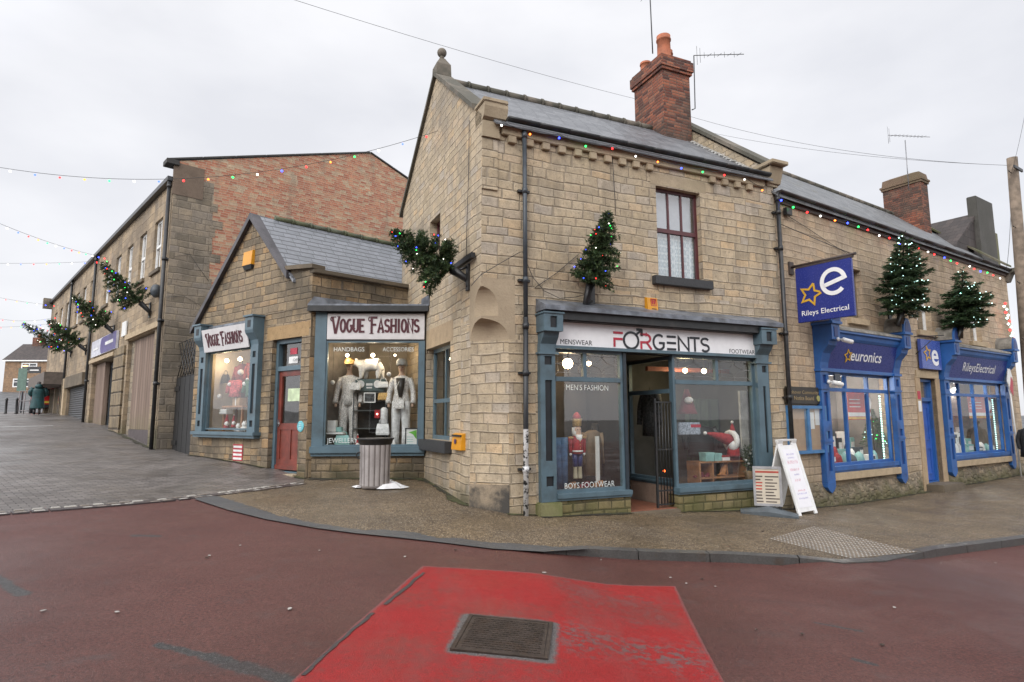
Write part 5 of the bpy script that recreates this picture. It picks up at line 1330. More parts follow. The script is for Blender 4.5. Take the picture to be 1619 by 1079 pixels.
# two shopfronts
def consolehead(a, b, parent):
    """scrolled console with a half round leaded head"""
    w = .44
    mb = MB(); q = [(0, 2.66), (.12, 2.66), (.14, 2.8), (.2, 3.0), (.34, 3.16), (.36, 3.25), (w, 3.28), (w, 3.62), (0, 3.62)]
    mb.prism(Fr(fR.pt(a, 0), fR.n, fR.d), q, 0, b - a)
    h = (b - a) / 2 + .03
    mb.box(fR, a - .04, b + .04, 3.622, 3.68, 0, w + .05)
    m_ = (a + b) / 2
    arc = [(m_ + h * cos(pi * k / 12), 3.682 + .36 * sin(pi * k / 12)) for k in range(13)]
    mb.prism(fR, arc[::-1], .02, w + .02)
    mb.mi = 1
    mb.box(fR, a + .09, b - .09, 3.34, 3.56, w, w + .012)
    arc = [(m_ + h * .72 * cos(pi * k / 12), 3.70 + .26 * sin(pi * k / 12)) for k in range(13)]
    mb.prism(fR, arc[::-1], w + .02, w + .028); mb.mi = 0
    mb.box(fR, a - .03, b + .03, 2.60, 2.657, 0, .16)
    o = part(mb, 'console', [M_RBLUE, M_RBLUED], parent)
    mb = MB(); h2 = h + .03
    pts = [(m_ + h2 * cos(pi * k / 12), 3.69 + .385 * sin(pi * k / 12)) for k in range(13)]
    pin = [(m_ + h * cos(pi * k / 12), 3.69 + .362 * sin(pi * k / 12)) for k in range(13)]
    for i in range(12):
        mb.hexa([fR.pt(*pts[i], 0), fR.pt(*pts[i + 1], 0), fR.pt(*pin[i + 1], 0), fR.pt(*pin[i], 0)], [fR.pt(*pts[i], w - .02), fR.pt(*pts[i + 1], w - .02), fR.pt(*pin[i + 1], w - .02), fR.pt(*pin[i], w - .02)])
    part(mb, 'lead_cap', M_LEADR, o)
M_LEADR = mat('old_lead', (.22, .205, .18), .6, .1, var=.35, scale=5, bump=.25, dirt=(.10, .095, .07), dirtamt=.7)
def bluefront(S, mulls, tmulls, rooms):
    f = empty('shopfront', fR.pt((S[0] + S[1]) / 2, .1), parent=bR)
    for a, b in ((S[0] - .31, S[0] + .02), (S[1] - .02, S[1] + .31)):
        m1, m2 = a + .09, b - .09
        pilaster(fR, a, b, .16, 2.6, .12, [(m1, m2, 2.34, 2.52), (m1, m2, 1.5, 2.14), (m1, m2, 1.12, 1.28), (m1, m2, .42, .98)], M_RBLUE, f, M_RBLUED)
        mb = MB(); mb.prism(fR, [(a, .158), (a, .08), (a + .08, .0), (a + .165, -.05), (b - .08, .0), (b, .08), (b, .158)], 0, .12); part(mb, 'pilaster_foot', M_RBLUE, f)
        for z_, k_ in ((2.2, .02), (1.04, .01)): one('pilaster_band', M_RBLUE, f, fR, a - k_, b + k_, z_, z_ + .05, .0, .135)
        mb = None; consolehead(a, b, f)
    a, b = S[0] + .02, S[1] - .02
    mb = MB(); mb.hexa([fR.pt(a, 2.68, .0), fR.pt(b, 2.68, .0), fR.pt(b, 3.3, .0), fR.pt(a, 3.3, .0)], [fR.pt(a, 2.68, .1), fR.pt(b, 2.68, .1), fR.pt(b, 3.3, .26), fR.pt(a, 3.3, .26)]); part(mb, 'fascia', mat('fascia_blue', (.028, .04, .19), .3, var=.06), f)
    mb = MB(); mb.prism(Fr(fR.pt(a, 0), fR.n, fR.d), [(0, 3.303), (.27, 3.303), (.31, 3.36), (.33, 3.44), (.38, 3.47), (.38, 3.52), (0, 3.52)], 0, b - a); part(mb, 'cornice', M_RBLUE, f)
    mb = MB(); mb.prism(Fr(fR.pt(a, 0), fR.n, fR.d), [(0, 3.522), (.4, 3.522), (.38, 3.58), (0, 3.72)], 0, b - a); part(mb, 'lead_capping', M_LEADR, f)
    mb = MB(); mb.box(fR, a, b, 2.60, 2.677, -.1, .12); part(mb, 'fascia_bearer', M_RBLUE, f)
    g = glazing(fR, a, b, .50, 2.60, 2.21, tmulls, M_RBLUE, f, w=-.06, t=.06, bot_mull=mulls)
    sillbar(fR, a, b, .40, .50, .10, M_RBLUE, f)
    one('stone_sill', M_STF, f, fR, a, b, .2, .36, -.1, .13, bev=.01)
    mb = MB(); roomshell(mb, fR, a - .25, b + .25, .46, 2.7, -1.5, -.13); part(mb, 'display_room', rooms, f)
    mb = MB(); mb.box(fR, a - .24, b + .24, .462, .5, -1.49, -.14); part(mb, 'display_floor', mat('white_shelf', (.5, .5, .48), .5), f)
    return f, g
M_ROOMR = mat('shop_back_wall', (.17, .15, .135), .85, var=.3, scale=1.5)
F1_, G1_ = bluefront(S1, [2.6, 3.62], [2.64, 3.64], M_ROOMR)
F2_, G2_ = bluefront(S2, [8.85, 9.85, 10.85], [8.85, 9.85, 10.85], M_ROOMR)
# fascia lettering
ff1 = Fr(fR.pt(0, 2.68, .1), fR.d, fR.n * .968 - Z * .25, Z * .968 + fR.n * .25)
M_LETW = mat('white_letter', (.8, .8, .8), .35, var=.03); M_GOLD = mat('gold_letter', (.62, .36, .03), .4, var=.1)
a, b = S1
text_mesh('fascia_lettering', 'euronics', ff1, a + 1.62, .22, .36, M_LETW, F1_, width=1.42, bold=.012, w=.008)
def star(parent, fr, cu, cv, r, th, m, w, name='star_emblem', sk=0.):
    P = []
    for k in range(11):
        an = radians(90 + 36 * k + 12); q = r if k % 2 == 0 else r * .48; P.append((cu + q * cos(an), cv + q * sin(an)))
    mb = MB(); strokes(mb, fr, 0, 0, 1, 1, th, [P[1:10]] if sk else [P], w, .006); return part(mb, name, m, parent)
if fR.up.cross(fR.n).dot(fR.d) < 0: print('flip')
star(F1_, ff1, a + .78, .32, .15, .03, M_GOLD, .008)
text_mesh('fascia_lettering', 'RileysElectrical', ff1, (S2[0] + S2[1]) / 2 - .02, .22, .36, M_LETW, F2_, width=2.3, bold=.004, w=.008)
# doorway between the blue shopfronts
dR = empty('door', fR.pt(6.7, -.1), parent=bR)
fd2 = fR.off(-.16)
mb = MB(); mb.ring(fd2, DR[0], DR[1], -.2, 2.6, .07, -.06, .06); mb.box(fd2, DR[0] + .07, DR[1] - .07, 2.0, 2.1, -.06, .06); part(mb, 'door_frame', M_RBLUE, dR)
mb = MB(); mb.box(fd2, DR[0] + .07, DR[1] - .07, -.12, 2.0, -.05, -.01)
for z0, z1 in ((.05, .75), (.95, 1.85)): mb.ring(fd2, DR[0] + .2, DR[1] - .2, z0, z1, .03, -.01, .006)
part(mb, 'door_leaf', mat('door_blue', (.025, .09, .36), .35, var=.15), dR)
quadpane(fd2, DR[0] + .07, DR[1] - .07, 2.1, 2.53, -.02, M_GLASSU, dR, 'fanlight')
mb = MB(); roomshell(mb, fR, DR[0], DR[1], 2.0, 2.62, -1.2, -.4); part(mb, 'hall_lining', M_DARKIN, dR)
mb = MB()
for z in (.95, .6): mb.box(fd2, DR[0] + .09, DR[0] + .16, z, z + .16, -.008, .02)
part(mb, 'letter_plate', mat('bright_plate', (.5, .5, .5), .3, .8), dR)
for a, b in ((DR[0] - .26, DR[0]), (DR[1], DR[1] + .26)): one('door_jamb', ashlar('orange_stone', (.38, .28, .175)), bR, fR, a, b, -.7, 2.62, -.1, .02)
one('door_lintel', M_STF, bR, fR, DR[0] - .2, DR[1] + .2, 2.625, 2.82, -.02, .03)
one('door_step', M_ASHD, bR, fR, DR[0] - .15, DR[1] + .2, -.7, -.16, -.3, .42, bev=.02)
mb = MB(); mb.box(fR, DR[0] - .22, DR[0] - .06, 2.05, 2.26, .022, .03); e = part(mb, 'red_tag', M_CRIM, bR)
mb = MB(); mb.box(fR, DR[0] - .22, DR[0] - .06, 1.72, 2.0, .022, .03); part(mb, 'white_tag', M_WHITEP, bR)
# small square sign over the door, with its iron stay
fq = fR.off(.12)
e2 = tag(empty('hanging_sign', fq.pt(6.75, 2.85)), 'smaller square blue sign with a white e over the blue door', 'sign')
a, b = 6.28, 7.46
mb = MB(); mb.box(fR, a, b, 2.86, 3.66, .04, .12, .006); part(mb, 'board', mat('sign_blue_pale', (.06, .10, .36), .25, var=.1), e2)
text_mesh('letter_e', 'e', fq, 7.06, 2.99, .86, M_LETW, e2, bold=.02, w=.006, width=.42); star(e2, fq, 6.62, 3.28, .2, .035, M_GOLD, .006)
mb = MB(); mb.tube([fR.pt(6.2, 3.72, .02), fR.pt(6.75, 3.74, .5)], .012, 6); mb.tube([fR.pt(6.2, 3.25, .02), fR.pt(6.6, 3.74, .4)], .01, 6); part(mb, 'stay', M_IRON, e2)
# large projecting sign
fP = Fr(fR.pt(.6, 0), fR.n, -fR.d)
e3 = tag(empty('projecting_sign', fP.pt(.72, 3.6)), 'large square blue projecting sign with gold star, white e and Rileys Electrical', 'sign')
M_SB = mat('sign_blue', (.022, .035, .21), .25, var=.06)
mb = MB(); mb.box(fP, .13, 1.33, 3.60, 4.79, -.04, .04, .008); part(mb, 'board', M_SB, e3)
mb = MB(); mb.tube([fP.pt(0, 4.86, 0), fP.pt(1.42, 4.86, 0)], .03, 6); mb.box(fP, -.0, .04, 4.7, 4.98, -.08, .08); mb.box(fP, .14, 1.36, 4.795, 4.835, -.03, .03); part(mb, 'bracket', mat('rusty_bracket', (.05, .035, .03), .6), e3)
mb = MB(); mb.tube([fP.pt(1.3, 4.89, 0), fR.pt(-.25 + .5, 5.8, .02)], .008, 5); part(mb, 'stay_wire', M_IRON, e3)
fPf = fP.off(.04)
tx = fPf.up.cross(fPf.n); sg_ = 1 if tx.dot(fPf.d) > 0 else -1
text_mesh('lettering', 'Rileys Electrical', fPf, .73, 3.74, .155, M_LETW, e3, width=1.0, bold=.006, w=.005)
mb = MB(); fe_ = Fr(fPf.pt(.13 if sg_ > 0 else 1.33, 3.60), tx, fPf.n)
strokes(mb, fe_, .56, .50, .52, .54, .085, [[(.12, .38), (.9, .58)] + ell(.5, .5, .46, .46, 12, 318, 26)], .004); part(mb, 'letter_e', M_LETW, e3)
P = []
for k in range(11):
    an = radians(72 + 36 * k); q = .235 if k % 2 == 0 else .115; P.append((.32 + q * cos(an), .58 + q * sin(an)))
mb = MB(); strokes(mb, fe_, 0, 0, 1, 1, .042, [P[:9]], .004); strokes(mb, fe_, 0, 0, 1, 1, .042, [[P[0], P[9], (.53, .60)]], .0045); part(mb, 'star_emblem', M_GOLD, e3)

# ------------------------------------------------------------------ long stone range up the left street, brick gable
bL = empty('stone_range_building', gfix(fL.pt(8, 0)), 'long two storey weathered stone building with a red brick gable up the left street', 'building')
LE, LU, LRV, LRZ = 8.55, 26.4, 6.4, 11.35
T0 = (1.0, 4.5, .4, 4.22, .22); T1 = (6.6, 10.9, .6, 3.86, .45); T2 = (12.4, 17.3, 1.0, 3.5, .25); T3 = (18.6, 25.2, 1.3, 3.5, .25)
wu = [(.98, 1.92), (2.93, 3.85), (4.86, 5.75), (6.75, 7.65), (8.75, 9.65), (12.2, 13.05), (14.1, 15.0), (15.95, 16.9), (19.3, 20.2), (21.4, 22.4), (23.6, 24.6)]
WL = [(a, b, 6.12, 7.72, .14) for a, b in wu]
mb = MB(); wall(mb, fL, 0, LU, -.3, LE, [T0, T1, T2, T3] + WL); part(mb, 'front_wall', masonry('street_stone', .42, .22, [(0, (.25, .19, .125)), (.3, (.31, .24, .16)), (.6, (.36, .28, .19)), (.85, (.39, .30, .195)), (1, (.30, .25, .19))], (.24, .19, .13), .011, seed=41., darkamt=.55, darkth=.48, dark=(.14, .11, .08), wob=.8, moss=(.10, .10, .045), mossz=(.9, 1.9)), bL)
mb = MB(); gx = 1.1
mb.poly([fG.pt(0, -.3), fG.pt(gx, -.3), fG.pt(gx, LE + .2), fG.pt(0, LE + .2)])
random.seed(12)
for k in range(32):
    z0 = -.2 + k * .26; j = random.uniform(0, .32) if k % 2 else random.uniform(-.02, .1)
    if z0 > 8.2: break
    mb.box(fG, gx - .05, gx + j, z0, z0 + .25, -.02, .012)
part(mb, 'gable_quoins', M_GREY, bL)
mb = MB(); mb.poly([fG.pt(gx, -.3), fG.pt(13, -.3), fG.pt(13, 9.1), fG.pt(6.4, 11.35), fG.pt(0, 9.15), fG.pt(0, LE + .2), fG.pt(gx, LE + .2)]); part(mb, 'brick_gable', M_BRICK, bL)
one('gable_shoulder', ashlar('smooth_brown_block', (.15, .11, .08)), bL, fG, -.02, .8, 8.15, 9.12, -.1, .015)
mb = MB(); copings(mb, fG, -.2, 9.13, 6.4, 11.36, -.35, .04, .05, 7); copings(mb, fG, 13.2, 9.13, 6.4, 11.36, -.35, .04, .05, 7); mb.box(fG, -.24, .1, 9.02, 9.17, -.36, .08, .01); part(mb, 'gable_coping', mat('dark_coping', (.035, .033, .03), .7, var=.3, bump=.2), bL)
mb = MB()
for s0, s1 in (((0, LE + .1), (6.4, 11.25)), ((12.9, LE + .1), (6.4, 11.25))):
    mb.poly([fG.pt(s0[0], s0[1], -.05), fG.pt(s1[0], s1[1], -.05), fG.pt(s1[0], s1[1], -.05) + fL.d * LU, fG.pt(s0[0], s0[1], -.05) + fL.d * LU])
part(mb, 'roof', M_SLATER, bL)
mb = MB(); mb.box(fL, .05, LU, LE - .0, LE + .13, -.1, .16); part(mb, 'gutter', M_IRON, bL)
mb = MB(); mb.poly([fL.pt(LU, -.3), fL.pt(LU, LE), fL.pt(LU, LE) + fG.d * 12.9, fL.pt(LU, -.3) + fG.d * 12.9]); mb.box(fL, LU - .3, LU + .1, LE - .3, LE + .3, -.3, .45); part(mb, 'end_wall', M_GREY, bL)
for h in WL:
    sash(fL, h, bL, M_WHITEP, M_GLASSU, 2, 6.9, d=.08, sill=(.1, .12, .07), sillm=M_ASHD, bars=.05, back=M_DARKIN)
M_TIMB = NT('weathered_boards'); t = M_TIMB; u_, v_, _ = t.sep(t.uvm()); bd = t.m_('DIVIDE', u_, .3)
r_ = t.white(t.comb(t.m_('FLOOR', bd), 3., 1.)); fr_ = t.m_('FRACT', bd)
gn = t.noise(t.comb(t.m_('MULTIPLY', u_, 14.), t.m_('MULTIPLY', v_, .7), 0.), 1., 5)
c = t.mix(r_, (.17, .115, .085), (.25, .18, .14)); c = t.mix(1., c, t.ramp(gn, [(.3, (.7,) * 3), (.7, (1.25,) * 3)]), 'MULTIPLY')
c = t.mix(t.m_('MULTIPLY', t.smooth(t.m_('ADD', v_, t.noise(t.pos(), 2, 4)), 2.6, 1.2), .55), c, (.13, .13, .045))
c = t.mix(t.smooth(t.m_('MINIMUM', fr_, t.m_('SUBTRACT', 1., fr_)), .03, .06), (.03, .025, .02), c); M_TIMB = t.pbr(c, .8)
mb = MB(); mb.box(fL, 1.0, 4.05, 1.28, 4.2, -.2, -.12); mb.box(fL, 1.0, 1.1, 1.28, 4.2, -.118, -.02); part(mb, 'timber_panel', M_TIMB, bL)
one('base_panel', mat('purple_grey_panel', (.075, .06, .06), .7), bL, fL, 1.0, 4.05, .2, 1.277, -.2, -.1)
mb = MB(); mb.box(fL, .2, 4.6, 4.25, 4.42, 0, .1); mb.box(fL, 6.4, 11.2, 3.88, 4.02, 0, .1); part(mb, 'shop_cornice', M_STF, bL)
one('stone_return', M_GREY, bL, fL, 4.06, 4.49, -.2, 4.2, -.2, -.12)
pz = masonry('rusticated_pier', 1.2, .42, [(0, (.2, .155, .1)), (1, (.28, .22, .14))], (.07, .055, .04), .025, seed=51., rowvar=0., bump=1., dist=.04)
one('stone_pier', pz, bL, fL, 4.75, 6.4, .4, 4.1, 0, .06)
# shop entrance bay
mb = MB(); mb.box(fL, 9.1, 10.85, 1.2, 3.84, -.3, -.15); part(mb, 'timber_panel', M_TIMB, bL)
eb = one('entrance_frame', M_PIPE, bL, fL, 6.7, 9.05, 3.6, 3.82, -.42, -.34)
quadpane(fL, 6.7, 9.05, 1.1, 3.6, -.38, glass('teal_glass', (.55, .65, .66), .05), eb); mb = MB(); roomshell(mb, fL, 6.5, 9.2, .9, 3.85, -3, -.46); part(mb, 'room_lining', mat('teal_room', (.10, .12, .12), .8, var=.3), eb)
for a in (6.7, 7.75, 8.95): one('glazing_bar', M_PIPE, eb, fL, a, a + .09, 1.0, 3.6, -.42, -.34)
one('poster', M_WHITEP, eb, fL, 7.95, 8.6, 1.9, 2.5, -.375, -.37)
one('riser', mat('grey_riser', (.08, .075, .07), .7), eb, fL, 6.7, 9.05, .8, 1.1, -.44, -.34)
# shuttered bay
t = NT('roller_shutter'); u_, v_, _ = t.sep(t.uvm()); wv = t.m_('FRACT', t.m_('DIVIDE', v_, .1))
M_SHUT = t.pbr(t.mix(t.smooth(wv, .05, .3), (.02, .02, .022), (.06, .062, .066)), .45, .3, nrm=t.bump(t.m_('SINE', t.m_('MULTIPLY', wv, 3.14)), .8, .03))
one('roller_shutter', M_SHUT, bL, fL, 12.42, 17.28, 1.1, 3.1, -.2, -.12); one('shutter_box', M_ASHD, bL, fL, 12.3, 17.4, 3.1, 3.62, -.2, .14)
mb = MB(); mb.box(fL, 18.4, 25.6, 3.35, 3.95, -.1, .85); part(mb, 'canopy', mat('canopy_brown', (.11, .09, .075), .7, var=.2), bL)
cb = one('shop_window', mat('dark_frame', (.03, .032, .03), .5), bL, fL, 18.7, 25.1, 1.5, 3.34, -.24, -.2)
for a in (18.7, 20.6, 22.6, 24.6): one('frame_bar', M_ASHD, cb, fL, a, a + .3, 1.2, 3.34, -.199, -.1)
quadpane(fL, 19.0, 25.0, 1.9, 3.3, -.19, M_GLASSU, cb)
one('shop_pilaster', M_STF, bL, fL, 17.45, 18.3, 1.2, 3.6, 0, .12)
# sign of the entrance shop
q = (6.0, 10.8, 4.1, 4.75)
e = tag(empty('shop_sign', fL.pt(8.4, 4.1)), 'long pale and purple shop sign on the left stone building', 'sign')
mb = MB(); mb.box(fL, q[0], q[1], q[2], q[3], .02, .1); part(mb, 'board', mat('pale_board', (.5, .5, .55), .4), e)
mb = MB(); mb.box(fL, q[0] + .01, q[0] + 2.5, q[2] + .01, q[3] - .01, .1, .104); mb.lathe(fL.pt(q[0] + 2.6, (q[2] + q[3]) / 2, .1), [(.3, 0), (.3, .0045)], 20, up=fL.n); part(mb, 'purple_field', mat('purple_field', (.06, .04, .18), .4), e)
mb = MB(); mb.box(fL, q[0] + .5, q[0] + 1.9, q[2] + .28, q[2] + .4, .1, .112); mb.box(fL, q[0] + 3.3, q[0] + 4.3, q[2] + .25, q[2] + .32, .1, .112); part(mb, 'pale_bars', M_WHITEP, e)
e = tag(empty('wall_plate', fL.pt(5.2, 4.6)), 'small white plate fixed beside the purple sign', 'plate')
mb = MB(); mb.box(fL, 4.75, 5.4, 4.45, 4.95, .02, .06); part(mb, 'plate', M_WHITEP, e)
e = tag(empty('wall_lamp', fL.pt(1.2, 5.2)), 'small oval bulkhead lamp high near the corner downpipe', 'lamp')
mb = MB(); mb.ball(fL.pt(.75, 5.35, .1), .16, 2, 1, 1, 1.3); part(mb, 'body', M_PIPE, e)
pipe(fL, .12, LE, .7, bL, M_IRON, brackets=(6.2, 4.4, 2.6), r=.055)
pipe(fL, 11.5, LE, 1.4, bL, M_IRON, brackets=(6.0, 3.2), r=.055)
pipe(fL, 18.0, LE, 1.6, bL, M_IRON, brackets=(6.0,), r=.055)

# ------------------------------------------------------------------ alley gate
ga, gb = fG.pt(.42, 0, .03), fE.pt(4.90, 0, -.04)
fg2 = Fr(ga, gb - ga); gl_ = (gb - ga).length
if fg2.n.dot(C0 - ga) < 0: fg2.n = -fg2.n
e = tag(empty('alley_gate', gfix((ga + gb) / 2)), 'tall black boarded gate closing the alley beside the fashion shop', 'gate')
mb = MB()
for k in range(8): mb.box(fg2, gl_ * k / 8 + .004, gl_ * (k + 1) / 8 - .004, .5, 2.75, -.02, .02 + .006 * (k % 2))
part(mb, 'boards', mat('black_boards', (.012, .012, .012), .6, var=.3), e)
for k, z in enumerate((2.45, .95)): one('strap_hinge', M_IRON, e, fg2, -.12, .5, z - .06, z + .06, .03, .05)
mb = MB()
for k in range(7):
    mb.tube([fg2.pt(gl_ * k / 7, 2.76, 0), fg2.pt(gl_ * min(1, (k + 3) / 7), 3.75, 0)], .012, 5); mb.tube([fg2.pt(gl_ * k / 7, 3.75, 0), fg2.pt(gl_ * min(1, (k + 3) / 7), 2.76, 0)], .012, 5)
for z in (2.77, 3.1, 3.43, 3.76): mb.tube([fg2.pt(0, z), fg2.pt(gl_, z)], .012, 5)
part(mb, 'trellis', M_IRON, e)

# ------------------------------------------------------------------ far house up the hill, and the building beyond the blue shop
def farhouse():
    y0 = 100; fr = Fr(Vector((-83.6, y0, 0)), Vector((1, .06, 0))); z0 = HP(-78, y0)
    zb = 6.2
    e = tag(empty('brick_house', fr.pt(8, zb - .5)), 'distant brown brick house with white windows at the top of the left street', 'house')
    wins = [(2.6, 5.1, 9.5, 10.9), (13.8, 16.0, 9.5, 10.9), (1.5, 5.0, 6.9, 8.3), (12.8, 16.2, 6.9, 8.3)]
    mb = MB(); wall(mb, fr, 0, 20, 4, 11.6, [(*w_, .1) for w_ in wins] + [(7.6, 9.0, 5.6, 8.2, .2)])
    for u in (0, 20): mb.poly([fr.pt(u, 4), fr.pt(u, 11.6), fr.pt(u, 11.6, -8), fr.pt(u, 4, -8)]); mb.poly([fr.pt(u, 11.6), fr.pt(u, 14.4, -4), fr.pt(u, 11.6, -8)])
    part(mb, 'wall', masonry('far_brick', .3, .15, [(0, (.2, .12, .07)), (1, (.3, .19, .11))], (.25, .2, .15), .01, seed=61.), e)
    mb = MB()
    for s in (0, 1):
        a = [fr.pt(-.3, 11.4, .3), fr.pt(20.3, 11.4, .3), fr.pt(20.3, 14.5, -4), fr.pt(-.3, 14.5, -4)] if s == 0 else [fr.pt(-.3, 14.5, -4), fr.pt(20.3, 14.5, -4), fr.pt(20.3, 11.4, -8.3), fr.pt(-.3, 11.4, -8.3)]
        mb.hexa([p - Z * .12 for p in a], a)
    part(mb, 'roof', M_PANT, e)
    one('fascia_board', M_WHITEP, e, fr, -.2, 20.2, 11.15, 11.35, .3, .36)
    for w_ in wins:
        mb = MB(); mb.ring(fr, *w_, .16, -.1, .02); m_ = (w_[0] + w_[1]) / 2; mb.box(fr, m_ - .08, m_ + .08, w_[2] + .16, w_[3] - .16, -.1, .02); h_ = w_[2] + (w_[3] - w_[2]) * .62; mb.box(fr, w_[0] + .16, m_ - .08, h_ - .05, h_ + .05, -.1, .02); mb.box(fr, m_ + .08, w_[1] - .16, h_ - .05, h_ + .05, -.1, .02)
        o = part(mb, 'window', M_WHITEP, e); quadpane(fr, w_[0] + .1, w_[1] - .1, w_[2] + .1, w_[3] - .1, -.08, mat('dark_pane', (.03, .035, .04), .1), o)
    mb = MB(); mb.ring(fr, 7.4, 9.2, 5.6, 8.4, .25, -.1, .1); mb.prism(fr, [(7.2, 8.4), (9.4, 8.4), (8.3, 9.0)], -.05, .3); part(mb, 'door_surround', M_WHITEP, e)
    one('door', mat('dark_door', (.06, .03, .03), .5), e, fr, 7.65, 8.95, 5.6, 8.15, -.15, -.1)
    mb = MB(); mb.box(fr, 1.6, 3.0, 12.8, 15.6, -4.6, -3.4); c = part(mb, 'chimney', M_CHIM, e); mb = MB(); mb.lathe(fr.pt(2.3, 15.6, -4), [(.25, 0), (.2, .9)], 10); part(mb, 'chimney_pot', M_POT, c)
farhouse()
def beyond():
    f = fR.off(-3.2)
    e = tag(empty('tiled_house', f.pt(16.5, 0)), 'dark tiled house with a tall grey gable stack behind the blue electrical shop', 'house')
    g = f.off(2.4); s0, s1 = g.uv(1541, 345)[0], g.uv(1566, 345)[0]; zt = g.uv(1541, 312)[1]; zr = g.uv(1541, 336)[1]; um = s0 + .1
    mb = MB(); sl = .72; wd = 6.6; um = s0 + .2
    for sg in (-1,):
        a = [f.pt(um, zr, 2.4), f.pt(um, zr, -11), f.pt(um + sg * wd, zr - sl * wd, -11), f.pt(um + sg * wd, zr - sl * wd, 2.4)]
        mb.hexa([p - Z * .12 for p in a], a)
    part(mb, 'roof', M_PANT, e)
    mb = MB(); mb.box(f, um - wd + .3, um + 2.5, 0, zr - sl * wd, -10.8, 2.2); part(mb, 'wall', M_GREY, e)
    mb = MB(); mb.prism(f, [(um + .1, zr - 7), (um + .1, zr), (um - wd * 1.1, zr - sl * wd * 1.1 - .12), (um - wd * 1.1, zr - 7)], 2.3, 2.36); part(mb, 'tile_hung_gable', M_PANT, e)
    mb = MB(); mb.box(f, s0, s1, zr - 5, zt, 2.2, 2.5, .02); part(mb, 'end_stack', ashlar('grey_render', (.085, .08, .072), moss=(.05, .05, .04)), e)
    q0, q1 = g.uv(1566, 400)[0], g.uv(1580, 400)[0]
    mb = MB(); mb.box(f, q0 + .05, q1, 0, g.uv(1572, 368)[1], .5, 2.4); part(mb, 'side_wing', ashlar('mossy_render', (.15, .14, .10), moss=(.12, .13, .04)), e)
beyond()
# ------------------------------------------------------------------ foliage
def m_needle(name, a, b, tip):
    t = NT(name); g = t.n('ShaderNodeNewGeometry'); r = g.outputs['Random Per Island']
    c = t.ramp(r, [(0, a), (.6, b), (1, tip)]); c = t.mix(1., c, t.ramp(t.noise(t.pos(), 6, 3), [(.3, (.55,) * 3), (.7, (1.35,) * 3)]), 'MULTIPLY')
    t.pbr(c, .6); return t.m
M_NEED = m_needle('spruce_needles', (.018, .04, .016), (.040, .082, .026), (.10, .14, .04))
M_FIRN = m_needle('fir_needles', (.018, .04, .022), (.045, .09, .035), (.10, .16, .06))
M_BARK = mat('bark', (.05, .035, .025), .9, var=.3, scale=12, bump=.4)
BULBM = {k: emat('bulb_' + k, c, s) for k, c, s in (('white', (1, .95, .85), 4), ('red', (1, .02, .02), 5), ('blue', (.03, .06, 1), 6), ('green', (.02, 1, .12), 4), ('orange', (1, .16, .02), 5), ('cyan', (.6, 1, .92), 2.4))}
_bulbs = {}
def bulb(p, col, r, parent, name='light_bulb'):
    """every bulb copies the first of its colour and size"""
    k = (col, round(r, 4))
    if k not in _bulbs:
        mb = MB(); mb.ball((0, 0, 0), r, 1); me = None
        o = mb.build(name, BULBM[col], parent, loc=Vector((0, 0, 0))); _bulbs[k] = o
    else:
        o = _bulbs[k].copy(); COL.objects.link(o); o.parent = parent
    o.location = Vector(p) - wloc(parent); return o
def sprigs(V, F, p, d, L, wd, rng):
    """a needle sprig: two crossed slim diamonds"""
    a = d.orthogonal().normalized(); a = Matrix.Rotation(rng.uniform(0, pi), 3, d) @ a; b = d.cross(a)
    for s in (a, b):
        k = len(V); V.extend([p, p + d * L * .45 + s * wd, p + d * L, p + d * L * .45 - s * wd]); F.append((k, k + 1, k + 2, k + 3))
def leafmesh(name, V, F, m, parent):
    me = bpy.data.meshes.new(name); me.from_pydata([tuple(v) for v in V], [], F); me.materials.append(m); return link_mesh(name, me, parent)
def xtree(base, axis, L, R, label, seed, nb=150, cols=('white', 'red', 'blue', 'green'), nl=26, group=None, droop=.2, name='christmas_tree', rb=.011):
    """a bushy cut tree tied up in a wall bracket"""
    rng = random.Random(seed); axis = Vector(axis).normalized(); e = tag(empty(name, base), label, 'christmas tree', group)
    mb = MB(); mb.tube([base - axis * .28, base + axis * L * .5, base + axis * L], [.038, .025, .008], 8); part(mb, 'trunk', M_BARK, e)
    a = axis.orthogonal().normalized(); b = axis.cross(a); V, F, tips = [], [], []
    lob = [(rng.uniform(0, 6.28), rng.uniform(.0, .9), rng.uniform(.55, 1.35)) for _ in range(22)]
    for k in range(nb):
        h = ((k + rng.random()) / nb) ** 1.15; ph = k * 2.399 + rng.uniform(-.5, .5)
        r = R * (1 - h) ** .75 * rng.uniform(.75, 1.05) + .045
        for l in lob:
            if abs(h - l[1]) < .1 and abs((ph - l[0] + pi) % (2 * pi) - pi) < .6: r *= l[2]
        r = min(r, R * 1.15)
        o = (a * cos(ph) + b * sin(ph)); p0 = base + axis * (L * h)
        d = (o + axis * rng.uniform(.15, .6) - Z * droop).normalized()
        n = max(4, int(r / .016))
        for j in range(n):
            t = (j + .5) / n; q = p0 + d * r * t - Z * (.12 * r * t * t) + Vector((rng.uniform(-1, 1), rng.uniform(-1, 1), rng.uniform(-1, 1))) * .035 * t
            for _ in range(6 if t > .4 else 3):
                dd = (d * rng.uniform(.1, .9) + Vector((rng.uniform(-1, 1), rng.uniform(-1, 1), rng.uniform(-1, .9)))).normalized()
                sprigs(V, F, q, dd, rng.uniform(.045, .09), rng.uniform(.0045, .009), rng)
        tips.append((p0 + d * r * .97, h))
    leafmesh('crown', V, F, M_NEED, e)
    for k in range(nl):
        q, h = tips[int(len(tips) * (k + rng.random()) / nl * .999)]
        bulb(q, cols[rng.randrange(len(cols))], rb, e)
    return e
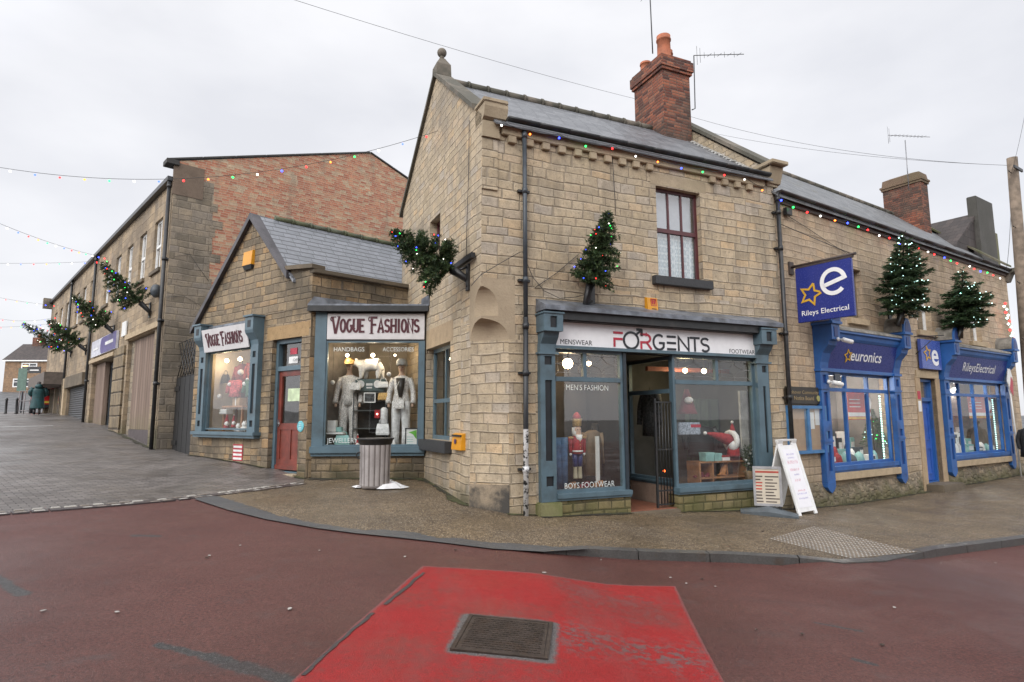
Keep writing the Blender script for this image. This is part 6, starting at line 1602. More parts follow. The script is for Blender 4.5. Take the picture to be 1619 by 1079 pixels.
def firtree(base, H, R, label, seed, nl=95, whorls=13, lean=None, group=None):
    """a real fir: flat feathery layers, uneven, open at the top"""
    rng = random.Random(seed); axis = (Z + (lean or Vector())).normalized(); e = tag(empty('christmas_tree', base), label, 'christmas tree', group)
    mb = MB(); mb.tube([base - axis * .35, base + axis * H * .6, base + axis * H], [.05, .03, .006], 8); part(mb, 'trunk', M_BARK, e)
    V, F, tips = [], [], []
    for wv in range(whorls):
        h = (wv / whorls) ** .95; nbr = rng.randint(8, 11) if h < .6 else rng.randint(5, 7); ph0 = rng.uniform(0, 6)
        for k in range(nbr):
            ph = ph0 + 2 * pi * k / nbr + rng.uniform(-.3, .3); r = R * min(1., (1 - h) * 1.45 + .06) ** .9 * rng.choice((.5, .75, .9, 1., 1.2))
            o = Vector((cos(ph), sin(ph), 0)); p0 = base + axis * H * (h + rng.uniform(-.03, .03))
            back = -o.dot(fR.n)
            if back > .1: r = min(r, .42 / max(.3, back))
            n = max(4, int(r / .03)); sl = rng.uniform(-.05, .25) + .35 * h; sd = Z.cross(o)
            for j in range(n):
                t = (j + .6) / n; q = p0 + o * r * t + Z * (sl * r * t - .28 * r * t * t + .16 * r * t ** 3)
                for _ in range(2): sprigs(V, F, q, (o + Vector((rng.uniform(-.4, .4), rng.uniform(-.4, .4), rng.uniform(-.3, .4)))).normalized(), .08, .012, rng)
                wl = (1 - t) ** .7 * .42 * r + .06
                for s in (-1, 1):
                    dd = (o * .75 + sd * s * rng.uniform(.5, 1.1) + Z * rng.uniform(-.25, .2)).normalized()
                    m = max(1, int(wl / .027))
                    for i in range(m):
                        qq = q + dd * (wl * i / m) - Z * .02 * rng.random()
                        sprigs(V, F, qq, (dd + Vector((rng.uniform(-.6, .6), rng.uniform(-.6, .6), rng.uniform(-.45, .35)))).normalized(), rng.uniform(.055, .11), rng.uniform(.006, .011), rng)
                if t > .3: tips.append((q + Z * .02, h))
    for i in range(14): sprigs(V, F, base + axis * H * (.86 + .012 * i), (axis * .6 + Vector((rng.uniform(-.8, .8), rng.uniform(-.8, .8), 0))).normalized(), .12, .011, rng)
    leafmesh('crown', V, F, M_FIRN, e)
    front = [x for x in tips if (x[0] - base).dot(fR.n) > -.1]
    for k in range(nl):
        q, h = front[rng.randrange(len(front))]
        bulb(q + (q - base).normalized() * .03, 'cyan', .015, e)
    return e
def bracket(fr, u, v, label, axis, base, arm=.7, group='tree brackets'):
    """black iron wall holder: back plate, arm with stay, tapered socket"""
    e = tag(empty('tree_bracket', fr.pt(u, v - .3)), label, 'bracket', group)
    mb = MB(); mb.box(fr, u - .07, u + .07, v - .35, v + .12, .001, .035); part(mb, 'back_plate', M_IRON, e)
    ax = Vector(axis).normalized(); b = Vector(base)
    mb = MB(); mb.lathe(b - ax * .42, [(.055, 0), (.06, .05), (.085, .4), (.075, .4), (.05, .1)], 10, up=ax); part(mb, 'socket', M_IRON, e)
    mb = MB(); mb.tube([fr.pt(u, v - .28, .03), b - ax * .36], .025, 6); mb.tube([fr.pt(u, v + .08, .03), b - ax * .1], .02, 6); part(mb, 'arm', M_IRON, e)
    return e
def tilt(fr, deg, side=0.): return fr.n * sin(radians(deg)) + Z * cos(radians(deg)) + fr.d * side
ax = tilt(fA, 26, .03); bs = fA.off(.27).hit(934, 448)
xtree(bs, ax, 1.25, .37, 'lit Christmas tree in a bracket above the FORGENTS sign', 3, nl=30)
q = fA.uv(934, 470); bracket(fA, q[0], q[1] + .2, 'black iron tree bracket on the street front above the FORGENTS canopy', ax, bs)
ax = tilt(fB, 60, .1); bs = fB.off(.3).hit(712, 425)
xtree(bs, ax, 1.18, .50, 'lit Christmas tree leaning far out from the corner shop gable wall', 8, nl=30)
q = fB.uv(741, 445); bracket(fB, q[0], q[1] + .18, 'black iron tree bracket near the corner on the gable wall', ax, bs)
mb = MB(); mb.box(fB, q[0] - .4, q[0] + .75, q[1] + .33, q[1] + .42, .03, .10); part(mb, 'crossbar', M_IRON, [o for o in COL.objects if o.name.startswith('tree_bracket')][-1])
for (x, y), dg, L, lb, lb2, sd in (((221, 478), 46, 1.45, 'lit Christmas tree nearest along the left street', 'black tree bracket nearest along the left street', 11), ((166, 514), 48, 1.35, 'second lit Christmas tree above the purple shop sign', 'black tree bracket above the purple shop sign', 12),
                            ((124, 545), 50, 1.45, 'third lit Christmas tree above the roller shutter', 'black tree bracket above the roller shutter', 13), ((101, 550), 58, 1.9, 'farthest lit Christmas tree above the brown canopy', 'farthest black tree bracket above the brown canopy', 14)):
    bs = fL.off(.35).hit(x, y); ax = tilt(fL, dg); xtree(bs, ax, L, .5, lb, sd, nb=95, nl=22, rb=.015)
    q = fL.off(.3).uv(x, y); bracket(fL, q[0], q[1] - .1, lb2, ax, bs)
bs = fR.off(.55).hit(1426, 490); firtree(bs, 1.85, .58, 'taller fir Christmas tree with white lights above the euronics shopfront', 21, lean=fR.n * .1)
q = fR.off(.1).uv(1412, 497); bracket(fR, q[0], q[1] + .1, 'black tree holder under the taller fir', fR.n * .3 + Z, bs)
bs = fR.off(.55).hit(1520, 515); firtree(bs, 1.55, .60, 'smaller fir Christmas tree above the RileysElectrical shopfront', 22, nl=60, lean=fR.n * .1)
q = fR.off(.1).uv(1508, 520); bracket(fR, q[0], q[1] + .1, 'black tree holder under the smaller fir', fR.n * .3 + Z, bs)

# ------------------------------------------------------------------ strings of lights
M_WIRE = mat('black_wire', (.03, .03, .032), .6)
def lightstring(pts, label, bulbs, r=.03, wr=.006, group='light strings', hang=.05):
    e = tag(empty('string_lights', pts[0]), label, 'string lights', group)
    mb = MB(); mb.tube(pts, wr, 5); part(mb, 'wire', M_WIRE, e)
    for p, c in bulbs: bulb(Vector(p) - Z * hang, c, r, e)
    return e
def catenary(a, b, sag, n=24): return [a.lerp(b, k / n) - Z * (sag * 4 * (k / n) * (1 - k / n)) for k in range(n + 1)]
f2_ = fA.off(.24)
cc = {'w': 'white', 'r': 'red', 'b': 'blue', 'g': 'green', 'o': 'orange'}
la = [(793, 196, 'w'), (838, 210, 'o'), (884, 216, 'b'), (926, 229, 'g'), (968, 233, 'r'), (1005, 245, 'w'), (1040, 254, 'o'), (1077, 264, 'b'), (1111, 270, 'g'), (1145, 275, 'r'), (1177, 282, 'w'), (1205, 299, 'o')]
pa = [f2_.hit(x, y) for x, y, _ in la]; ps = []
for a, b in zip(pa, pa[1:]): ps += catenary(a + Z * .04, b + Z * .04, .03, 4)[:-1]
lightstring(ps + [pa[-1] + Z * .04], 'coloured bulbs strung under the corner shop gutter', [(p + Z * .02, cc[c]) for p, (_, _, c) in zip(pa, la)], r=.021)
f2_ = fR.off(.2)
lr = [(1235, 315, 'b'), (1254, 326, 'g'), (1276, 334, 'r'), (1297, 340, 'w'), (1320, 347, 'o'), (1340, 351, 'b'), (1357, 357, 'g'), (1372, 362, 'r'), (1390, 371, 'w'), (1406, 375, 'r'), (1422, 385, 'b'), (1437, 389, 'g'), (1452, 391, 'r'), (1467, 397, 'w'), (1477, 401, 'r'), (1493, 406, 'b'), (1503, 411, 'g'), (1513, 415, 'r'), (1533, 420, 'w'), (1540, 424, 'r'), (1550, 428, 'b'), (1561, 430, 'g'), (1570, 434, 'r'), (1581, 439, 'w')]
pa = [f2_.hit(x, y) for x, y, _ in lr]; ps = []
for a, b in zip(pa, pa[1:]): ps += catenary(a + Z * .04, b + Z * .04, .03, 4)[:-1]
lightstring(ps + [pa[-1] + Z * .04], 'coloured bulbs strung under the gutter of the electrical shop', [(p + Z * .02, cc[c]) for p, (_, _, c) in zip(pa, lr)], r=.026)
def span(a, b, sag, label, n, seed, r=.03, dim=False):
    c = catenary(a, b, sag, 40); rng = random.Random(seed); B = []
    for k in range(n):
        t = (k + .5) / n; i = min(39, int(t * 40)); p = c[i].lerp(c[i + 1], t * 40 - i); B.append((p, ('red', 'blue', 'white', 'green', 'orange')[k % 5]))
    lightstring(c, label, B, r=r * .8, wr=.005)
span(fB.hit(693, 207), C0 + ray(-120, 240) * 12.5, .82, 'nearest string of coloured bulbs crossing from the corner shop gable', 21, 1, .03)
for (x, y), (x2, y2, dd), sag, lb, n in (((170, 408), (-60, 328, 15), .15, 'second string of bulbs sloping down to the left stone building', 16), ((163, 413), (-40, 416, 24), .05, 'level string of bulbs just below the sloping one', 10),
                                  ((92, 483), (-40, 462, 26), .1, 'fourth string of bulbs across the left street', 8), ((95, 500), (-40, 494, 30), .35, 'fifth string of bulbs across the left street', 8), ((86, 511), (-40, 517, 32), .1, 'lowest and farthest string of bulbs across the left street', 8)):
    span(fL.off(.05).hit(x, y), C0 + ray(x2, y2) * dd, sag, lb, n, n, .035)
# lights wound down at the far right end of the electrical shop
rngp = [fR.off(.25).hit(1588 + 17 * k / 15, 480 + 70 * k / 15) for k in range(16)]
lightstring(rngp, 'dense red and white light rope hanging at the far end of the electrical shop', [(p + Vector((.03 * (-1) ** k, 0, .05)), ('red', 'white', 'cyan')[k % 3]) for k, p in enumerate(rngp)], r=.04)
# thin cables on and over the walls
def cable(pts, label, r=.006, name='cable', group='thin black cables'):
    mb = MB(); mb.tube(pts, r, 5); tag(mb.build(name, M_WIRE), label, 'cable', group)
def onw(fr, px): return [fr.hit(x, y) for x, y in px]
cable(onw(fA.off(.06), [(745, 452), (760, 435), (790, 417), (820, 400), (826, 398), (833, 416), (842, 438), (860, 460), (885, 472), (910, 470), (925, 466)]), 'thin cable sagging round the corner and past the downpipe to the tree')
cable(onw(fA.off(.03), [(968, 243), (970, 280), (972, 310), (973, 340)]), 'thin cable running down the wall from the gutter to the tree')
cable(onw(fA.off(.03), [(846, 455), (880, 432), (915, 402)]), 'short thin cable slanting up the wall behind the tree')
cable(onw(fB.off(.03), [(742, 190), (741, 260), (739, 330), (737, 405)]), 'thin cable running down the gable wall')
cable(onw(fG.off(.03), [(276, 406), (300, 402), (312, 420), (330, 445)]), 'thin cable looping across the stone edge of the brick gable')
cable(onw(fG.off(.03), [(262, 470), (290, 468), (318, 484)]), 'thin cable low on the stone edge of the brick gable')
cable(onw(fR.off(.03), [(1240, 338), (1275, 360), (1305, 380), (1345, 405)]), 'thin stay cable slanting down to the projecting sign')
pT = C0 + ray(1598, 262) * 17
cable(catenary(C0 + ray(440, -8) * 14, C0 + ray(1010, 158) * 22, .1, 12) + catenary(C0 + ray(1010, 158) * 22, pT, .5, 20)[1:], 'overhead telephone wire from the pole across the roof ridge', .005)
cable(catenary(C0 + ray(1100, 205) * 24, pT, .25, 20), 'lower overhead telephone wire reaching the pole', .005)
cable(catenary(C0 + ray(1640, 60) * 14, pT - Z * .2, .2, 10), 'overhead wire rising off to the upper right', .004)
cable(catenary(fR.pt(13.0, 6.3, .1), pT - Z * .3, .3, 12), 'wire dropping from the pole to the far eaves', .006)

# ------------------------------------------------------------------ aerials
def aerial(label, mast, boom, els, m=M_IRON, r=.016):
    e = tag(empty('tv_aerial', mast[0]), label, 'aerial', 'television aerials')
    mb = MB(); mb.tube(mast, r, 6); part(mb, 'mast', m, e)
    if boom:
        mb = MB(); mb.tube(boom, r * .7, 6); part(mb, 'boom', m, e)
        d = (boom[1] - boom[0]); sd = d.normalized().cross(Z); 
        for k, (t, h, vert) in enumerate(els):
            mb = MB(); c = boom[0] + d * t; ax_ = (Z if vert else sd)
            mb.tube([c - ax_ * h, c + ax_ * h], r * .35, 4); part(mb, 'element', m, e)
    return e
fm = fA.off(-3.0)
a, b = fm.hit(1099, 172), fm.hit(1097, 88)
aerial('black aerial on a bracket at the right of the big brick chimney', [fm.hit(1094, 174), a, b], [b, fm.hit(1176, 86)], [(.06, .28, True), (.12, .22, True)] + [(.2 + .1 * k, .09, k % 2 == 0) for k in range(8)])
aerial('thin pole aerial behind the terracotta pots', [fm.hit(1032, 85), fm.hit(1027, -20)], [fm.hit(1020, -8), fm.hit(1034, -8)], [(.2, .3, False)])
M_ALU = mat('grey_aluminium', (.25, .25, .26), .4, .6)
fm = fR.off(-1.7)
aerial('pale aerial on the brick chimney of the electrical shop', [fm.hit(1437, 300), fm.hit(1431, 222)], [fm.hit(1404, 214), fm.hit(1470, 217)], [(.0, .3, True), (.03, .24, True)] + [(.12 + .09 * k, .1, False) for k in range(9)], M_ALU)
# ------------------------------------------------------------------ telegraph pole
pb = C0 + ray(1612, 500) * 17; pb.z = HP(pb.x, pb.y); ptop = C0 + ray(1600, 250) * 17
e = tag(empty('telegraph_pole', pb), 'weathered wooden telegraph pole with step irons at the right edge', 'pole')
mb = MB(); mb.tube([pb - Z * .3, ptop], [.17, .125], 14); part(mb, 'pole', mat('pole_wood', (.17, .13, .095), .85, var=.35, scale=5, bump=.5, dirt=(.06, .05, .04)), e)
for k in range(9):
    z = ptop.lerp(pb, .05 + k * .085); s = fR.d * (1 if k % 2 else -1)
    mb = MB(); mb.tube([z + s * .1, z + s * .32, z + s * .32 + Z * .03], .011, 5); part(mb, 'step_iron', M_IRON, e)
mb = MB(); mb.box(Fr(ptop - Z * .35, fR.d, fR.n), -.3, .3, -.04, .04, .09, .13); part(mb, 'cross_arm', M_IRON, e)
# ------------------------------------------------------------------ litter bin on a plastic bag
def litterbin():
    c = gpt(592, 772); e = tag(empty('litter_bin', c), 'pale grey ribbed litter bin with a black rim standing on a white bag', 'litter bin')
    s = 9.6 * 0 + (c - C0).length / FPX
    r0 = 21.5 * s; H = 66 * s
    M_BIN = mat('bin_grey', (.36, .33, .32), .5, var=.1, scale=3, dirt=(.14, .12, .11), dirtamt=.6); M_RIB = mat('bin_groove', (.15, .13, .12), .6)
    mb = MB(); n = 72; R = []
    for z, k in ((.03, .93), (.06, 1.0), (H * .5, 1.02), (H - .02, 1.05)):
        ring = []
        for i in range(n):
            ph = 2 * pi * i / n; rr = r0 * k * (1. if i % 4 < 2 else .985)
            # squarish body with rounded corners
            q = (abs(cos(ph)) ** 4 + abs(sin(ph)) ** 4) ** (-.25)
            ring.append(c + Vector((cos(ph + .5) * rr * (.55 + .45 * q), sin(ph + .5) * rr * (.55 + .45 * q), z)))
        R.append(ring)
    mb.loft(R, True, False)
    o = part(mb, 'body', M_BIN, e)
    mb = MB()
    for i in range(n // 4):
        k = i * 4 + 2
        a = [R[j][(k) % n] for j in (1, 3)]; b = [R[j][(k + 1) % n] for j in (1, 3)]
        out = lambda p: p + (Vector((p.x - c.x, p.y - c.y, 0))).normalized() * .0025
        mb.poly([out(a[0]), out(b[0]), out(b[1]), out(a[1])])
    part(mb, 'groove', M_RIB, e)
    mb = MB(); mb.lathe(c, [(r0 * 1.06, H - .02), (r0 * 1.13, H), (r0 * 1.22, H + .07), (r0 * 1.30, H + .085), (r0 * 1.30, H + .105), (r0 * 1.14, H + .10), (r0 * .9, H + .06), (.02, H + .05)], 28); part(mb, 'rim', M_IRON, e)
    mb = MB(); mb.lathe(c, [(r0 * .9, .0), (r0 * .98, .03), (r0 * .93, .05)], 24); part(mb, 'base', M_RIB, e)
    L = Fr(c, Vector((1, 0, 0)), Vector((0, -1, 0)))
    mb = MB(); mb.tube([c + Vector((-r0 * 1.0 - .01, -r0 * .35, H * .74)) + Vector((cos(t) * .05, 0, sin(t) * .06)) for t in [k * pi / 6 for k in range(12)]], .012, 6, closed=True); part(mb, 'side_ring', M_IRON, e)
    for k, (dx, dy) in enumerate(((.09, 0), (-.08, .05))):
        mb = MB(); mb.ball(c + Vector((dx, dy, H + .07)), .09, 2, 1.3, 1, .3); part(mb, 'rubbish', M_IRON, e)
    # bag
    e2 = tag(empty('plastic_bag', c), 'crumpled white plastic carrier bag flattened under the litter bin', 'bag')
    rng = random.Random(4); n = 40; bm = bmesh.new(); ctr = bm.verts.new(c + Z * .05); ringv = []
    pts = [(0, 0)]; out = [(-.42, -.02), (-.36, -.1), (-.30, -.17), (-.2, -.12), (-.08, -.2), (.1, -.24), (.24, -.24), (.36, -.2), (.52, -.12), (.6, -.02), (.66, .06), (.58, .07), (.47, .02), (.42, .06), (.38, .2), (.3, .3), (.16, .34), (.0, .3), (-.2, .25), (-.34, .16)]
    rings = []
    for k in (1., .8, .55, .3):
        rg = []
        for i, (x, y) in enumerate(out):
            hh = .012 + (0 if k == 1 else rng.uniform(.0, .05) * (1 + (x > .15) * 1.2))
            q = c + Vector((x * k * 1.0 + rng.uniform(-.015, .015), y * k + rng.uniform(-.015, .015), 0)); q.z = HP(q.x, q.y) + hh + .015; rg.append(bm.verts.new(q))
        rings.append(rg)
    m = len(out)
    for A_, B_ in zip(rings, rings[1:]):
        for i in range(m): bm.faces.new([A_[i], A_[(i + 1) % m], B_[(i + 1) % m], B_[i]])
    for i in range(m): bm.faces.new([rings[-1][i], rings[-1][(i + 1) % m], ctr])
    me = bpy.data.meshes.new('film'); bmesh.ops.recalc_face_normals(bm, faces=bm.faces[:]); bm.to_mesh(me); bm.free(); me.materials.append(mat('white_plastic_film', (.72, .72, .73), .3, var=.06)); link_mesh('film', me, e2)
    mb = MB(); mb.lathe(c + Vector((.27, .05, .085)), [(.06, 0), (.06, .004)], 8); part(mb, 'red_print', mat('faded_red_print', (.6, .12, .07), .5), e2)
litterbin()
# ------------------------------------------------------------------ pavement boards
def aboard():
    a, b = gpt(1264, 816.5), gpt(1301, 812); top0, top1 = None, None
    d = (b - a); d.z = 0; wd = d.length; d.normalize(); d = Vector((cos(.62), sin(.62), 0)); wd = .66; nrm = Vector((d.y, -d.x, 0))
    e = tag(empty('pavement_board', (a + b) / 2), 'white plastic A frame board with handwritten paper leaning by the notice board', 'pavement board')
    sc = (a - C0).length / FPX; H = 104 * sc; M_PL = mat('white_plastic', (.78, .78, .77), .35, var=.04, dirt=(.45, .43, .4), dirtamt=.3)
    tl = .76
    for sgn, nm in ((1, 'front_leaf'), (-1, 'rear_leaf')):
        upv = (Z * H - nrm * sgn * tl * .5 + d * (-.0)).normalized(); base = a + nrm * (0 if sgn > 0 else -tl * .98)
        base.z = min(a.z, HP(base.x, base.y)) 
        # the board stands skewed to the street: its head leans to the left
        up2 = upv
        fr = Fr(base, d, nrm * sgn, up2); fr.n = d.cross(up2).normalized() * (1 if d.cross(up2).dot(nrm) > 0 else -1) * sgn
        Ls = H / up2.z
        mb = MB(); mb.box(fr, 0, .09, .0, Ls, -.03, 0); mb.box(fr, wd - .09, wd, 0, Ls, -.03, 0); mb.box(fr, .09, wd - .09, .06, Ls - .12, -.03, -.006); 
        mb.box(fr, .09, .17, Ls - .118, Ls, -.03, 0); mb.box(fr, wd - .17, wd - .09, Ls - .118, Ls, -.03, 0); mb.box(fr, .17, wd - .17, Ls - .03, Ls, -.03, 0)
        o = part(mb, nm, M_PL, e)
        if sgn > 0:
            one('paper', mat('paper_white', (.8, .79, .82), .6, var=.02), e, fr, .10, wd - .10, .14, Ls - .2, -.005, .0)
            rng = random.Random(6); M1, M2 = mat('pink_ink', (.62, .25, .32), .6), mat('violet_ink', (.36, .32, .58), .6)
            rows = [(.78, M2, .035, .7), (.735, M2, .03, .6), (.665, M1, .07, .9), (.57, M1, .05, .85), (.51, M2, .03, .4), (.43, M1, .05, .5), (.3, M1, .03, .6), (.26, M2, .03, .8), (.2, M2, .03, .75)]
            for z, m_, h_, wf in rows:
                mb = MB(); x = .13 + (wd - .26) * (1 - wf) / 2; L_ = []
                while x < wd - .13 - (wd - .26) * (1 - wf) / 2:
                    L_.append([(x, z * Ls), (x + rng.uniform(.0, .02), z * Ls + h_), (x + rng.uniform(.01, .035), z * Ls + h_ * rng.uniform(0, .6))]); x += rng.uniform(.03, .05)
                strokes(mb, fr, 0, 0, 1 if fr.up.cross(fr.n).dot(fr.d) > 0 else -1, 1, .006, L_, .001, .001); part(mb, 'handwriting', m_, e)
aboard()
def swingboard():
    c = gpt(1216, 815); e = tag(empty('swing_board', c), 'grey framed swing sign on a blue grey moulded base beside the shop', 'pavement board')
    sc = (c - C0).length / FPX
    ax = Vector((.94, -.34, 0)); nn = Vector((ax.y, -ax.x, 0)); nn = nn if nn.dot(C0 - c) > 0 else -nn
    M_BASE = mat('blue_grey_base', (.075, .09, .10), .5, var=.15, dirt=(.08, .08, .07), dirtamt=.5)
    f = Fr(c, ax, nn)
    L_ = .50; R = []
    for t in [-1, -.93, -.6, -.25, 0, .25, .6, .93, 1]:
        h = .06 + .10 * max(0, 1 - abs(t) * 1.1) + .01; w_ = .20 * (1 - .25 * abs(t)) * (1 if abs(t) < 1 else .85)
        ctr = c + ax * L_ * t; ctr.z = HP(ctr.x, ctr.y)
        R.append([ctr + nn * x + Z * z for x, z in ((-w_, 0.), (-w_, h * .5), (-w_ * .6, h), (w_ * .6, h), (w_, h * .5), (w_, 0))])
    mb = MB(); mb.loft(R, True, False); part(mb, 'base', M_BASE, e)
    M_FR = mat('grey_alu_frame', (.38, .38, .39), .4, .3)
    hw, z0, z1 = .25, .17, .90; fl = Fr(c + Z * .0, ax, nn)
    mb = MB(); mb.ring(fl, -hw, hw, z0, z1, .045, -.025, .02); part(mb, 'frame', M_FR, e)
    for s in (-1, 1): one('spring_post', M_IRON, e, fl, s * .2 - .025, s * .2 + .025, .08, z0, -.02, .015)
    one('poster', mat('cream_poster', (.56, .50, .40), .5, var=.05), e, fl, -hw + .045, hw - .045, z0 + .045, z1 - .045, -.01, .006)
    M_RD, M_BK = mat('red_print', (.42, .07, .05), .5), mat('dark_print', (.10, .08, .07), .5)
    rng = random.Random(2); sg = 1 if fl.up.cross(fl.n).dot(ax) > 0 else -1
    def bar(x0, x1, z, h, m):
        xx = sorted((x0 * sg, x1 * sg)); mb = MB(); mb.box(fl, xx[0], xx[1], z, z + h, .006, .008); part(mb, 'printed_line', m, e)
    bar(-.22, .22, z1 - .12, .035, M_RD)
    for k in range(9):
        z = z1 - .20 - k * .058
        bar(-.21, -.21 + rng.uniform(.09, .13), z, .026, M_RD if 2 <= k <= 4 else M_BK); bar(-.04, .05 + rng.uniform(.04, .15), z, .022, M_BK)
swingboard()
# ------------------------------------------------------------------ notice board and its header
fN = fR.off(.1); q = fN.rect(1246, 717, 1306, 641)
u0, u1, v0, v1 = fN.uv(1250, 680)[0], fN.uv(1308, 680)[0], fN.uv(1304, 716)[1], fN.uv(1304, 642)[1]
e = tag(empty('notice_board', fR.pt((u0 + u1) / 2, v0)), 'blue framed two door notice case with brown backing between the drainpipe and the blue shopfront', 'notice board')
e['label'] = 'blue framed two door notice case with brown backing by the drainpipe'
mb = MB(); um = (u0 + u1) / 2; mb.ring(fR, u0, u1, v0, v1, .065, .0, .11); mb.box(fR, um - .04, um + .04, v0 + .065, v1 - .065, .0, .11); mb.box(fR, u0 + .065, u1 - .065, v0 + .065, v1 - .065, .0, .02); part(mb, 'case', mat('case_blue', (.05, .16, .33), .4, var=.15), e)
for a, b in ((u0 + .065, um - .04), (um + .04, u1 - .065)):
    one('cork_back', mat('brown_cork', (.40, .27, .17), .8, var=.08), e, fR, a + .002, b - .002, v0 + .067, v1 - .067, .02, .03)
    quadpane(fR, a, b, v0 + .065, v1 - .065, .09, M_GLASS, e)
for a, z in ((um + .10, v1 - .5), (um + .36, v1 - .42)): one('paper', M_WHITEP, e, fR, a, a + .22, z, z + .36, .03, .034)
fN = fR.off(.06); h0, h1 = fN.uv(1242, 625)[0], fN.uv(1298, 625)[0]; z0, z1 = v1 + .04, v1 + .40
e = tag(empty('name_plate', fR.pt((h0 + h1) / 2, z0)), 'dark brown name plate reading Bolsover Community Notice Board above the notice case', 'sign')
mb = MB(); mb.prism(fR, [(h0, z0), (h1, z0), (h1, z1 - .06), (h1 - .06, z1), (h0 + .06, z1), (h0, z1 - .06)], .02, .06); part(mb, 'plate', mat('dark_plate', (.03, .024, .016), .45), e)
M_GL2 = mat('bronze_letter', (.30, .22, .11), .5)
text_mesh('lettering', 'Bolsover Community', fN, (h0 + h1) / 2, z1 - .15, .105, M_GL2, e, width=(h1 - h0) * .84, bold=.01); text_mesh('lettering', 'Notice Board', fN, (h0 + h1) / 2, z0 + .08, .12, M_GL2, e, width=(h1 - h0) * .55, bold=.01)
for x in (h0 + .12, h1 - .12):
    mb = MB(); mb.lathe(fN.pt(x, z0 + .12), [(.065, 0), (.065, .012)], 16, up=fR.n); part(mb, 'emblem', mat('pale_gold_emblem', (.42, .40, .14), .5), e)
# ------------------------------------------------------------------ cameras and lamp boxes on the blue front
def cctv(fr, x, y, label, flood=False):
    p = fr.hit(x, y); e = tag(empty('cctv_camera', p), label, 'camera')
    mb = MB(); mb.lathe(p, [(.045, 0), (.045, .03), (.02, .05)], 12, up=fr.n); mb.tube([p + fr.n * .05, p + fr.n * .12 - Z * .02], .018, 8); part(mb, 'mount', M_WHITEP, e)
    d = (fr.d * .75 + fr.n * .5 - Z * .25).normalized(); c = p + fr.n * .13 - Z * .02
    mb = MB(); mb.lathe(c - d * .03, [(.035, 0), (.05, .02), (.05, .22), (.042, .235)], 14, up=d); part(mb, 'body', M_WHITEP, e)
    mb = MB(); mb.lathe(c + d * .205, [(.036, 0), (.036, .006)], 12, up=d); part(mb, 'lens', M_INK, e)
    if flood:
        g = Fr(p + fr.n * .1 + Z * .1, fr.d, fr.n); mb = MB(); mb.box(g, .05, .28, -.09, .08, 0, .04); part(mb, 'solar_panel', mat('solar_cell', (.02, .025, .035), .25), e)
cctv(fR.off(.45), 1324, 537, 'white bullet camera on the head of the left euronics console'); cctv(fR.off(.13), 1309, 604, 'white bullet camera with a dark panel on the left euronics pilaster', True)
e = tag(empty('junction_box', fR.hit(1299, 564)), 'small pale grey junction box on the stone left of the euronics console', 'box')
q = fR.uv(1299, 564); mb = MB(); mb.box(fR, q[0] - .1, q[0] + .06, q[1] - .08, q[1] + .08, 0, .07, .01); part(mb, 'lid', mat('pale_box', (.45, .42, .38), .5), e)
q = fR.uv(1240, 336); e = tag(empty('floodlight', fR.pt(*q)), 'small dark floodlight high on the wall below the eaves lights', 'lamp')
mb = MB(); mb.box(fR, q[0] - .1, q[0] + .12, q[1] - .09, q[1] + .07, .03, .12, .01); part(mb, 'housing', M_IRON, e)
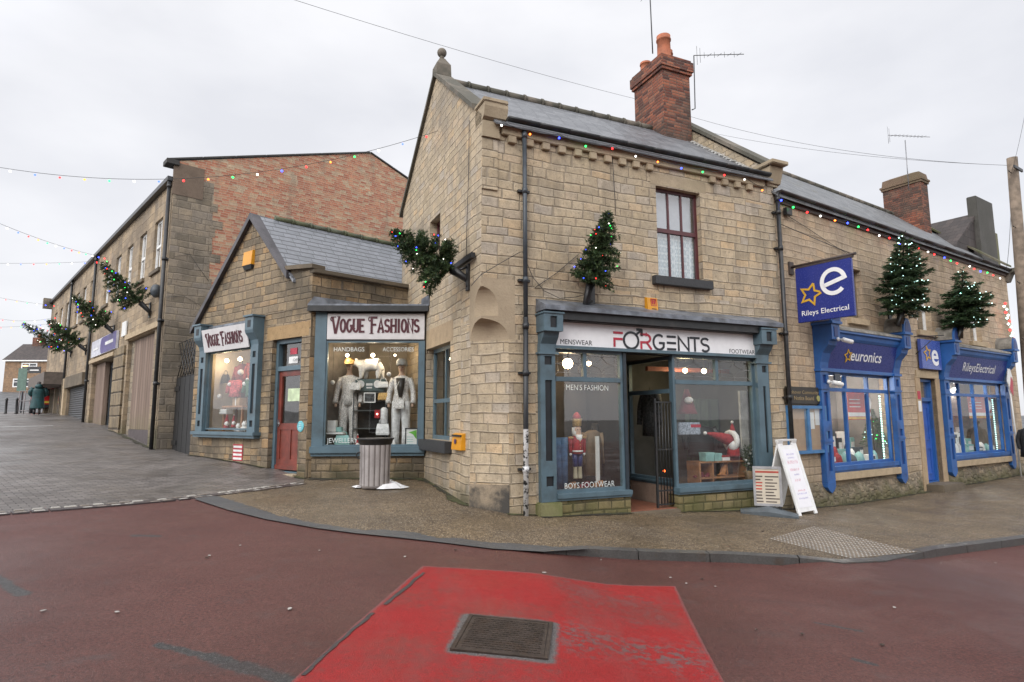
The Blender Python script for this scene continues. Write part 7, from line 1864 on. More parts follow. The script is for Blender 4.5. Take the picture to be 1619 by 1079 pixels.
# ------------------------------------------------------------------ people, car and small things up the street
def figure_back(feet, H, label):
    """woman seen from behind in a long padded coat"""
    fw = (feet - C0); fw.z = 0; fw.normalize(); rt = Vector((fw.y, -fw.x, 0)); s = H / 1.65
    P = lambda x, z, y=0.: feet + rt * x * s + fw * y * s + Z * z * s
    e = tag(empty('person', feet), label, 'person')
    V = [P(0, .95), P(0, 1.15), P(0, 1.33), P(0, 1.44), P(0, 1.53, .01), P(.02, 1.62, .03), P(-.1, .9), P(-.11, .5, .02), P(-.1, .09, -.03), P(-.1, .04, .1), P(.1, .9), P(.11, .5, -.02), P(.1, .09, -.05), P(.1, .04, .08), P(-.19, 1.34), P(-.27, 1.08, .0), P(-.2, .9, .16), P(-.17, .86, .22), P(.19, 1.34), P(.28, 1.08, 0.), P(.22, .9, .16), P(.19, .86, .22)]
    E = [(0, 1), (1, 2), (2, 3), (3, 4), (4, 5), (0, 6), (6, 7), (7, 8), (8, 9), (0, 10), (10, 11), (11, 12), (12, 13), (2, 14), (14, 15), (15, 16), (16, 17), (2, 18), (18, 19), (19, 20), (20, 21)]
    R = [.15, .14, .15, .055, .095, .08, .09, .06, .045, .04, .09, .06, .045, .04, .07, .055, .04, .03, .07, .055, .04, .03]
    skin_mesh('body', V, E, [r * s for r in R], mat('dark_leggings_skin', (.05, .035, .03), .7), e, 1, 0)
    M_COAT = mat('teal_padded_coat', (.012, .055, .06), .5, var=.3, scale=8, bump=.3)
    mb = MB(); R = []
    for k in range(27):
        z = .30 + k * .042; t = k / 26
        w_ = .30 - .08 * t if t < .6 else (.255 + .02 * sin((t - .6) * 8) if t < .9 else .255 - (t - .9) * 1.2); w_ *= 1 + .035 * (1 if k % 2 else -1)
        R.append([P(w_ * cos(2 * pi * i / 18), z, w_ * .62 * sin(2 * pi * i / 18)) for i in range(18)])
    mb.loft(R); 
    for sx in (-1, 1): mb.tube([P(sx * .24, 1.36), P(sx * .33, 1.15, .02), P(sx * .33, 1.05, .05), P(sx * .25, .93, .15)], [.095 * s, .10 * s, .09 * s, .07 * s], 10)
    mb.tube([P(0, 1.36, -.04), P(0, 1.44, -.06), P(0, 1.5, -.03)], [.15 * s, .17 * s, .13 * s], 10)
    part(mb, 'coat', M_COAT, e)
    mb = MB(); mb.ball(P(.0, 1.55, -.0), .115 * s, 2, 1, 1, 1.15); part(mb, 'hair', mat('dark_hair', (.02, .016, .014), .6), e)
    for sx in (-1, 1):
        mb = MB(); mb.tube([P(sx * .1, .28), P(sx * .1, .1), P(sx * .1, .04, .06), P(sx * .1, .035, .12)], [.065 * s, .06 * s, .05 * s, .04 * s], 8); part(mb, 'boot', M_INK, e)
def roadpt(px, py, depth): 
    q = C0 + ray(px, py) * depth; q.z = HP(q.x, q.y); return q
figure_back(roadpt(57.5, 657, 30.5), 1.62, 'woman seen from behind in a long teal padded coat walking up the left street')
def car(c, fw):
    fw = fw.normalized(); rt = Vector((fw.y, -fw.x, 0)); f = Fr(c, rt, -fw)   # u right, w towards the viewer (rear)
    e = tag(empty('parked_car', c), 'small red hatchback seen from the rear beyond the woman in teal', 'car')
    M_CAR = mat('red_car_paint', (.40, .02, .02), .2, var=.05); prof = [(-.2, .28), (0, .35), (.02, .75), (-.05, .95), (-.25, 1.42), (-.9, 1.48), (-1.9, 1.42), (-2.6, 1.0), (-3.6, .85), (-3.75, .5), (-3.7, .28)]
    mb = MB(); R = []
    for u, k in ((-.83, .93), (-.78, 1.), (-.6, 1.02), (.6, 1.02), (.78, 1.), (.83, .93)): R.append([f.pt(u * (.86 if z > 1.2 else 1), .28 + (z - .28) * k, w) for w, z in prof])
    mb.loft(R, True, False); part(mb, 'body', M_CAR, e)
    mb = MB(); mb.hexa([f.pt(-.6, 1.0, -.08), f.pt(.6, 1.0, -.08), f.pt(.5, 1.38, -.28), f.pt(-.5, 1.38, -.28)], [f.pt(-.6, 1.0, -.04), f.pt(.6, 1.0, -.04), f.pt(.5, 1.38, -.21), f.pt(-.5, 1.38, -.21)]); part(mb, 'rear_window', mat('car_glass', (.02, .022, .025), .08), e)
    for s in (-1, 1): one('tail_light', emat('lit_tail_light', (1, .12, .01), 2.2), e, f, s * .70 - .1, s * .70 + .1, .62, .98, -.06, .035, bev=.02)
    for s in (-1, 1):
        for w_ in (-.65, -3.1):
            mb = MB(); mb.lathe(f.pt(s * .74 - .1, .30, w_), [(.2, 0), (.3, .01), (.3, .19), (.2, .2)], 16, up=f.d); o = part(mb, 'wheel', M_INK, e)
    one('bumper', M_INK, e, f, -.78, .78, .3, .5, -.02, .05, bev=.02); one('number_plate', mat('yellow_plate', (.6, .45, .05), .4), e, f, -.26, .26, .58, .69, .02, .04)
car(roadpt(76, 656, 35), Vector((-.69, .72, 0)) * 1.0 + Vector((.1, 0, 0)))
# bollards, barrier, sign post
for k, (x, dp) in enumerate(((8.5, 33.5), (25, 33))):
    p = roadpt(x, 655, dp); mb = MB(); mb.lathe(p - Z * .05, [(.07, 0), (.075, .1), (.06, .14), (.055, .78), (.07, .80), (.065, .86), (.03, .92)], 12)
    if k == 0: b0 = mb.build('bollard', M_IRON); o = b0
    else: o = mb.build('bollard', M_IRON)
    tag(o, ('left black bollard at the far end of the paved street', 'right black bollard beside the grey barrier at the far end')[k], 'bollard', 'black bollards')
p = roadpt(28, 655, 34); q = roadpt(46, 655, 34); f = Fr(p, q - p)
e = tag(empty('barrier', p), 'grey tubular pedestrian barrier behind the woman in teal', 'barrier'); mb = MB(); L_ = (q - p).length
for u in (0, L_ / 2, L_): mb.tube([f.pt(u, 0), f.pt(u, 1.25)], .025, 6)
for z in (.15, .7, 1.25): mb.tube([f.pt(0, z), f.pt(L_, z)], .025, 6)
part(mb, 'rails', mat('galvanised_steel', (.22, .2, .2), .5, .4), e)
p = roadpt(33, 650, 37); e = tag(empty('street_sign', p), 'green panel sign on a post with an orange lamp, beyond the barrier', 'sign')
f = Fr(p, Vector((1, 0, 0)), Vector((0, -1, 0)))
mb = MB(); mb.tube([p, p + Z * 2.75], .045, 8); part(mb, 'post', M_PIPE, e)
one('panel', mat('green_panel', (.08, .14, .11), .5), e, f, -.32, .22, 1.3, 2.7, .04, .08); one('dark_sign', M_IRON, e, f, .25, 1.0, 2.4, 2.8, .0, .05); one('text_bar', M_WHITEP, e, f, .35, .9, 2.55, 2.62, .05, .055)
mb = MB(); mb.ball(p + Vector((.05, -.05, 2.85)), .1, 2, 1.6, 1, .5); part(mb, 'lamp', emat('street_lamp_glow', (1, .5, .2), 3), e)
# person half out of frame at the right edge, and banner behind
def figure_front(feet, H, label):
    e = tag(empty('person', feet), label, 'person'); s = H / 1.7; fw = (C0 - feet); fw.z = 0; fw.normalize(); rt = Vector((-fw.y, fw.x, 0))
    P = lambda x, z, y=0.: feet + rt * x * s + fw * y * s + Z * z * s
    V = [P(0, .95), P(0, 1.2), P(0, 1.4), P(0, 1.5), P(0, 1.6), P(-.1, .9), P(-.1, .5), P(-.1, .08), P(-.1, .04, .12), P(.1, .9), P(.1, .5), P(.1, .08), P(.1, .04, .12), P(-.22, 1.4), P(-.3, 1.1), P(-.26, .85, .1), P(.22, 1.4), P(.3, 1.1), P(.26, .85, .1)]
    E = [(0, 1), (1, 2), (2, 3), (3, 4), (0, 5), (5, 6), (6, 7), (7, 8), (0, 9), (9, 10), (10, 11), (11, 12), (2, 13), (13, 14), (14, 15), (2, 16), (16, 17), (17, 18)]
    skin_mesh('body', V, E, [r * s for r in [.16, .17, .15, .06, .1, .09, .065, .05, .045, .09, .065, .05, .045, .075, .06, .045, .075, .06, .045]], mat('dark_coat_cloth', (.015, .014, .016), .8), e, 1, 0)
    mb = MB(); mb.loft([[P(w_ * cos(2 * pi * i / 14), z, w_ * .65 * sin(2 * pi * i / 14)) for i in range(14)] for z, w_ in ((.62, .27), (.9, .25), (1.15, .24), (1.42, .23), (1.48, .1))]); part(mb, 'jacket', mat('black_jacket', (.012, .012, .014), .7), e)
    mb = MB(); mb.ball(P(0, 1.66), .1 * s, 2, 1, 1, .9); part(mb, 'hair', mat('brown_hair', (.05, .03, .02), .7), e)
figure_front(roadpt(1634, 745, 18.5), 1.7, 'person in a dark jacket half out of frame at the right edge')
p = roadpt(1608, 690, 19); e = tag(empty('banner_pole', p), 'red and white flag banner on a white pole behind the telegraph pole', 'banner')
zt = (C0 + ray(1608, 575) * 19).z; mb = MB(); mb.tube([p, Vector((p.x - .1, p.y, zt + .1))], .025, 8); part(mb, 'pole', M_WHITEP, e)
f = Fr(Vector((p.x, p.y, 0)), fR.d, fR.n)
mb = MB(); mb.prism(f, [(-.35, zt - .55), (-.05, zt - .85), (.1, zt - .4), (-.1, zt + .05)], -.01, .01); part(mb, 'white_cloth', M_WHITEP, e)
mb = MB(); mb.prism(f, [(-.2, zt - .8), (.0, zt - 1.0), (.1, zt - .55), (-.03, zt - .4)], .011, .02); part(mb, 'red_cloth', M_CRIM, e)
# scattered litter, wet leaves
rng = random.Random(17)
LP = [(458, 962), (1395, 1019), (1013, 835), (1411, 813), (1478, 783), (1507, 781), (1417, 797), (1443, 798), (1429, 794), (331, 878), (328, 881), (68, 965), (1131, 927), (1414, 960), (1499, 779), (1552, 780), (806, 1006), (185, 967), (1206, 840), (1488, 890), (1574, 890), (1060, 913), (1085, 922), (1110, 915), (950, 885), (1268, 1002), (1196, 995), (1230, 880), (1455, 875), (640, 880), (505, 870), (380, 862), (720, 869), (860, 905), (1290, 800), (1340, 806), (1388, 820)]
for k, (x, y) in enumerate(LP):
    h_ = HR if y > 860 or x < 400 else HP
    p = gpt(x, y, h_, .015); s = rng.uniform(.012, .026) * (1.5 if k < 3 else 1)
    mb = MB(); n = 6; a0 = rng.uniform(0, 6); mb.prism(Fr(p, Vector((cos(a0), sin(a0), 0)), Z, Vector((-sin(a0), cos(a0), 0))), [(s * cos(2 * pi * i / n) * rng.uniform(.6, 1.2), s * .6 * sin(2 * pi * i / n)) for i in range(n)], -.004, .001)
    tag(mb.build('litter_scrap', mat('scrap_paper', (.36, .34, .31), .7) if rng.random() < .65 else M_BARK), 'small pale scrap of litter lying on the wet road or pavement', 'litter', 'scattered litter scraps')
# ------------------------------------------------------------------ goods in the shop windows
M_SILV = mat('silver_sequin', (.64, .62, .60), .34, .25, var=.4, scale=45, bump=.8)
M_SILV2 = mat('pale_silver_cloth', (.62, .62, .62), .5, .05, var=.15, scale=16, bump=.4)
M_SKIN = mat('mannequin_skin', (.42, .28, .2), .5, var=.08)
M_REDC = mat('red_wool', (.30, .02, .025), .85, var=.3, scale=14); M_DRED = mat('dark_red_wool', (.12, .01, .018), .9, var=.3, scale=12)
M_GRNC = mat('green_cloth', (.02, .09, .05), .8, var=.3, scale=10); M_BLKC = mat('black_leather', (.012, .012, .013), .4, var=.2)
M_WOOL = mat('white_wool', (.72, .71, .69), .9, var=.1, scale=30, bump=.6); M_GOLD2 = mat('gold_sequin', (.5, .32, .12), .3, .7, var=.4, scale=60, bump=.8)
M_TEALC = mat('pale_teal_box', (.22, .42, .40), .5); M_TANC = mat('tan_card', (.34, .22, .12), .7)
def tt(name, p, label, cat, group=None): return tag(empty(name, p), label, cat, group)
def mannequin(feet, H, right, face, label, trousers, top, cap, inner=None):
    rt = Vector(right).normalized(); fw = Vector(face).normalized(); s = H / 1.78
    P = lambda x, z, y=0.: Vector(feet) + rt * x * s + fw * y * s + Z * z * s
    e = tt('mannequin', feet, label, 'mannequin')
    V = [P(0, .95), P(0, 1.12), P(0, 1.34), P(0, 1.46), P(0, 1.53, .01), P(0, 1.62, .015), P(0, 1.72, 0), P(-.10, .92), P(-.12, .5, .02), P(-.12, .09, -.02), P(-.12, .03, .12), P(.10, .92), P(.13, .5, .03), P(.13, .09, 0), P(.14, .03, .14), P(-.16, 1.39), P(-.225, 1.13, -.01), P(-.235, .93, .06), P(-.23, .82, .09), P(.16, 1.39), P(.225, 1.13, -.01), P(.235, .93, .06), P(.23, .82, .09)]
    E_ = [(0, 1), (1, 2), (2, 3), (3, 4), (4, 5), (5, 6), (0, 7), (7, 8), (8, 9), (9, 10), (0, 11), (11, 12), (12, 13), (13, 14), (2, 15), (15, 16), (16, 17), (17, 18), (2, 19), (19, 20), (20, 21), (21, 22)]
    R = [.12, .09, .11, .05, .045, .085, .06, .07, .05, .035, .03, .07, .05, .035, .03, .045, .032, .025, .028, .045, .032, .025, .028]
    skin_mesh('body', V, E_, [r * s for r in R], M_SKIN, e, 1)
    for sx in (-1, 1):
        mb = MB(); k = [(.085, .95, .095), (.09, .75, .098), (.10, .5, .082), (.11, .25, .085), (.115, .06, .10)]
        mb.loft([[P(sx * x + r * cos(2 * pi * i / 14), z, r * .95 * sin(2 * pi * i / 14) + .01 + .012 * sin(i * 2.1 + z * 9)) for i in range(14)] for x, z, r in k]); part(mb, 'trouser_leg', trousers, e)
    mb = MB(); mb.loft([[P(a * cos(2 * pi * i / 18), z, b * sin(2 * pi * i / 18) + .012 * sin(i * 3.3 + z * 11)) for i in range(18)] for z, a, b in ((.86, .175, .125), (1.0, .165, .12), (1.12, .135, .10), (1.3, .165, .115), (1.41, .175, .085), (1.455, .07, .06))]); part(mb, 'top', top, e)
    for sx in (-1, 1):
        mb = MB(); mb.tube([P(sx * .155, 1.40), P(sx * .20, 1.27), P(sx * .235, 1.12), P(sx * .245, .96, .05), P(sx * .24, .90, .07)], [.055 * s, .058 * s, .052 * s, .052 * s, .06 * s], 10); part(mb, 'sleeve', top, e)
    if inner:
        mb = MB(); mb.loft([[P(0 + dx, z, .15 + dy) for dx, dy in ((-w_, -.02), (0, .0), (w_, -.02), (0, -.04))] for z, w_ in ((1.02, .03), (1.2, .07), (1.4, .09))]); part(mb, 'vest', inner, e)
    mb = MB(); mb.lathe(P(0, 1.675, 0), [(.108 * s, -.02 * s), (.115 * s, 0), (.108 * s, .07 * s), (.07 * s, .115 * s), (.01, .125 * s)], 16); mb.hexa([P(-.08, 1.675, .09), P(.08, 1.675, .09), P(.06, 1.66, .2), P(-.06, 1.66, .2)], [P(-.08, 1.69, .09), P(.08, 1.69, .09), P(.06, 1.67, .2), P(-.06, 1.67, .2)]); part(mb, 'cap', cap, e)
    for sx in (-1, 1):
        mb = MB(); mb.ball(P(sx * .034, 1.615, .088), .011 * s, 1); part(mb, 'eye', M_INK, e)
    mb = MB(); mb.ball(P(0, 1.59, .105), .014 * s, 1, 1, 1, 1.5); part(mb, 'nose', M_SKIN, e)
    mb = MB(); mb.ball(P(0, 1.56, .09), .016 * s, 1, 1.4, 1, .5); part(mb, 'mouth', mat('lip_red', (.3, .06, .05), .5), e)
    return e, P
rC = fC.up.cross(fC.n); zfl = CZ0
def onfl(fr, w_, px, z): q = fr.off(w_).hit(px, 650); return Vector((q.x, q.y, z))
m1, P1_ = mannequin(onfl(fC, -.60, 551, .92), 2.0, rC, fC.n, 'mannequin in a silver sequin jumpsuit and gold cap at the left of the bay window', M_SILV, M_SILV, M_GOLD2)
m2, P2_ = mannequin(onfl(fC, -.45, 634, .92), 1.97, rC, fC.n, 'mannequin in a pale silver suit and grey cap at the right of the bay window', M_SILV2, M_SILV, mat('grey_cap', (.28, .28, .27), .8), M_BLKC)
def handbag(c, w_, h, d, label, m, right, face, handle=.6, name='handbag'):
    e = tt(name, c, label, 'handbag', None); f = Fr(c, right, face)
    mb = MB(); mb.loft([[f.pt(x * k, z * h, y * k2) for x, y in ((-w_ / 2, -d / 2), (w_ / 2, -d / 2), (w_ / 2, d / 2), (-w_ / 2, d / 2))] for k, k2, z in ((.92, .9, 0), (1, 1, .15), (.95, .8, .6), (.82, .35, 1.))], smooth=False); part(mb, 'body', m, e)
    if handle:
        mb = MB(); mb.tube([f.pt(-w_ * .3, h * .95, 0), f.pt(-w_ * .26, h * (1 + handle * .6), 0), f.pt(0, h * (1 + handle), 0), f.pt(w_ * .26, h * (1 + handle * .6), 0), f.pt(w_ * .3, h * .95, 0)], .008, 6); part(mb, 'handle', m, e)
    return e
handbag(P2_(-.02, .80, .20), .24, .18, .08, 'silver clutch bag hanging at the waist of the right mannequin', M_SILV, rC, fC.n, 0)
mb = MB(); mb.tube([P2_(-.1, .95, .2), P2_(-.06, 1.25, .17), P2_(.02, 1.44, .10)], .006, 5); part(mb, 'strap', M_SILV2, [o for o in COL.objects if o.name.startswith('handbag')][-1])
handbag(fC.off(-.35).hit(561, 617), .24, .16, .09, 'crumpled silver handbag beside the left mannequin', M_SILV, rC, fC.n, .5)
# plinth, radio and bear
pt0 = fC.off(-.6).hit(585, 690)
e = tt('display_stand', Vector((pt0.x, pt0.y, .95)), 'dark glass sided display stand with shelves in the middle of the bay window', 'stand')
f = Fr(Vector((pt0.x, pt0.y, 0)), rC, fC.n)
zt = fC.off(-.6).hit(585, 621).z
for k in range(4): one('shelf', mat('smoky_shelf', (.09, .10, .10), .2), e, f, -.36, .36, .98 + (zt - 1.0) * k / 3, 1.0 + (zt - 1.0) * k / 3, -.2, .15)
for sx in (-1, 1):
    for y in (-.18, .13): one('upright', M_PIPE, e, f, sx * .35 - .01, sx * .35 + .01, .95, zt, y - .01, y + .01)
one('dark_back', M_DARKIN, e, f, -.36, .36, .96, zt, -.23, -.21)
zr = fC.off(-.6).hit(585, 600).z
e = tt('radio', f.pt(0, zt + .0), 'dark teal portable radio with two round speakers under the white bear', 'radio')
mb = MB(); mb.box(f, -.33, .33, zt + .012, zr, -.12, .12, .02); part(mb, 'case', mat('teal_grey_case', (.05, .085, .09), .5), e)
for sx in (-.21, .16):
    mb = MB(); mb.lathe(f.pt(sx, (zt + zr) / 2 + .03, .121), [(.085, 0), (.085, .012), (.065, .014), (.06, .006)], 18, up=fC.n); part(mb, 'speaker', M_SILV2, e)
one('dial', M_SILV2, e, f, -.09, .05, (zt + zr) / 2 + .0, (zt + zr) / 2 + .05, .12, .126); one('dial', M_SILV2, e, f, -.08, .04, (zt + zr) / 2 - .06, (zt + zr) / 2 - .03, .12, .126)
def bear():
    a, b = fC.off(-.6).hit(558, 600), fC.off(-.6).hit(606, 600); k = (b - a).length; o = f.pt(-.0, zr + .0)
    c = (a + b) / 2; o = Vector((c.x, c.y, zr)); s = k / 1.3
    P = lambda x, z, y=0.: o + rC * x * s + fC.n * y * s + Z * z * s
    e = tt('bear_figure', o, 'large white bear figure walking left on top of the radio', 'figure')
    V = [P(.45, .62), P(.15, .66), P(-.2, .63), P(-.42, .68), P(-.6, .72), P(-.78, .64), P(-.9, .60),
         P(-.24, .4, .13), P(-.27, .2, .14), P(-.27, .06, .14), P(-.36, .05, .14), P(-.14, .4, -.13), P(-.12, .2, -.14), P(-.12, .06, -.14), P(-.21, .05, -.14),
         P(.48, .42, .14), P(.42, .22, .15), P(.46, .06, .15), P(.36, .05, .15), P(.55, .42, -.14), P(.56, .2, -.15), P(.6, .06, -.15), P(.5, .05, -.15)]
    E_ = [(0, 1), (1, 2), (2, 3), (3, 4), (4, 5), (5, 6), (2, 7), (7, 8), (8, 9), (9, 10), (2, 11), (11, 12), (12, 13), (13, 14), (0, 15), (15, 16), (16, 17), (17, 18), (0, 19), (19, 20), (20, 21), (21, 22)]
    R = [.30, .27, .25, .18, .15, .09, .06] + [.14, .11, .10, .06] * 4
    skin_mesh('body', V, E_, [r * s for r in R], M_WOOL, e, 1, 1)
    for y in (.09, -.09):
        mb = MB(); mb.ball(P(-.52, .86, y), .05 * s, 1); part(mb, 'ear', M_WOOL, e)
    mb = MB(); mb.ball(P(-.93, .61), .035 * s, 1); part(mb, 'nose', M_INK, e)
    mb = MB(); mb.ball(P(-.7, .75, .1), .02 * s, 1); part(mb, 'eye', M_INK, e)
bear()
handbag(Vector(fC.off(-.42).hit(606, 613)), .22, .13, .08, 'small white handbag with a hoop handle beside the radio', M_WOOL, rC, fC.n, .7)
q = fC.off(-.38).rect(575, 637, 594, 621)
e = tt('picture_frame', fC.pt((q[0] + q[1]) / 2, q[2], -.38), 'small white framed black picture on the display stand', 'picture'); g = fC.off(-.38)
mb = MB(); mb.ring(g, *q, .02, -.01, .012); part(mb, 'frame', M_WHITEP, e); one('picture', mat('dark_print_picture', (.05, .055, .06), .4, var=.8, scale=25), e, g, q[0] + .02, q[1] - .02, q[2] + .02, q[3] - .02, -.005, .004)
handbag(Vector(fC.off(-.42).hit(607, 633)), .26, .16, .1, 'gold and black sequin bag on the display stand', M_GOLD2, rC, fC.n, 0)
handbag(Vector(fC.off(-.3).hit(605, 688)), .28, .24, .12, 'pale silver tote standing at the foot of the display stand', M_SILV2, rC, fC.n, .5)
e = tt('vase', fC.off(-.38).hit(607, 670), 'tall pale cylinder vase on a shelf of the display stand', 'vase'); mb = MB(); mb.lathe(fC.off(-.38).hit(607, 670), [(.07, 0), (.08, .02), (.08, .3), (.06, .33), (.03, .35)], 14); part(mb, 'body', M_SILV2, e)
p = fC.off(-.36).hit(597, 655); e = tt('star_lamp', p, 'small red lantern with a glowing star', 'lamp')
mb = MB(); mb.box(Fr(p, rC, fC.n), -.06, .06, -.09, .09, -.05, .05, .01); part(mb, 'case', M_REDC, e); mb = MB(); mb.ball(p + fC.n * .055, .022, 1); part(mb, 'light', emat('pink_glow', (1, .5, .4), 5), e)
q = fC.off(-.3).rect(518, 683, 541, 665); g = fC.off(-.3)
e = tt('shoe_box', fC.pt(q[0], q[2], -.3), 'pale boxes stacked on a low white ledge at the left of the bay window', 'box')
one('ledge', M_WHITEP, e, g, q[0] - .02, q[1] + .05, q[2] - .05, q[2] - .01, -.15, .1); one('box', M_WHITEP, e, g, q[0], q[1] - .12, q[2], q[3], -.12, .05, bev=.006); one('box', M_TEALC, e, g, q[1] - .115, q[1], q[2], q[2] + .1, -.12, .05, bev=.006)
handbag(Vector(fC.off(-.25).hit(541, 711)), .32, .30, .1, 'pale teal bag on the floor of the bay window', M_TEALC, rC, fC.n, .3)
q = fC.off(-.12).rect(640, 712, 661, 677); g = fC.off(-.12)
e = tt('framed_notice', fC.pt((q[0] + q[1]) / 2, q[2], -.12), 'black framed white notice with a green leaf at the lower right of the bay window', 'notice')
mb = MB(); mb.ring(g, *q, .022, -.02, .012); part(mb, 'frame', M_INK, e); one('sheet', M_WHITEP, e, g, q[0] + .022, q[1] - .022, q[2] + .022, q[3] - .022, -.01, .0)
mb = MB(); r_ = q[1] - .03; tp = q[3] - .04; mb.prism(g, [(r_, tp), (r_ - .17, tp - .05), (r_ - .08, tp - .09), (r_ - .0, tp - .2)], .0, .004); part(mb, 'green_leaf', mat('leaf_green', (.10, .36, .04), .5), e)
for k in range(4): one('print_line', M_TEALC, e, g, q[0] + .04, q[1] - .10, q[2] + .12 + k * .05, q[2] + .13 + k * .05, .0, .003)
for k, (x, y) in enumerate(((526, 605), (615, 592))):
    p = fC.off(-.3).hit(x, y); e = tt('hanging_bauble', p, ('left clear bauble hanging in the bay window', 'right clear bauble hanging in the bay window')[k], 'bauble', 'clear baubles'); mb = MB(); mb.ball(p, .05, 2); part(mb, 'ball', M_SILV2, e); mb = MB(); mb.tube([p + Z * .05, Vector((p.x, p.y, 3.3))], .003, 4); part(mb, 'thread', M_WIRE, e)
def gnome(p, s, label, hat=M_REDC, lean=Vector((0, 0, 0)), body=M_REDC):
    e = tt('gnome_figure', p, label, 'figure'); ax_ = (Z + lean).normalized()
    mb = MB(); mb.lathe(p, [(.10 * s, 0), (.12 * s, .03 * s), (.10 * s, .16 * s), (.05 * s, .2 * s)], 12, up=ax_); part(mb, 'body', body, e)
    mb = MB(); mb.ball(p + ax_ * .2 * s + (C0 - p).normalized() * .05 * s, .09 * s, 2, 1, 1, 1.2); part(mb, 'beard', M_WOOL, e)
    mb = MB(); mb.lathe(p + ax_ * .24 * s, [(.10 * s, 0), (.08 * s, .08 * s), (.03 * s, .3 * s), (.005, .36 * s)], 12, up=ax_); part(mb, 'hat', hat, e)
    mb = MB(); mb.ball(p + ax_ * .61 * s, .03 * s, 1); part(mb, 'pompom', M_WOOL, e); return e
gnome(fC.off(-.12).hit(565, 713), .55, 'small red and white gnome on the sill behind the bin'); gnome(fC.off(-.15).hit(623, 712), .45, 'small pale gnome on the sill right of the bin', M_WOOL)
for k, x in enumerate((613, 632)):
    mb = MB(); p = fC.off(-.15).hit(x, 712)
    for j in range(14): mb.ball(p + Vector((random.uniform(-.1, .1), random.uniform(-.05, .05), random.uniform(.01, .07))), random.uniform(.015, .03), 1)
    tag(mb.build('trinket_pile', [M_GOLD2, M_SILV][k]), ('small heap of gold trinkets on the sill', 'small heap of silver trinkets on the sill')[k], 'trinkets')
# gable window: red knitwear and woolly figures
rE = fE.up.cross(fE.n)
def garment(c, w_, h, m, label, right, face, sleeves=True, name='garment', cat='garment'):
    e = tt(name, c, label, cat); f = Fr(c, right, face)
    mb = MB(); mb.loft([[f.pt(a * cos(2 * pi * i / 14), z * h, b * sin(2 * pi * i / 14) + .01 * sin(i * 2.7 + z * 9)) for i in range(14)] for z, a, b in ((0, w_ * .52, .1), (.3, w_ * .48, .09), (.75, w_ * .5, .1), (.94, w_ * .45, .07), (1., w_ * .18, .05))]); part(mb, 'body', m, e)
    if sleeves:
        for s in (-1, 1):
            mb = MB(); mb.tube([f.pt(s * w_ * .42, h * .93, 0), f.pt(s * w_ * .62, h * .62, .02), f.pt(s * w_ * .6, h * .25, .06)], [.07, .065, .055], 9); part(mb, 'sleeve', m, e)
    mb = MB(); mb.tube([f.pt(0, h * 1.0, 0), f.pt(0, h * 1.08, 0)], .012, 6); part(mb, 'hook', M_IRON, e)
    return e
garment(fE.off(-.75).hit(380, 640), .55, 1.05, M_DRED, 'dark red jumper hanging in the gable window', rE, fE.n); garment(fE.off(-.6).hit(399, 610), .45, .6, mat('red_plaid', (.42, .035, .02), .8, var=.5, scale=22), 'bright red plaid shirt hanging at the right of the gable window', rE, fE.n)
garment(fE.off(-.4).hit(371, 628), .42, .42, mat('red_white_pattern', (.45, .08, .09), .85, var=.6, scale=30), 'red and white patterned jumper on a stand', rE, fE.n); garment(fE.off(-.35).hit(397, 628), .42, .42, M_GRNC, 'dark green jumper beside the patterned red one', rE, fE.n)
handbag(Vector(fE.off(-.5).hit(356, 606)), .3, .22, .1, 'black handbag hung at the left of the gable window', M_BLKC, rE, fE.n, .5)
e = tt('display_table', fE.off(-.5).hit(380, 690), 'brown wooden display table with tan boxes in the gable window', 'table'); g = Fr(fE.off(-.5).hit(380, 640), rE, fE.n)
one('top', M_WOOD, e, g, -.5, .45, -.07, -.03, -.2, .2)
for sx in (-.45, .40):
    for y in (-.16, .16): one('leg', M_WOOD, e, g, sx - .025, sx + .025, -.78, -.07, y - .025, y + .025)
e = tt('gift_box', g.pt(-.1, 0), 'tan gift box on the display table', 'box'); mb = MB(); mb.box(g, -.22, .12, -.028, .17, -.1, .1, .01); part(mb, 'box', M_TANC, e); one('ribbon', M_WOOL, e, g, -.07, -.03, -.027, .175, .1, .104)
for k, (x, y, r) in enumerate(((380.5, 589, .075), (387, 607, .055), (363, 608, .05), (391, 600, .035), (347, 627, .06), (404, 625, .05))):
    p = fE.off(-.3).hit(x, y); mb = MB(); mb.ball(p, r, 2); tag(mb.build('pompom', M_WOOL), 'round white woolly pompom hanging in the gable window', 'pompom', 'white pompoms in the gable window')
gnome(fE.off(-.3).hit(358, 678), .6, 'left red figure low in the gable window'); gnome(fE.off(-.3).hit(369, 676), .5, 'right red figure low in the gable window')
e = tt('white_parcel', fE.off(-.35).hit(357, 652), 'white folded scarves stacked on a dark box', 'scarves'); mb = MB(); g = Fr(fE.off(-.35).hit(357, 655), rE, fE.n); mb.box(g, -.18, .18, .0, .06, -.12, .1, .02); mb.box(g, -.17, .17, .062, .12, -.12, .09, .02); part(mb, 'scarf', M_WOOL, e)
for k, x in enumerate((376, 386)):
    p = fE.off(-.18).hit(x, 687); s = .9 if k else .75
    e = tt('woolly_bear', p, ('left small white woolly bear on the gable window sill', 'right larger white woolly bear on the gable window sill')[k], 'figure')
    mb = MB(); mb.ball(p + Z * .1 * s, .12 * s, 2, 1.1, 1, 1); part(mb, 'body', M_WOOL, e); mb = MB(); mb.ball(p + Z * .26 * s, .075 * s, 2); part(mb, 'head', M_WOOL, e)
    for q in (-1, 1):
        mb = MB(); mb.ball(p + Z * .33 * s + rE * q * .05 * s, .025 * s, 1); part(mb, 'ear', M_WOOL, e)
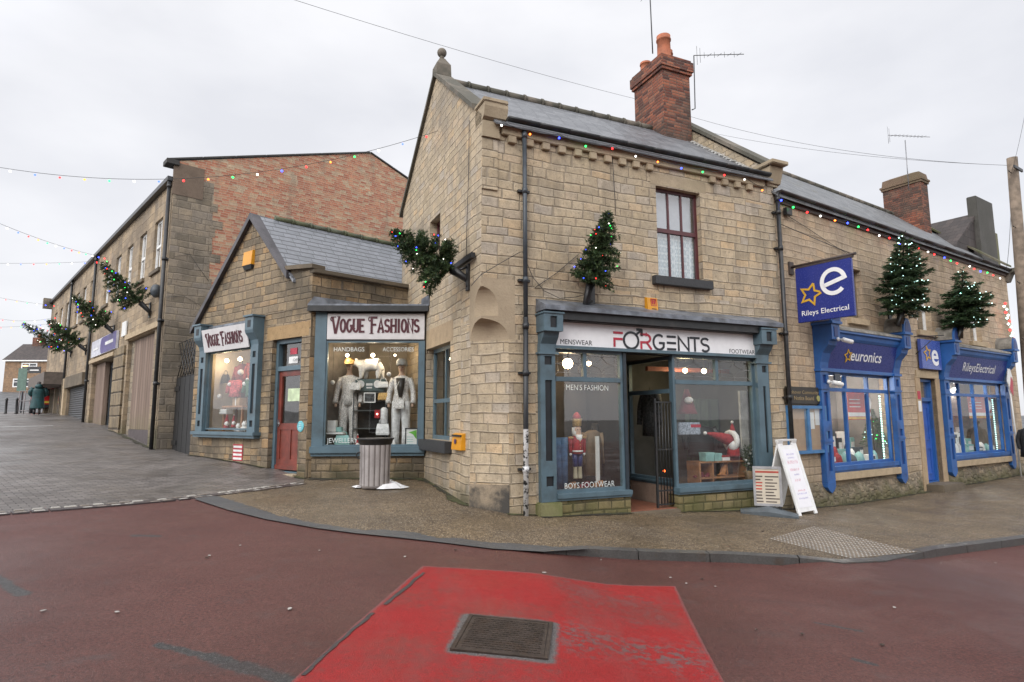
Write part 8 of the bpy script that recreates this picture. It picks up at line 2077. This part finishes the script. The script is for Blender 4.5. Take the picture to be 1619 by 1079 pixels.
for k, (x, m) in enumerate(((394, M_TANC), (402, M_GRNC))):
    e = tt('gift_box', fE.off(-.12).hit(x, 688), ('small tan gift box low on the gable window sill', 'small green gift box at the right end of the sill')[k], 'box'); g = Fr(fE.off(-.12).hit(x, 688), rE, fE.n); mb = MB(); mb.box(g, -.1, .1, 0, .16, -.08, .06, .008); part(mb, 'box', m, e); one('ribbon', M_WOOL, e, g, -.015, .015, .0, .165, .06, .064)
label_px('window_lettering', 'OPEN', fE.off(.02), 452, 466, 575, .08, M_INK, dv, w=-.17, z=2.86)
one('open_card', M_WHITEP, dv, fd, .68, 1.02, 2.82, 2.97, -.026, -.02); one('red_heart', M_CRIM, dv, fd, .72, .98, 3.02, 3.16, -.026, -.02)
one('door_notice', mat('pale_green_paper', (.52, .62, .40), .6), dv, fd, .5, 1.0, 1.98, 2.26, -.026, -.02)
# gents window, left: nutcracker soldier, jeans, jacket
def nutcracker():
    p = fA.off(-.32).hit(913.5, 757); q = fA.off(-.32).hit(913.5, 652); H = (q - p).length; s = H / 1.0; fr = Fr(p, fA.d, fA.n)
    e = tt('nutcracker_soldier', p, 'tall painted nutcracker soldier with a gold crown in the left gents window', 'figure')
    M_NW, M_NB, M_NF = M_WHITEP, mat('navy_paint', (.02, .03, .12), .35), mat('face_paint', (.55, .36, .26), .4)
    L = lambda nm, m, prof, dx=0., dy=0., sg=14: part((lambda b: (b.lathe(fr.pt(dx * s, 0, dy * s), [(r * s, z * s) for r, z in prof], sg), b)[1])(MB()), nm, m, e)
    for sx in (-1, 1):
        L('boot', mat('pale_boot', (.45, .40, .28), .4), [(.032, 0), (.036, .02), (.03, .17), (.038, .18)], sx * .04); L('leg', M_NB, [(.04, .18), (.042, .3), (.046, .37)], sx * .042)
        L('arm', M_DRED if 0 else M_REDC, [(.02, .38), (.028, .42), (.034, .58), (.03, .62)], sx * .118); L('hand', M_NW, [(.005, .34), (.022, .36), (.02, .385)], sx * .118); L('epaulette', M_GOLD2, [(.045, .60), (.04, .625), (.01, .635)], sx * .105)
    L('coat', M_REDC, [(.085, .37), (.082, .44), (.095, .58), (.07, .635)]); L('belt', M_NW, [(.087, .40), (.088, .425)])
    L('beard', M_NW, [(.02, .52), (.05, .6), (.055, .66)], 0, .055); L('head', M_NF, [(.055, .635), (.062, .68), (.062, .76), (.05, .785)]); L('hair', M_NW, [(.064, .64), (.073, .68), (.07, .77)], 0, -.015)
    for sx in (-1, 1): part((lambda b: (b.ball(fr.pt(sx * .022 * s, .735 * s, .062 * s), .009 * s, 1), b)[1])(MB()), 'eye', M_INK, e)
    part((lambda b: (b.ball(fr.pt(0, .71 * s, .066 * s), .011 * s, 1, 1, 1, 1.6), b)[1])(MB()), 'nose', M_NF, e)
    L('crown', M_GOLD2, [(.066, .785), (.072, .80), (.074, .86), (.085, .90), (.04, .90)]); L('crown_cap', M_REDC, [(.06, .90), (.065, .94), (.03, .985), (.012, 1.)])
    for k in range(3): part((lambda b: (b.ball(fr.pt(0, (.46 + .05 * k) * s, .094 * s), .01 * s, 1), b)[1])(MB()), 'button', M_GOLD2, e)
nutcracker()
rA_ = fA.d
e = garment(fA.off(-.75).hit(938, 752), .40, .85, mat('beige_coat', (.20, .15, .10), .8, var=.15), 'beige padded coat on a stand behind the nutcracker soldier', rA_, fA.n); 
p = fA.off(-.35).hit(887, 778); e = tt('jeans', p, 'pair of blue jeans hanging at the left edge of the gents window', 'jeans'); f = Fr(p, rA_, fA.n)
for sx in (-.06, .07):
    mb = MB(); mb.loft([[f.pt(sx + r * cos(2 * pi * i / 12), z, r * .5 * sin(2 * pi * i / 12)) for i in range(12)] for z, r in ((.04, .075), (.5, .075), (.95, .085))]); part(mb, 'leg', mat('denim', (.045, .10, .19), .8, var=.25, scale=10), e)
garment(fA.off(-.9).hit(955, 740), .42, .9, mat('charcoal_jacket', (.025, .024, .024), .85, var=.3), 'charcoal jacket at the right of the left gents window', rA_, fA.n)
one_sh = tt('shoe_display', fA.off(-.22).hit(925, 772), 'low dark red shoe display on the gents window floor', 'shoes'); g = Fr(fA.off(-.22).hit(925, 772), rA_, fA.n)
for k in range(3):
    mb = MB(); mb.loft([[g.pt(-.3 + k * .28 + x, z, y) for y, z in ((-.04, 0.02), (.04, .02), (.03, .02 + h), (-.03, .02 + h))] for x, h in ((-.1, .03), (-.04, .05), (.03, .09), (.1, .1))], smooth=False); part(mb, 'shoe', M_DRED if k % 2 else M_WOOD, one_sh)
one('white_panel', M_WHITEP, sf, fA, fA.off(-.5).uv(942, 720)[0], fA.off(-.5).uv(948, 720)[0], .4, 1.25, -.52, -.5)
# gents window, right
g = fA.off(-.5); q = g.rect(1100, 764, 1174, 727); e = tt('low_table', g.pt((q[0] + q[1]) / 2, q[2]), 'low pine shelf unit in the right gents window', 'table')
one('top', M_WOOD, e, g, q[0], q[1], q[3] - .03, q[3], -.25, .12); one('bottom_shelf', M_WOOD, e, g, q[0] + .045, q[1] - .045, q[2] + .08, q[2] + .11, -.25, .12)
for a in (q[0], (q[0] + q[1]) / 2 - .3, q[1] - .045): one('upright', M_WOOD, e, g, a, a + .04, q[2] - .05, q[3] - .031, -.25, .121)
for k, (x0, x1, h, m) in enumerate(((1112, 1125, .17, M_TEALC), (1126, 1137, .15, M_TEALC), (1138, 1150, .10, M_WHITEP), (1152, 1170, .06, M_DRED))):
    a, b = g.uv(x0, 727)[0], g.uv(x1, 727)[0]; e = tt('shoe_box', g.pt((a + b) / 2, q[3]), ('left pale blue box on the pine shelf unit', 'right pale blue box on the pine shelf unit', 'white box with a red lid on the pine shelf unit', 'flat dark red box at the end of the pine shelf unit')[k], 'box')
    one('carton', m, e, g, a, b, q[3] + .001, q[3] + h, -.12, .08, bev=.004); one('lid', M_REDC if k == 2 else m, e, g, a - .005, b + .005, q[3] + h * .72, q[3] + h + .004, -.125, .086)
def sitdog():
    p = g.pt(g.uv(1147, 752)[0], q[2] + .11, -.02); s = .28; P = lambda x, z, y=0.: p + fA.d * x * s + fA.n * y * s + Z * z * s
    e = tt('dog_figure', p, 'small sitting fox coloured dog figure inside the pine shelf unit', 'figure')
    V = [P(-.3, .2), P(-.1, .45), P(.1, .72), P(.14, .95), P(.28, .93), P(.4, .88), P(-.2, .1, .15), P(.05, .05, .18), P(-.2, .1, -.15), P(.05, .05, -.18), P(.16, .4, .1), P(.2, .05, .1), P(.16, .4, -.1), P(.2, .05, -.1), P(-.5, .08), P(-.7, .1)]
    skin_mesh('body', V, [(0, 1), (1, 2), (2, 3), (3, 4), (4, 5), (0, 6), (6, 7), (0, 8), (8, 9), (2, 10), (10, 11), (2, 12), (12, 13), (0, 14), (14, 15)], [r * s for r in [.26, .22, .17, .15, .12, .06, .12, .06, .12, .06, .08, .05, .08, .05, .06, .04]], mat('fox_fur', (.36, .15, .05), .8, var=.3, scale=18), e, 1)
    for y in (.08, -.08):
        mb = MB(); mb.lathe(P(.12, 1.06, y), [(.06 * s, 0), (.01 * s, .16 * s)], 8); part(mb, 'ear', M_WOOD, e)
sitdog()
e = tt('shoe_pair', g.pt(g.uv(1112, 752)[0], q[2] + .11), 'brown leather shoes on the lower pine shelf', 'shoes'); h = Fr(g.pt(g.uv(1112, 752)[0], q[2] + .111, 0), fA.d, fA.n)
for k in range(2):
    mb = MB(); mb.loft([[h.pt(-.12 + k * .24 + x, z, y) for y, z in ((-.04, 0), (.04, 0), (.03, hh), (-.03, hh))] for x, hh in ((-.12, .03), (-.05, .05), (.03, .09), (.1, .1))], smooth=False); part(mb, 'shoe', M_DRED, e)
gnome(fA.off(-.42).hit(1160, 722), 1.15, 'large red hatted gnome with a white beard at the right of the gents window', lean=-fA.d * 1.0 * 0 + Vector((0, 0, 0)))
p = fA.off(-.45).hit(1150, 697); e = tt('santa_hat', p, 'red hat with a broad white fur brim lying on black clothes', 'hat')
mb = MB(); mb.loft([[p + fA.d * x + Z * (z + r * sin(2 * pi * i / 12)) + fA.n * r * cos(2 * pi * i / 12) for i in range(12)] for x, z, r in ((-.55, .16, .01), (-.35, .12, .06), (-.1, .05, .11), (.08, .0, .13))]); part(mb, 'cone', M_REDC, e)
mb = MB(); mb.tube([p + fA.d * .1 + Z * (.17 * sin(2 * pi * i / 12)) + fA.n * (.17 * cos(2 * pi * i / 12)) for i in range(12)], .06, 8, closed=True); mb.ball(p + fA.d * .16 - Z * .04, .14, 2, .8, 1, .9); part(mb, 'fur_brim', M_WOOL, e)
mb = MB(); mb.ball(p - fA.d * .58 + Z * .16, .04, 2); part(mb, 'pompom', M_WOOL, e)
garment(fA.off(-.7).hit(1110, 722), .75, .62, M_BLKC, 'black jackets piled behind the pine shelf unit', fA.d, fA.n); garment(fA.off(-.75).hit(1140, 722), .6, .5, mat('dark_jumper', (.03, .025, .025), .9), 'dark jumper behind the red hat', fA.d, fA.n)
qq = fA.off(-.35).rect(1073, 688, 1107, 668); e = tt('packaged_shirt', fA.pt(qq[0], qq[2], -.35), 'grey packaged shirt with a red print hung at the left of the right gents window', 'garment')
mb = MB(); mb.box(fA, qq[0], qq[1], qq[2], qq[3], -.40, -.34, .015); part(mb, 'pack', mat('blue_grey_pack', (.30, .34, .40), .4, var=.5, scale=30), e); one('red_label', M_CRIM, e, fA, qq[0] + .3, qq[0] + .55, qq[3] - .1, qq[3] - .04, -.34, -.336)
p = fA.off(-.45).hit(1087, 655); e = tt('santa_hat', p, 'upright red hat with a white pompom at the left of the right gents window', 'hat'); mb = MB(); mb.lathe(p, [(.2, 0), (.17, .08), (.1, .3), (.04, .5)], 14); part(mb, 'cone', M_DRED, e); mb = MB(); mb.ball(fA.off(-.32).hit(1089, 633), .075, 2, 1.2, 1, .9); part(mb, 'pompom', M_WOOL, e)
p = fA.off(-.3).hit(1187, 762); e = tt('potted_plant', p, 'small dark potted tree with pale blooms at the right of the gents window', 'plant'); mb = MB(); mb.lathe(p, [(.09, 0), (.12, .2), (.13, .22), (.1, .22)], 14); part(mb, 'pot', M_TANC, e)
V, F = [], []; rg = random.Random(5)
for k in range(380):
    d_ = Vector((rg.gauss(0, 1), rg.gauss(0, 1), rg.gauss(0, 1))).normalized(); c_ = p + Z * (.42 + rg.uniform(-.18, .26)) + d_ * rg.uniform(.02, .13); sprigs(V, F, c_, d_, rg.uniform(.04, .08), .012, rg)
leafmesh('foliage', V, F, M_NEED, e)
for k in range(6):
    mb = MB(); mb.ball(p + Vector((rg.uniform(-.1, .1), rg.uniform(-.1, .02), .3 + .07 * k)), .028, 1); part(mb, 'bloom', M_WOOL, e)
def drape_cloth(fr, x0, x1, z0, z1, w_, m, nm, label, cat, amp=.03, n=30):
    mb = MB(); P_ = [(x0 + (x1 - x0) * k / n, w_ + amp * sin(k * 1.3) + amp * .5 * sin(k * 2.9)) for k in range(n + 1)]
    for (a, wa), (b, wb) in zip(P_, P_[1:]): mb.hexa([fr.pt(a, z0, wa - .006), fr.pt(b, z0, wb - .006), fr.pt(b, z1, wb - .006), fr.pt(a, z1, wa - .006)], [fr.pt(a, z0, wa), fr.pt(b, z0, wb), fr.pt(b, z1, wb), fr.pt(a, z1, wa)])
    return tag(mb.build(nm, m), label, cat)
a, b = fA.off(-.45).uv(1174, 700)[0], fA.off(-.3).uv(1197, 700)[0]
drape_cloth(fA, a, b, .3, 2.15, -.5, mat('pale_grey_curtain', (.42, .42, .41), .9), 'curtain', 'pale grey curtain at the right end of the gents window', 'curtain')
a, b = fA.off(-1.2).uv(1090, 700)[0], fA.off(-1.2).uv(1180, 700)[0]
drape_cloth(fA, a, b, .6, 2.0, -1.3, mat('green_grey_cloth', (.045, .075, .062), .9), 'backcloth', 'dark green backcloth across the right gents window', 'cloth', .05)
garment(lf.off(-.35).hit(1030, 690), .55, .95, mat('dark_plaid', (.05, .05, .052), .85, var=.7, scale=24), 'dark plaid shirt hanging behind the entrance side window', lf.d, lf.n)
p = lf.off(-.2).hit(1050, 745); bulb_lamp('ember_lamp', p, .1, .025, (1, .12, .02), 6, 'small red glowing light behind the entrance side window', cord=False)
# electrical shop: posters, boxes, light strips, little tree
def poster(fr, x0, y1, x1, y0, label):
    q = fr.rect(x0, y1, x1, y0); e = tt('sale_poster', fr.pt((q[0] + q[1]) / 2, q[2]), label, 'poster'); h = q[3] - q[2]
    one('sheet', M_REDPO, e, fr, q[0], q[1], q[2], q[3], -.006, 0); one('cream_band', M_WHITEP, e, fr, q[0], q[1], q[2] + h * .12, q[2] + h * .26, .0, .004); one('yellow_band', M_YEL, e, fr, q[0], q[1], q[2] + h * .02, q[2] + h * .10, .0, .004)
    mb = MB(); mb.ball(fr.pt(q[0] + (q[1] - q[0]) * .78, q[2] + h * .6, .0), .16, 2, 1, .1, 1.4); part(mb, 'pale_shape', M_WHITEP, e)
    for k in range(3): one('print_line', M_WHITEP, e, fr, q[0] + .08, q[0] + (q[1] - q[0]) * .55, q[2] + h * (.45 + .13 * k), q[2] + h * (.48 + .13 * k), 0, .003)
M_REDPO = mat('poster_red', (.50, .03, .03), .35); M_YEL = mat('poster_yellow', (.62, .36, .05), .4)
poster(fR.off(-.3), 1342, 664, 1374, 621, 'red sale poster in the left electrical shop window'); poster(fR.off(-.3), 1533, 662, 1566, 628, 'red sale poster in the right electrical shop window')
def ledstrip(fr, pts, label, n):
    a, b = pts; e = tt('led_strip', b, label, 'light strip', 'green white light strips'); mb = MB(); mb.tube([a, b], .006, 5); part(mb, 'wire', M_WIRE, e)
    for k in range(n): bulb(a.lerp(b, k / (n - 1)), 'cyan', .022, e)
ledstrip(fR.off(-.15), (fR.pt(S1[1] - .24, 2.1, -.15), fR.pt(S1[1] - .24, .55, -.15)), 'strip of cold white lights down the right of the left electrical window', 26); ledstrip(fR.off(-.15), (fR.pt(S2[1] - .28, 2.1, -.15), fR.pt(S2[1] - .28, .55, -.15)), 'strip of cold white lights down the right of the right electrical window', 24)
rg = random.Random(31)
def goods(S, zb, n, seed, rows):
    r = random.Random(seed)
    for (w_, z, hs, den) in rows:
        x = S[0] + .12
        while x < S[1] - .3:
            ww = r.uniform(.16, .42); h = r.uniform(*hs); m = r.choice([M_WHITEP, M_WHITEP, M_WHITEP, M_SILV2, M_PIPE, M_BLKC, M_TEALC, M_REDC])
            if r.random() < den and x + ww < S[1] - .1:
                e = tt('appliance', fR.pt(x + ww / 2, z, w_), 'small boxed appliance on display in the electrical shop windows', 'appliance', 'appliances in the electrical shop windows')
                k = r.random()
                if k < .5:
                    one('case', m, e, fR, x, x + ww, z, z + h, w_ - .2, w_, bev=.012); one('front_panel', M_BLKC if m is M_WHITEP else M_WHITEP, e, fR, x + ww * .15, x + ww * .85, z + h * .3, z + h * .8, w_, w_ + .006)
                else:
                    mb = MB(); mb.lathe(fR.pt(x + ww / 2, z, w_ - .12), [(ww * .36, 0), (ww * .4, h * .1), (ww * .3, h * .8), (ww * .18, h), (.02, h + .03)], 14); part(mb, 'jug', m, e)
                    mb = MB(); mb.tube([fR.pt(x + ww * .75, z + h * .85, w_ - .12), fR.pt(x + ww * 1.0, z + h * .7, w_ - .12), fR.pt(x + ww * .85, z + h * .25, w_ - .12)], .014, 6); part(mb, 'handle', M_BLKC, e)
            x += ww + r.uniform(.02, .12)
goods(S1, .5, 0, 3, [(-.22, .51, (.10, .22), .95), (-.55, .51, (.25, .42), .95), (-.9, .51, (.5, .75), .9), (-1.2, 1.2, (.2, .5), .9)]); goods(S2, .5, 0, 5, [(-.25, .51, (.14, .3), .95), (-.6, .51, (.35, .6), .9), (-.95, .51, (.6, .85), .9), (-1.25, 1.35, (.2, .4), .9)])
for S_, z in ((S1, 1.17), (S2, 1.32)): one('wall_shelf', M_WHITEP, F1_ if S_ is S1 else F2_, fR, S_[0] + .05, S_[1] - .05, z, z + .03, -1.45, -1.1)
p = fR.off(-.45).hit(1383, 716); e = tt('small_christmas_tree', p, 'small lit artificial tree inside the left electrical window', 'christmas tree'); V, F = [], []
for k in range(900):
    h = rg.random(); ph = rg.uniform(0, 6.28); r = .32 * (1 - h) * math.sqrt(rg.random()); d_ = Vector((cos(ph), sin(ph), -.2)); sprigs(V, F, p + Z * (.15 + .95 * h) + Vector((cos(ph), sin(ph), 0)) * r, d_, .07, .01, rg)
leafmesh('crown', V, F, M_NEED, e); mb = MB(); mb.tube([p, p + Z * 1.0], .02, 6); part(mb, 'trunk', M_BARK, e)
for k in range(26): h = rg.random() * .9; ph = rg.uniform(0, 6.28); bulb(p + Z * (.15 + .95 * h) + Vector((cos(ph), sin(ph), 0)) * .33 * (1 - h), 'cyan' if k % 3 else 'green', .013, e)
# lights in the electrical shop ceilings
for k, u in enumerate((2.6, 3.7, 9.2, 10.6)): bulb_lamp('ceiling_spot', fR.pt(u, 2.45, -.8), .1, .05, (1, .93, .82), 8, ('first', 'second', 'third', 'fourth')[k] + ' ceiling lamp from the left inside the electrical shop windows', power=60, cord=False)

# ------------------------------------------------------------------ the other side of the road, seen only in the window reflections
for k, (x0, x1, y, h, m) in enumerate(((-30, -9, -15, 9.6, M_GREY), (-8.8, 8.8, -16, 10.4, M_OLD), (9, 34, -14, 9.4, M_GREY))):
    f = Fr(Vector((x0, y, 0)), Vector((1, 0, 0)), Vector((0, 1, 0))); L_ = x1 - x0
    e = tt('opposite_building', f.pt(L_ / 2, 0), ('grey stone building across the road, left of the camera, seen in reflections', 'brown stone building across the road behind the camera, seen in reflections', 'grey stone building across the road, right of the camera, seen in reflections')[k], 'building')
    H = [(u, u + 1.1, 4.2, 5.9, .15) for u in np.arange(1.5, L_ - 2, 3.2)] + [(u, u + 2.6, .6, 2.8, .15) for u in np.arange(1.2, L_ - 3, 4.2)]
    mb = MB(); wall(mb, f, 0, L_, -1, h, H); mb.box(f, 0, L_, -1, h - .01, -7, -6.9); mb.box(f, -.1, 0, -1, h, -7, -.02); mb.box(f, L_, L_ + .1, -1, h, -7, -.02); part(mb, 'wall', m, e)
    mb = MB(); mb.hexa([f.pt(-.2, h - .1, .3), f.pt(L_ + .2, h - .1, .3), f.pt(L_ + .2, h + 2.6, -3.5), f.pt(-.2, h + 2.6, -3.5)], [f.pt(-.2, h, .3), f.pt(L_ + .2, h, .3), f.pt(L_ + .2, h + 2.7, -3.5), f.pt(-.2, h + 2.7, -3.5)]); part(mb, 'roof', M_SLATE, e)
    for hh in H:
        mb = MB(); mb.ring(f, *hh[:4], .07, -.15, -.08); o = part(mb, 'window', M_WHITEP, e); quadpane(f, hh[0], hh[1], hh[2], hh[3], -.13, M_DARKIN, o)
